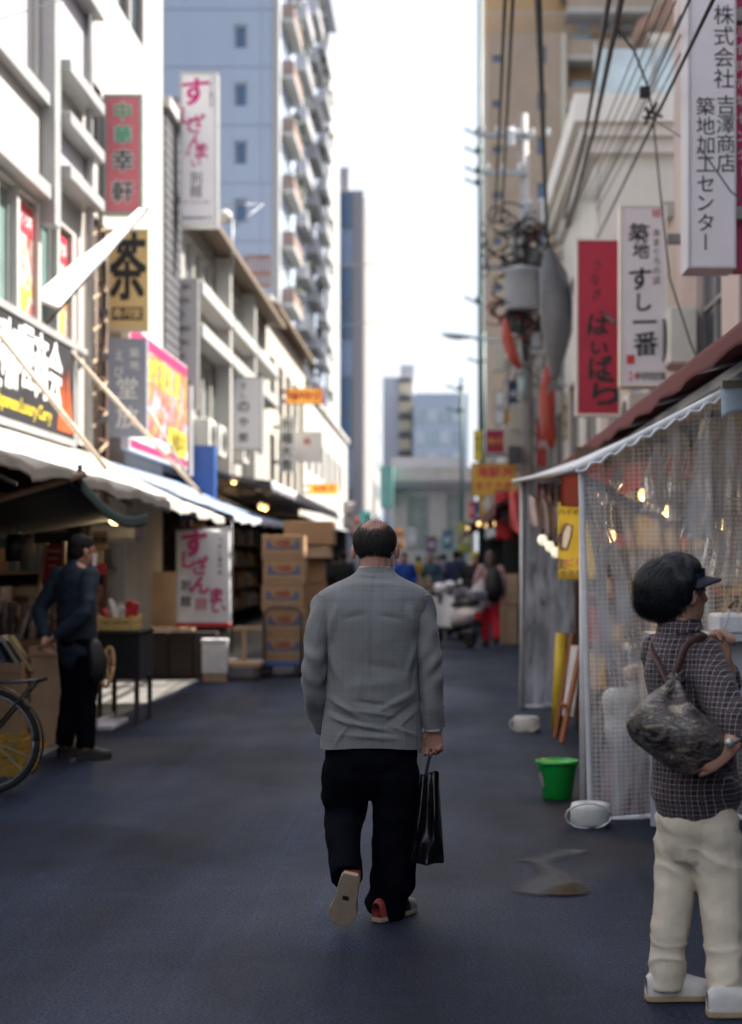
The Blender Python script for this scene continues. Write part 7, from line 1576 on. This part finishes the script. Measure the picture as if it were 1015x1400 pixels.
m = MB(); m.sheet(lambda u, v: U(946, 787, 0) + Vector((-.03 + .135 * v * (1 - (2 * u - 1) ** 2 * .7), -.075 + .17 * u, .012 - .022 * v - .03 * (2 * u - 1) ** 2)), 16, 8, .006); vo_ = m.build('visor', vz, wo_, True)
m = MB(); m.sheet(lambda u, v: U(930, 786, .02) + Vector((.085 * math.cos(2 * math.pi * u), .085 * math.sin(2 * math.pi * u), -.012 + .035 * v - .0)), 40, 3, 0); m.build('band', vz, vo_, True)
gm = M('glasses_frame', (.02, .015, .015), .3, .1, 5)
m = MB(); m.tube([U(940, 806, -.06), U(955, 803, -.055), U(958, 806, -.02), U(958, 806, .05)], .0025, 6); m.build('glasses', gm, wo_, True)
m = MB(); c = U(998, 1012, -.185); m.tube([U(1000, 1014, -.228) + Vector((.03 * math.cos(a), .028 * math.sin(a), .012 * math.cos(a))) for a in [k * math.pi / 10 for k in range(21)]], .006, 6); q_ = m.build('watch', galv, wo_, True)
m = MB(); m.lathe((0, 0, 0), [(.0001, .004), (.015, .004), (.016, -.003), (.0001, -.004)], 16); m.v = [U(998, 1016, -.262) + Vector((v.x, v.z, v.y)) for v in m.v]; m.build('watch_face', M('watch_dial', (.55, .55, .52), .2, .1, 9, metal=.4), q_, True)
t = thing('food_stick', 'white drinking straw stick held in the woman\'s raised hand', 'stick', U(985, 880, .1))
m = MB(); m.tube([U(984, 885, .06), U(999, 830, .06)], .0045, 8); m.build('stick', hemw, t, True)
m = MB(); m.tube([U(997, 832, .06), U(1003, 822, .06)], .007, 8); m.build('tip', M('brown_tip', (.3, .16, .08), .6, .2, 9), t, True)
# shoulder bag
def camo():
    m = bpy.data.materials.new('leaf_print_fabric'); m.use_nodes = True; t = m.node_tree; q = t.nodes['Principled BSDF']; N = lambda k: t.nodes.new(k); L = t.links.new; q.inputs['Roughness'].default_value = .38; q.inputs['Specular IOR Level'].default_value = .5
    tc = N('ShaderNodeTexCoord'); mp = N('ShaderNodeMapping'); mp.inputs['Rotation'].default_value = (.3, .6, 0); mp.inputs['Scale'].default_value = (1, 1, 3.2); L(tc.outputs['Object'], mp.inputs[0])
    n = N('ShaderNodeTexNoise'); n.inputs['Scale'].default_value = 11; n.inputs['Detail'].default_value = 4; n.inputs['Distortion'].default_value = 1.6; L(mp.outputs[0], n.inputs['Vector'])
    r = N('ShaderNodeValToRGB'); e = r.color_ramp.elements; e[0].position = .38; e[0].color = (.018, .013, .014, 1); e[1].position = .66; e[1].color = (.30, .25, .19, 1)
    for p, c in ((.46, (.085, .06, .045)), (.52, (.16, .155, .17)), (.57, (.03, .022, .022))): k = e.new(p); k.color = (*c, 1)
    L(n.outputs[0], r.inputs[0])
    wv = N('ShaderNodeTexWave'); wv.inputs['Scale'].default_value = 30; wv.inputs['Distortion'].default_value = 9; wv.inputs['Detail'].default_value = 2; L(mp.outputs[0], wv.inputs['Vector'])
    mx = N('ShaderNodeMix'); mx.data_type = 'RGBA'; mx.blend_type = 'OVERLAY'; mx.inputs[0].default_value = .45; L(r.outputs[0], mx.inputs[6]); L(wv.outputs[0], mx.inputs[7]); L(mx.outputs[2], q.inputs['Base Color']); return m
cb_ = thing('shoulder_bag', 'leaf patterned brown shoulder bag on the plaid shirted woman\'s back', 'bag', U(925, 1050, -.18)); cam_ = camo()
b = MB()
chain(b, [(*U(890, 988, -.12), .07, .10), (*U(905, 990, -.14), .10, .13), (*U(930, 1000, -.15), .105, .15), (*U(955, 1012, -.15), .09, .14), (*U(975, 1020, -.13), .06, .1)], 18, ref=(.35, 0, 1))
chain(b, [(*U(885, 1002, -.12), .05, .09), (*U(930, 1026, -.14), .07, .13), (*U(972, 1036, -.13), .05, .1)], 16, ref=(0, 0, 1))
chain(b, [(*U(924, 930, -.11), .028, .05), (*U(918, 950, -.12), .06, .09), (*U(912, 975, -.13), .09, .12)], 16, ref=(1, 0, 0))
bo = b.build('body', cam_, cb_)
ap = U(922, 925, -.12)
def bagw(p):
    q = p + Vector(cb_.location) - ap; an = math.atan2(q.x, -q.z); r_ = q.length
    return .014 * math.sin(an * 7 + 2.5 * noise.noise(p * 5)) * math.exp(-((r_ - .12) / .12) ** 2) + .006 * noise.noise(Vector((p.x * 7, p.y * 6, p.z * 9)))
remesh(bo, .007, 12, .6, bagw)
lea = M('brown_leather', (.07, .03, .028), .4, .25, 9)
for nm, pts in (('strap', [(922, 930, -.14), (930, 905, -.14), (938, 884, -.13), (950, 874, -.11), (966, 872, -.06), (970, 885, .03)]), ('strap', [(915, 936, -.13), (900, 905, -.09), (893, 885, -.02), (897, 872, .08)])):
    q = crs([tuple(U(*p)) for p in pts], 6); m = MB(); m.tube(q, [(.004, .013)] * len(q), 8, ref=(.3, -1, .3)); m.build(nm, lea, cb_, True)
# ---------------------------------------------------------------- people further off
def figure(label, loc, rz, h=1.68, top=None, pants=None, shoem=None, hair=None, pose=None, voxel=.016, group=None, extra=None, hairlen=0.0, skin_=None, cap=None, wide=1.0):
    t = thing('person', label, 'person', (0, 0, 0), group); s = h / 1.68; p = dict(hipL=(-.085, 0, .9), kneeL=(-.095, .02, .49), ankL=(-.1, -.02, .09), hipR=(.085, 0, .9), kneeR=(.095, .02, .49), ankR=(.1, -.02, .09),
        shL=(-.175, -.01, 1.37), elL=(-.23, -.04, 1.1), wrL=(-.24, .05, .86), shR=(.175, -.01, 1.37), elR=(.23, -.04, 1.1), wrR=(.24, .05, .86), head=(0, .03, 1.545), face=(0, 1, -.05), toeL=(-.1, 1), toeR=(.1, 1))
    p.update(pose or {}); V = lambda k: Vector(p[k]) * s; sk = skin_ or skin
    b = MB(); mt = head(b, V('head'), p['face'], (0, 0, 1), s); chain(b, [(0, 0, 1.38 * s, .07 * s), (0, .01 * s, 1.46 * s, .052 * s), (*(V('head') - Vector((0, .02 * s, .02 * s))), .052 * s)], 12, k=2)
    chain(b, [(0, 0, .86 * s, .14 * s, .1 * s), (0, 0, 1.05 * s, .13 * s, .1 * s), (0, 0, 1.25 * s, .155 * s, .1 * s), (0, -.01 * s, 1.38 * s, .13 * s, .08 * s)], 14, ref=(1, 0, 0), k=2)
    for e in 'LR':
        chain(b, [(*V('sh' + e), .05 * s), (*V('el' + e), .04 * s), (*V('wr' + e), .025 * s)], 10, k=2); chain(b, [(*V('hip' + e), .085 * s), (*V('knee' + e), .055 * s), (*V('ank' + e), .04 * s)], 10, k=2)
        d = (V('wr' + e) - V('el' + e)).normalized(); sd_ = 1 if e == 'R' else -1
        hand(b, V('wr' + e), d + Vector((0, 0, -.2)), Vector((0, 1, .1)), Vector((-sd_, 0, 0)), .4, .8, s)
    remesh(b.build('body', sk, t), voxel * .55 if voxel < .013 else voxel * .75, 1)
    b = MB(); w_ = wide
    chain(b, [(0, 0, .80 * s, .175 * s * w_, .125 * s), (0, 0, .95 * s, .17 * s * w_, .125 * s), (0, 0, 1.15 * s, .168 * s * w_, .125 * s), (0, -.01 * s, 1.30 * s, .18 * s * w_, .12 * s), (0, -.01 * s, 1.39 * s, .14 * s, .095 * s), (0, 0, 1.45 * s, .065 * s, .065 * s)], 18, ref=(1, 0, 0), k=3)
    for e in 'LR': chain(b, [(*V('sh' + e), .072 * s), (*(V('sh' + e) * .5 + V('el' + e) * .5), .066 * s), (*V('el' + e), .06 * s), (*(V('el' + e) * .4 + V('wr' + e) * .6), .052 * s), (*(V('el' + e) * .12 + V('wr' + e) * .88), .043 * s)], 12, k=2)
    to = b.build('jacket', top, t); remesh(to, voxel, 2, .5, lambda q: .008 * noise.noise(Vector((q.x * 9, q.y * 9, q.z * 12))) + .004 * noise.noise(q * 22))
    b = MB(); chain(b, [(0, 0, .97 * s, .155 * s, .115 * s), (0, 0, .86 * s, .165 * s, .125 * s), (0, 0, .78 * s, .14 * s, .11 * s)], 16, ref=(1, 0, 0), k=2)
    for e in 'LR': chain(b, [(*V('hip' + e), .098 * s), (*(V('hip' + e) * .5 + V('knee' + e) * .5), .09 * s), (*V('knee' + e), .078 * s), (*(V('knee' + e) * .4 + V('ank' + e) * .6), .074 * s), (*V('ank' + e), .072 * s)], 14, k=2, dome=False)
    remesh(b.build('trousers', pants, t), voxel, 2, .5, lambda q: .008 * noise.noise(Vector((q.x * 8, q.y * 8, q.z * 13))))
    for e in 'LR':
        a = V('ank' + e); f = Vector((*p['toe' + e], 0)).normalized(); hz = a.z - .088 * s
        shoe(t, a - f * .06 * s + Vector((0, 0, -.088 * s)), f + Vector((0, 0, -1.2 * hz if hz > .03 else 0)), (0, 0, 1), shoem or dkl, M('dark_sole', (.03, .03, .03), .7, .1, 9), .26 * s)
    b = MB(); hc_ = V('head'); mt3 = mt
    b.ell(hc_ + mt3 @ Vector((0, -.018, .05)) * s, .085 * s, .1 * s, .085 * s, mt3); b.ell(hc_ + mt3 @ Vector((0, -.05, .0)) * s, .078 * s, .062 * s, .08 * s, mt3)
    if hairlen: chain(b, [(*(hc_ + mt3 @ Vector((0, -.03, .05)) * s), .1 * s, .09 * s), (*(hc_ + mt3 @ Vector((0, -.07, -.08)) * s), .11 * s, .08 * s), (*(hc_ + mt3 @ Vector((0, -.1, -.08 - hairlen)) * s), .09 * s, .05 * s)], 14, ref=(1, 0, 0))
    ho_ = b.build('hair', hair or hairm, t); remesh(ho_, max(.009, voxel * .7), 1, .5, lambda q: .006 * noise.noise(q * 28))
    if cap:
        m = MB(); m.ell(hc_ + mt3 @ Vector((0, -.01, .075)) * s, .094 * s, .108 * s, .08 * s, mt3); m.build('cap', cap, t, True)
    if extra: extra(t, s, V, mt3)
    t.location = loc; t.rotation_euler.z = rz; return t
navyj = M('navy_jacket', (.013, .024, .042), .8, .25, 6); 
def lm_extra(t, s, V, mt):
    m = MB(); hc_ = V('head'); m.sheet(lambda u, v: hc_ + mt @ Vector((-.075 + .15 * u, .055 + .06 * math.sin(math.pi * u), -.1 + .095 * v)), 12, 5, 0); m.build('mask', hemw, t, True)
    m = MB(); m.tube([hc_ + mt @ Vector((.08, .02, -.03)), hc_ + mt @ Vector((.086, -.01, .02))], .003, 5); m.build('mask_loop', hemw, t)
    m = MB(); m.tube([(.2, .0, .86), (.23, .02, .74), (.22, .02, .64)], [(.06, .05), (.08, .06), (.07, .05)], 12, ref=(0, 1, 0), dome=True); m.build('hip_pouch', M('pouch_black', (.015, .015, .018), .5, .3, 12), t, True)
    m = MB(); m.tube([(-.14, -.16, 1.43), (.0, -.12, 1.45)], .004, 5)
figure('man in a navy jacket and face mask standing with hands clasped behind his back', (GX(104, 11.7), 11.72, 0), R(-38), 1.70, navyj, navyt, M('black_shoe', (.01, .01, .011), .5, .2, 8), hairm,
       dict(elL=(-.27, -.13, 1.1), wrL=(-.07, -.235, .90), elR=(.27, -.13, 1.1), wrR=(.06, -.25, .92), face=(.35, .93, -.08), head=(.01, .05, 1.545), ankL=(-.12, -.02, .09), ankR=(.12, -.02, .09), toeR=(.45, 1), toeL=(-.1, 1)), .011, None, lm_extra, skin_=skin, wide=1.05)
def red_extra(t, s, V, mt):
    m = MB(); chain(m, [(.02, -.17, .86, .12, .07), (.02, -.2, 1.0, .15, .1), (.02, -.18, 1.22, .14, .09), (.02, -.13, 1.32, .1, .06)], 16, ref=(1, 0, 0)); m.build('backpack', M('backpack_black', (.012, .012, .016), .6, .3, 10), t, True)
    m = MB(); m.tube([(-.13, -.1, 1.38), (-.15, .06, 1.36), (-.15, .11, 1.1)], [(.02, .03)] * 3, 8); m.build('backpack_strap', M('cyan_cloth', (.06, .35, .45), .6, .1, 6), t, True)
figure('woman in red trousers with a black backpack and white bag walking down the street', (GX(671, 26.8), 26.9, 0), R(8), 1.66, M('cyan_pink_top', (.42, .24, .25), .7, .4, 4), M('red_trouser', (.62, .012, .03), .8, .15, 6), M('black_shoe', (.02, .02, .02), .5, .2, 8), M('hair_brown', (.04, .018, .014), .45, .3, 30),
       dict(kneeL=(-.08, .06, .49), ankL=(-.07, .02, .09), kneeR=(.09, .0, .48), ankR=(.08, -.2, .14), elL=(-.27, -.03, 1.12), wrL=(-.2, .1, 1.0)), .02, None, red_extra, .18)
t = thing('plastic_bag', 'white plastic bag hanging from the arm of the woman in red trousers', 'bag', W(654, 850, 26.9)); c = W(656, 805, 26.85)
m = MB(); m.tube([c + Vector((0, 0, .28)), c + Vector((0, 0, .1)), c + Vector((-.02, 0, -.15)), c + Vector((-.03, 0, -.35))], [(.03, .03), (.1, .07), (.15, .09), (.12, .08)], 14, ref=(1, 0, 0), dome=True); o = m.build('body', M('plastic_white', (.7, .7, .72), .4, .15, 9), t, True)
m = MB(); m.tube([c + Vector((0, 0, .28)), c + Vector((.03, 0, .42))], .02, 6); m.build('handle', M('plastic_white'), t, True)
CR = [('person in a bright blue jacket in the far crowd', 553, 35, 170, (.01, .06, .34), (.05, .05, .06), 1.68, None), ('man in a navy backpack standing beyond the scooters', 624, 36, 5, (.02, .03, .08), (.03, .03, .035), 1.74, None),
      ('person in a yellow cap and black coat behind the scooters', 650, 32, 180, (.014, .014, .017), (.02, .02, .022), 1.66, (.45, .42, .05)), ('person in a teal top left of the navy backpack in the crowd', 590, 42, 160, (.03, .09, .13), (.03, .03, .035), 1.66, None),
      ('person in a lilac shirt deep in the far crowd', 607, 46, 30, (.22, .20, .30), (.04, .04, .05), 1.7, None), ('person in a white top near the blue jacket', 540, 40, 200, (.6, .6, .62), (.05, .05, .06), 1.6, None),
      ('person in a mustard coat in the middle of the crowd', 572, 48, 0, (.45, .27, .03), (.03, .03, .03), 1.65, None), ('person in a black coat left of the crowd under the awning', 470, 34, 10, (.012, .012, .014), (.02, .02, .022), 1.72, None),
      ('person in a charcoal coat at the far left shops', 458, 42, 40, (.03, .03, .034), (.02, .02, .022), 1.68, None), ('person in a grey coat farthest down the street', 600, 62, 0, (.12, .12, .13), (.03, .03, .03), 1.7, None), ('person in a dark blue coat farthest down beside the grey coat', 585, 58, 180, (.02, .03, .07), (.03, .03, .03), 1.68, None)]
rd = random.Random(21)
for i, (lb, px, Y, an, tc_, pc, h, cp) in enumerate(CR):
    k = rd.uniform(-.12, .12)
    figure(lb, (GX(px, Y), Y, 0), R(an), h, M('coat_%d' % i, tc_, .8, .2, 6), M('legs_%d' % i, pc, .8, .2, 6), None, None, dict(ankL=(-.09, k, .09), ankR=(.09, -k, .09), kneeL=(-.09, .04 + k * .5, .49), kneeR=(.09, .04 - k * .5, .49), elL=(-.24, -.05 + k, 1.1), wrL=(-.2, .12 + k, .92), elR=(.24, -.05 - k, 1.1), wrR=(.22, .1 - k, .95)), .028, 'crowd down the street', cap=M('cap_yellow', cp, .7, .1, 5) if cp else None)
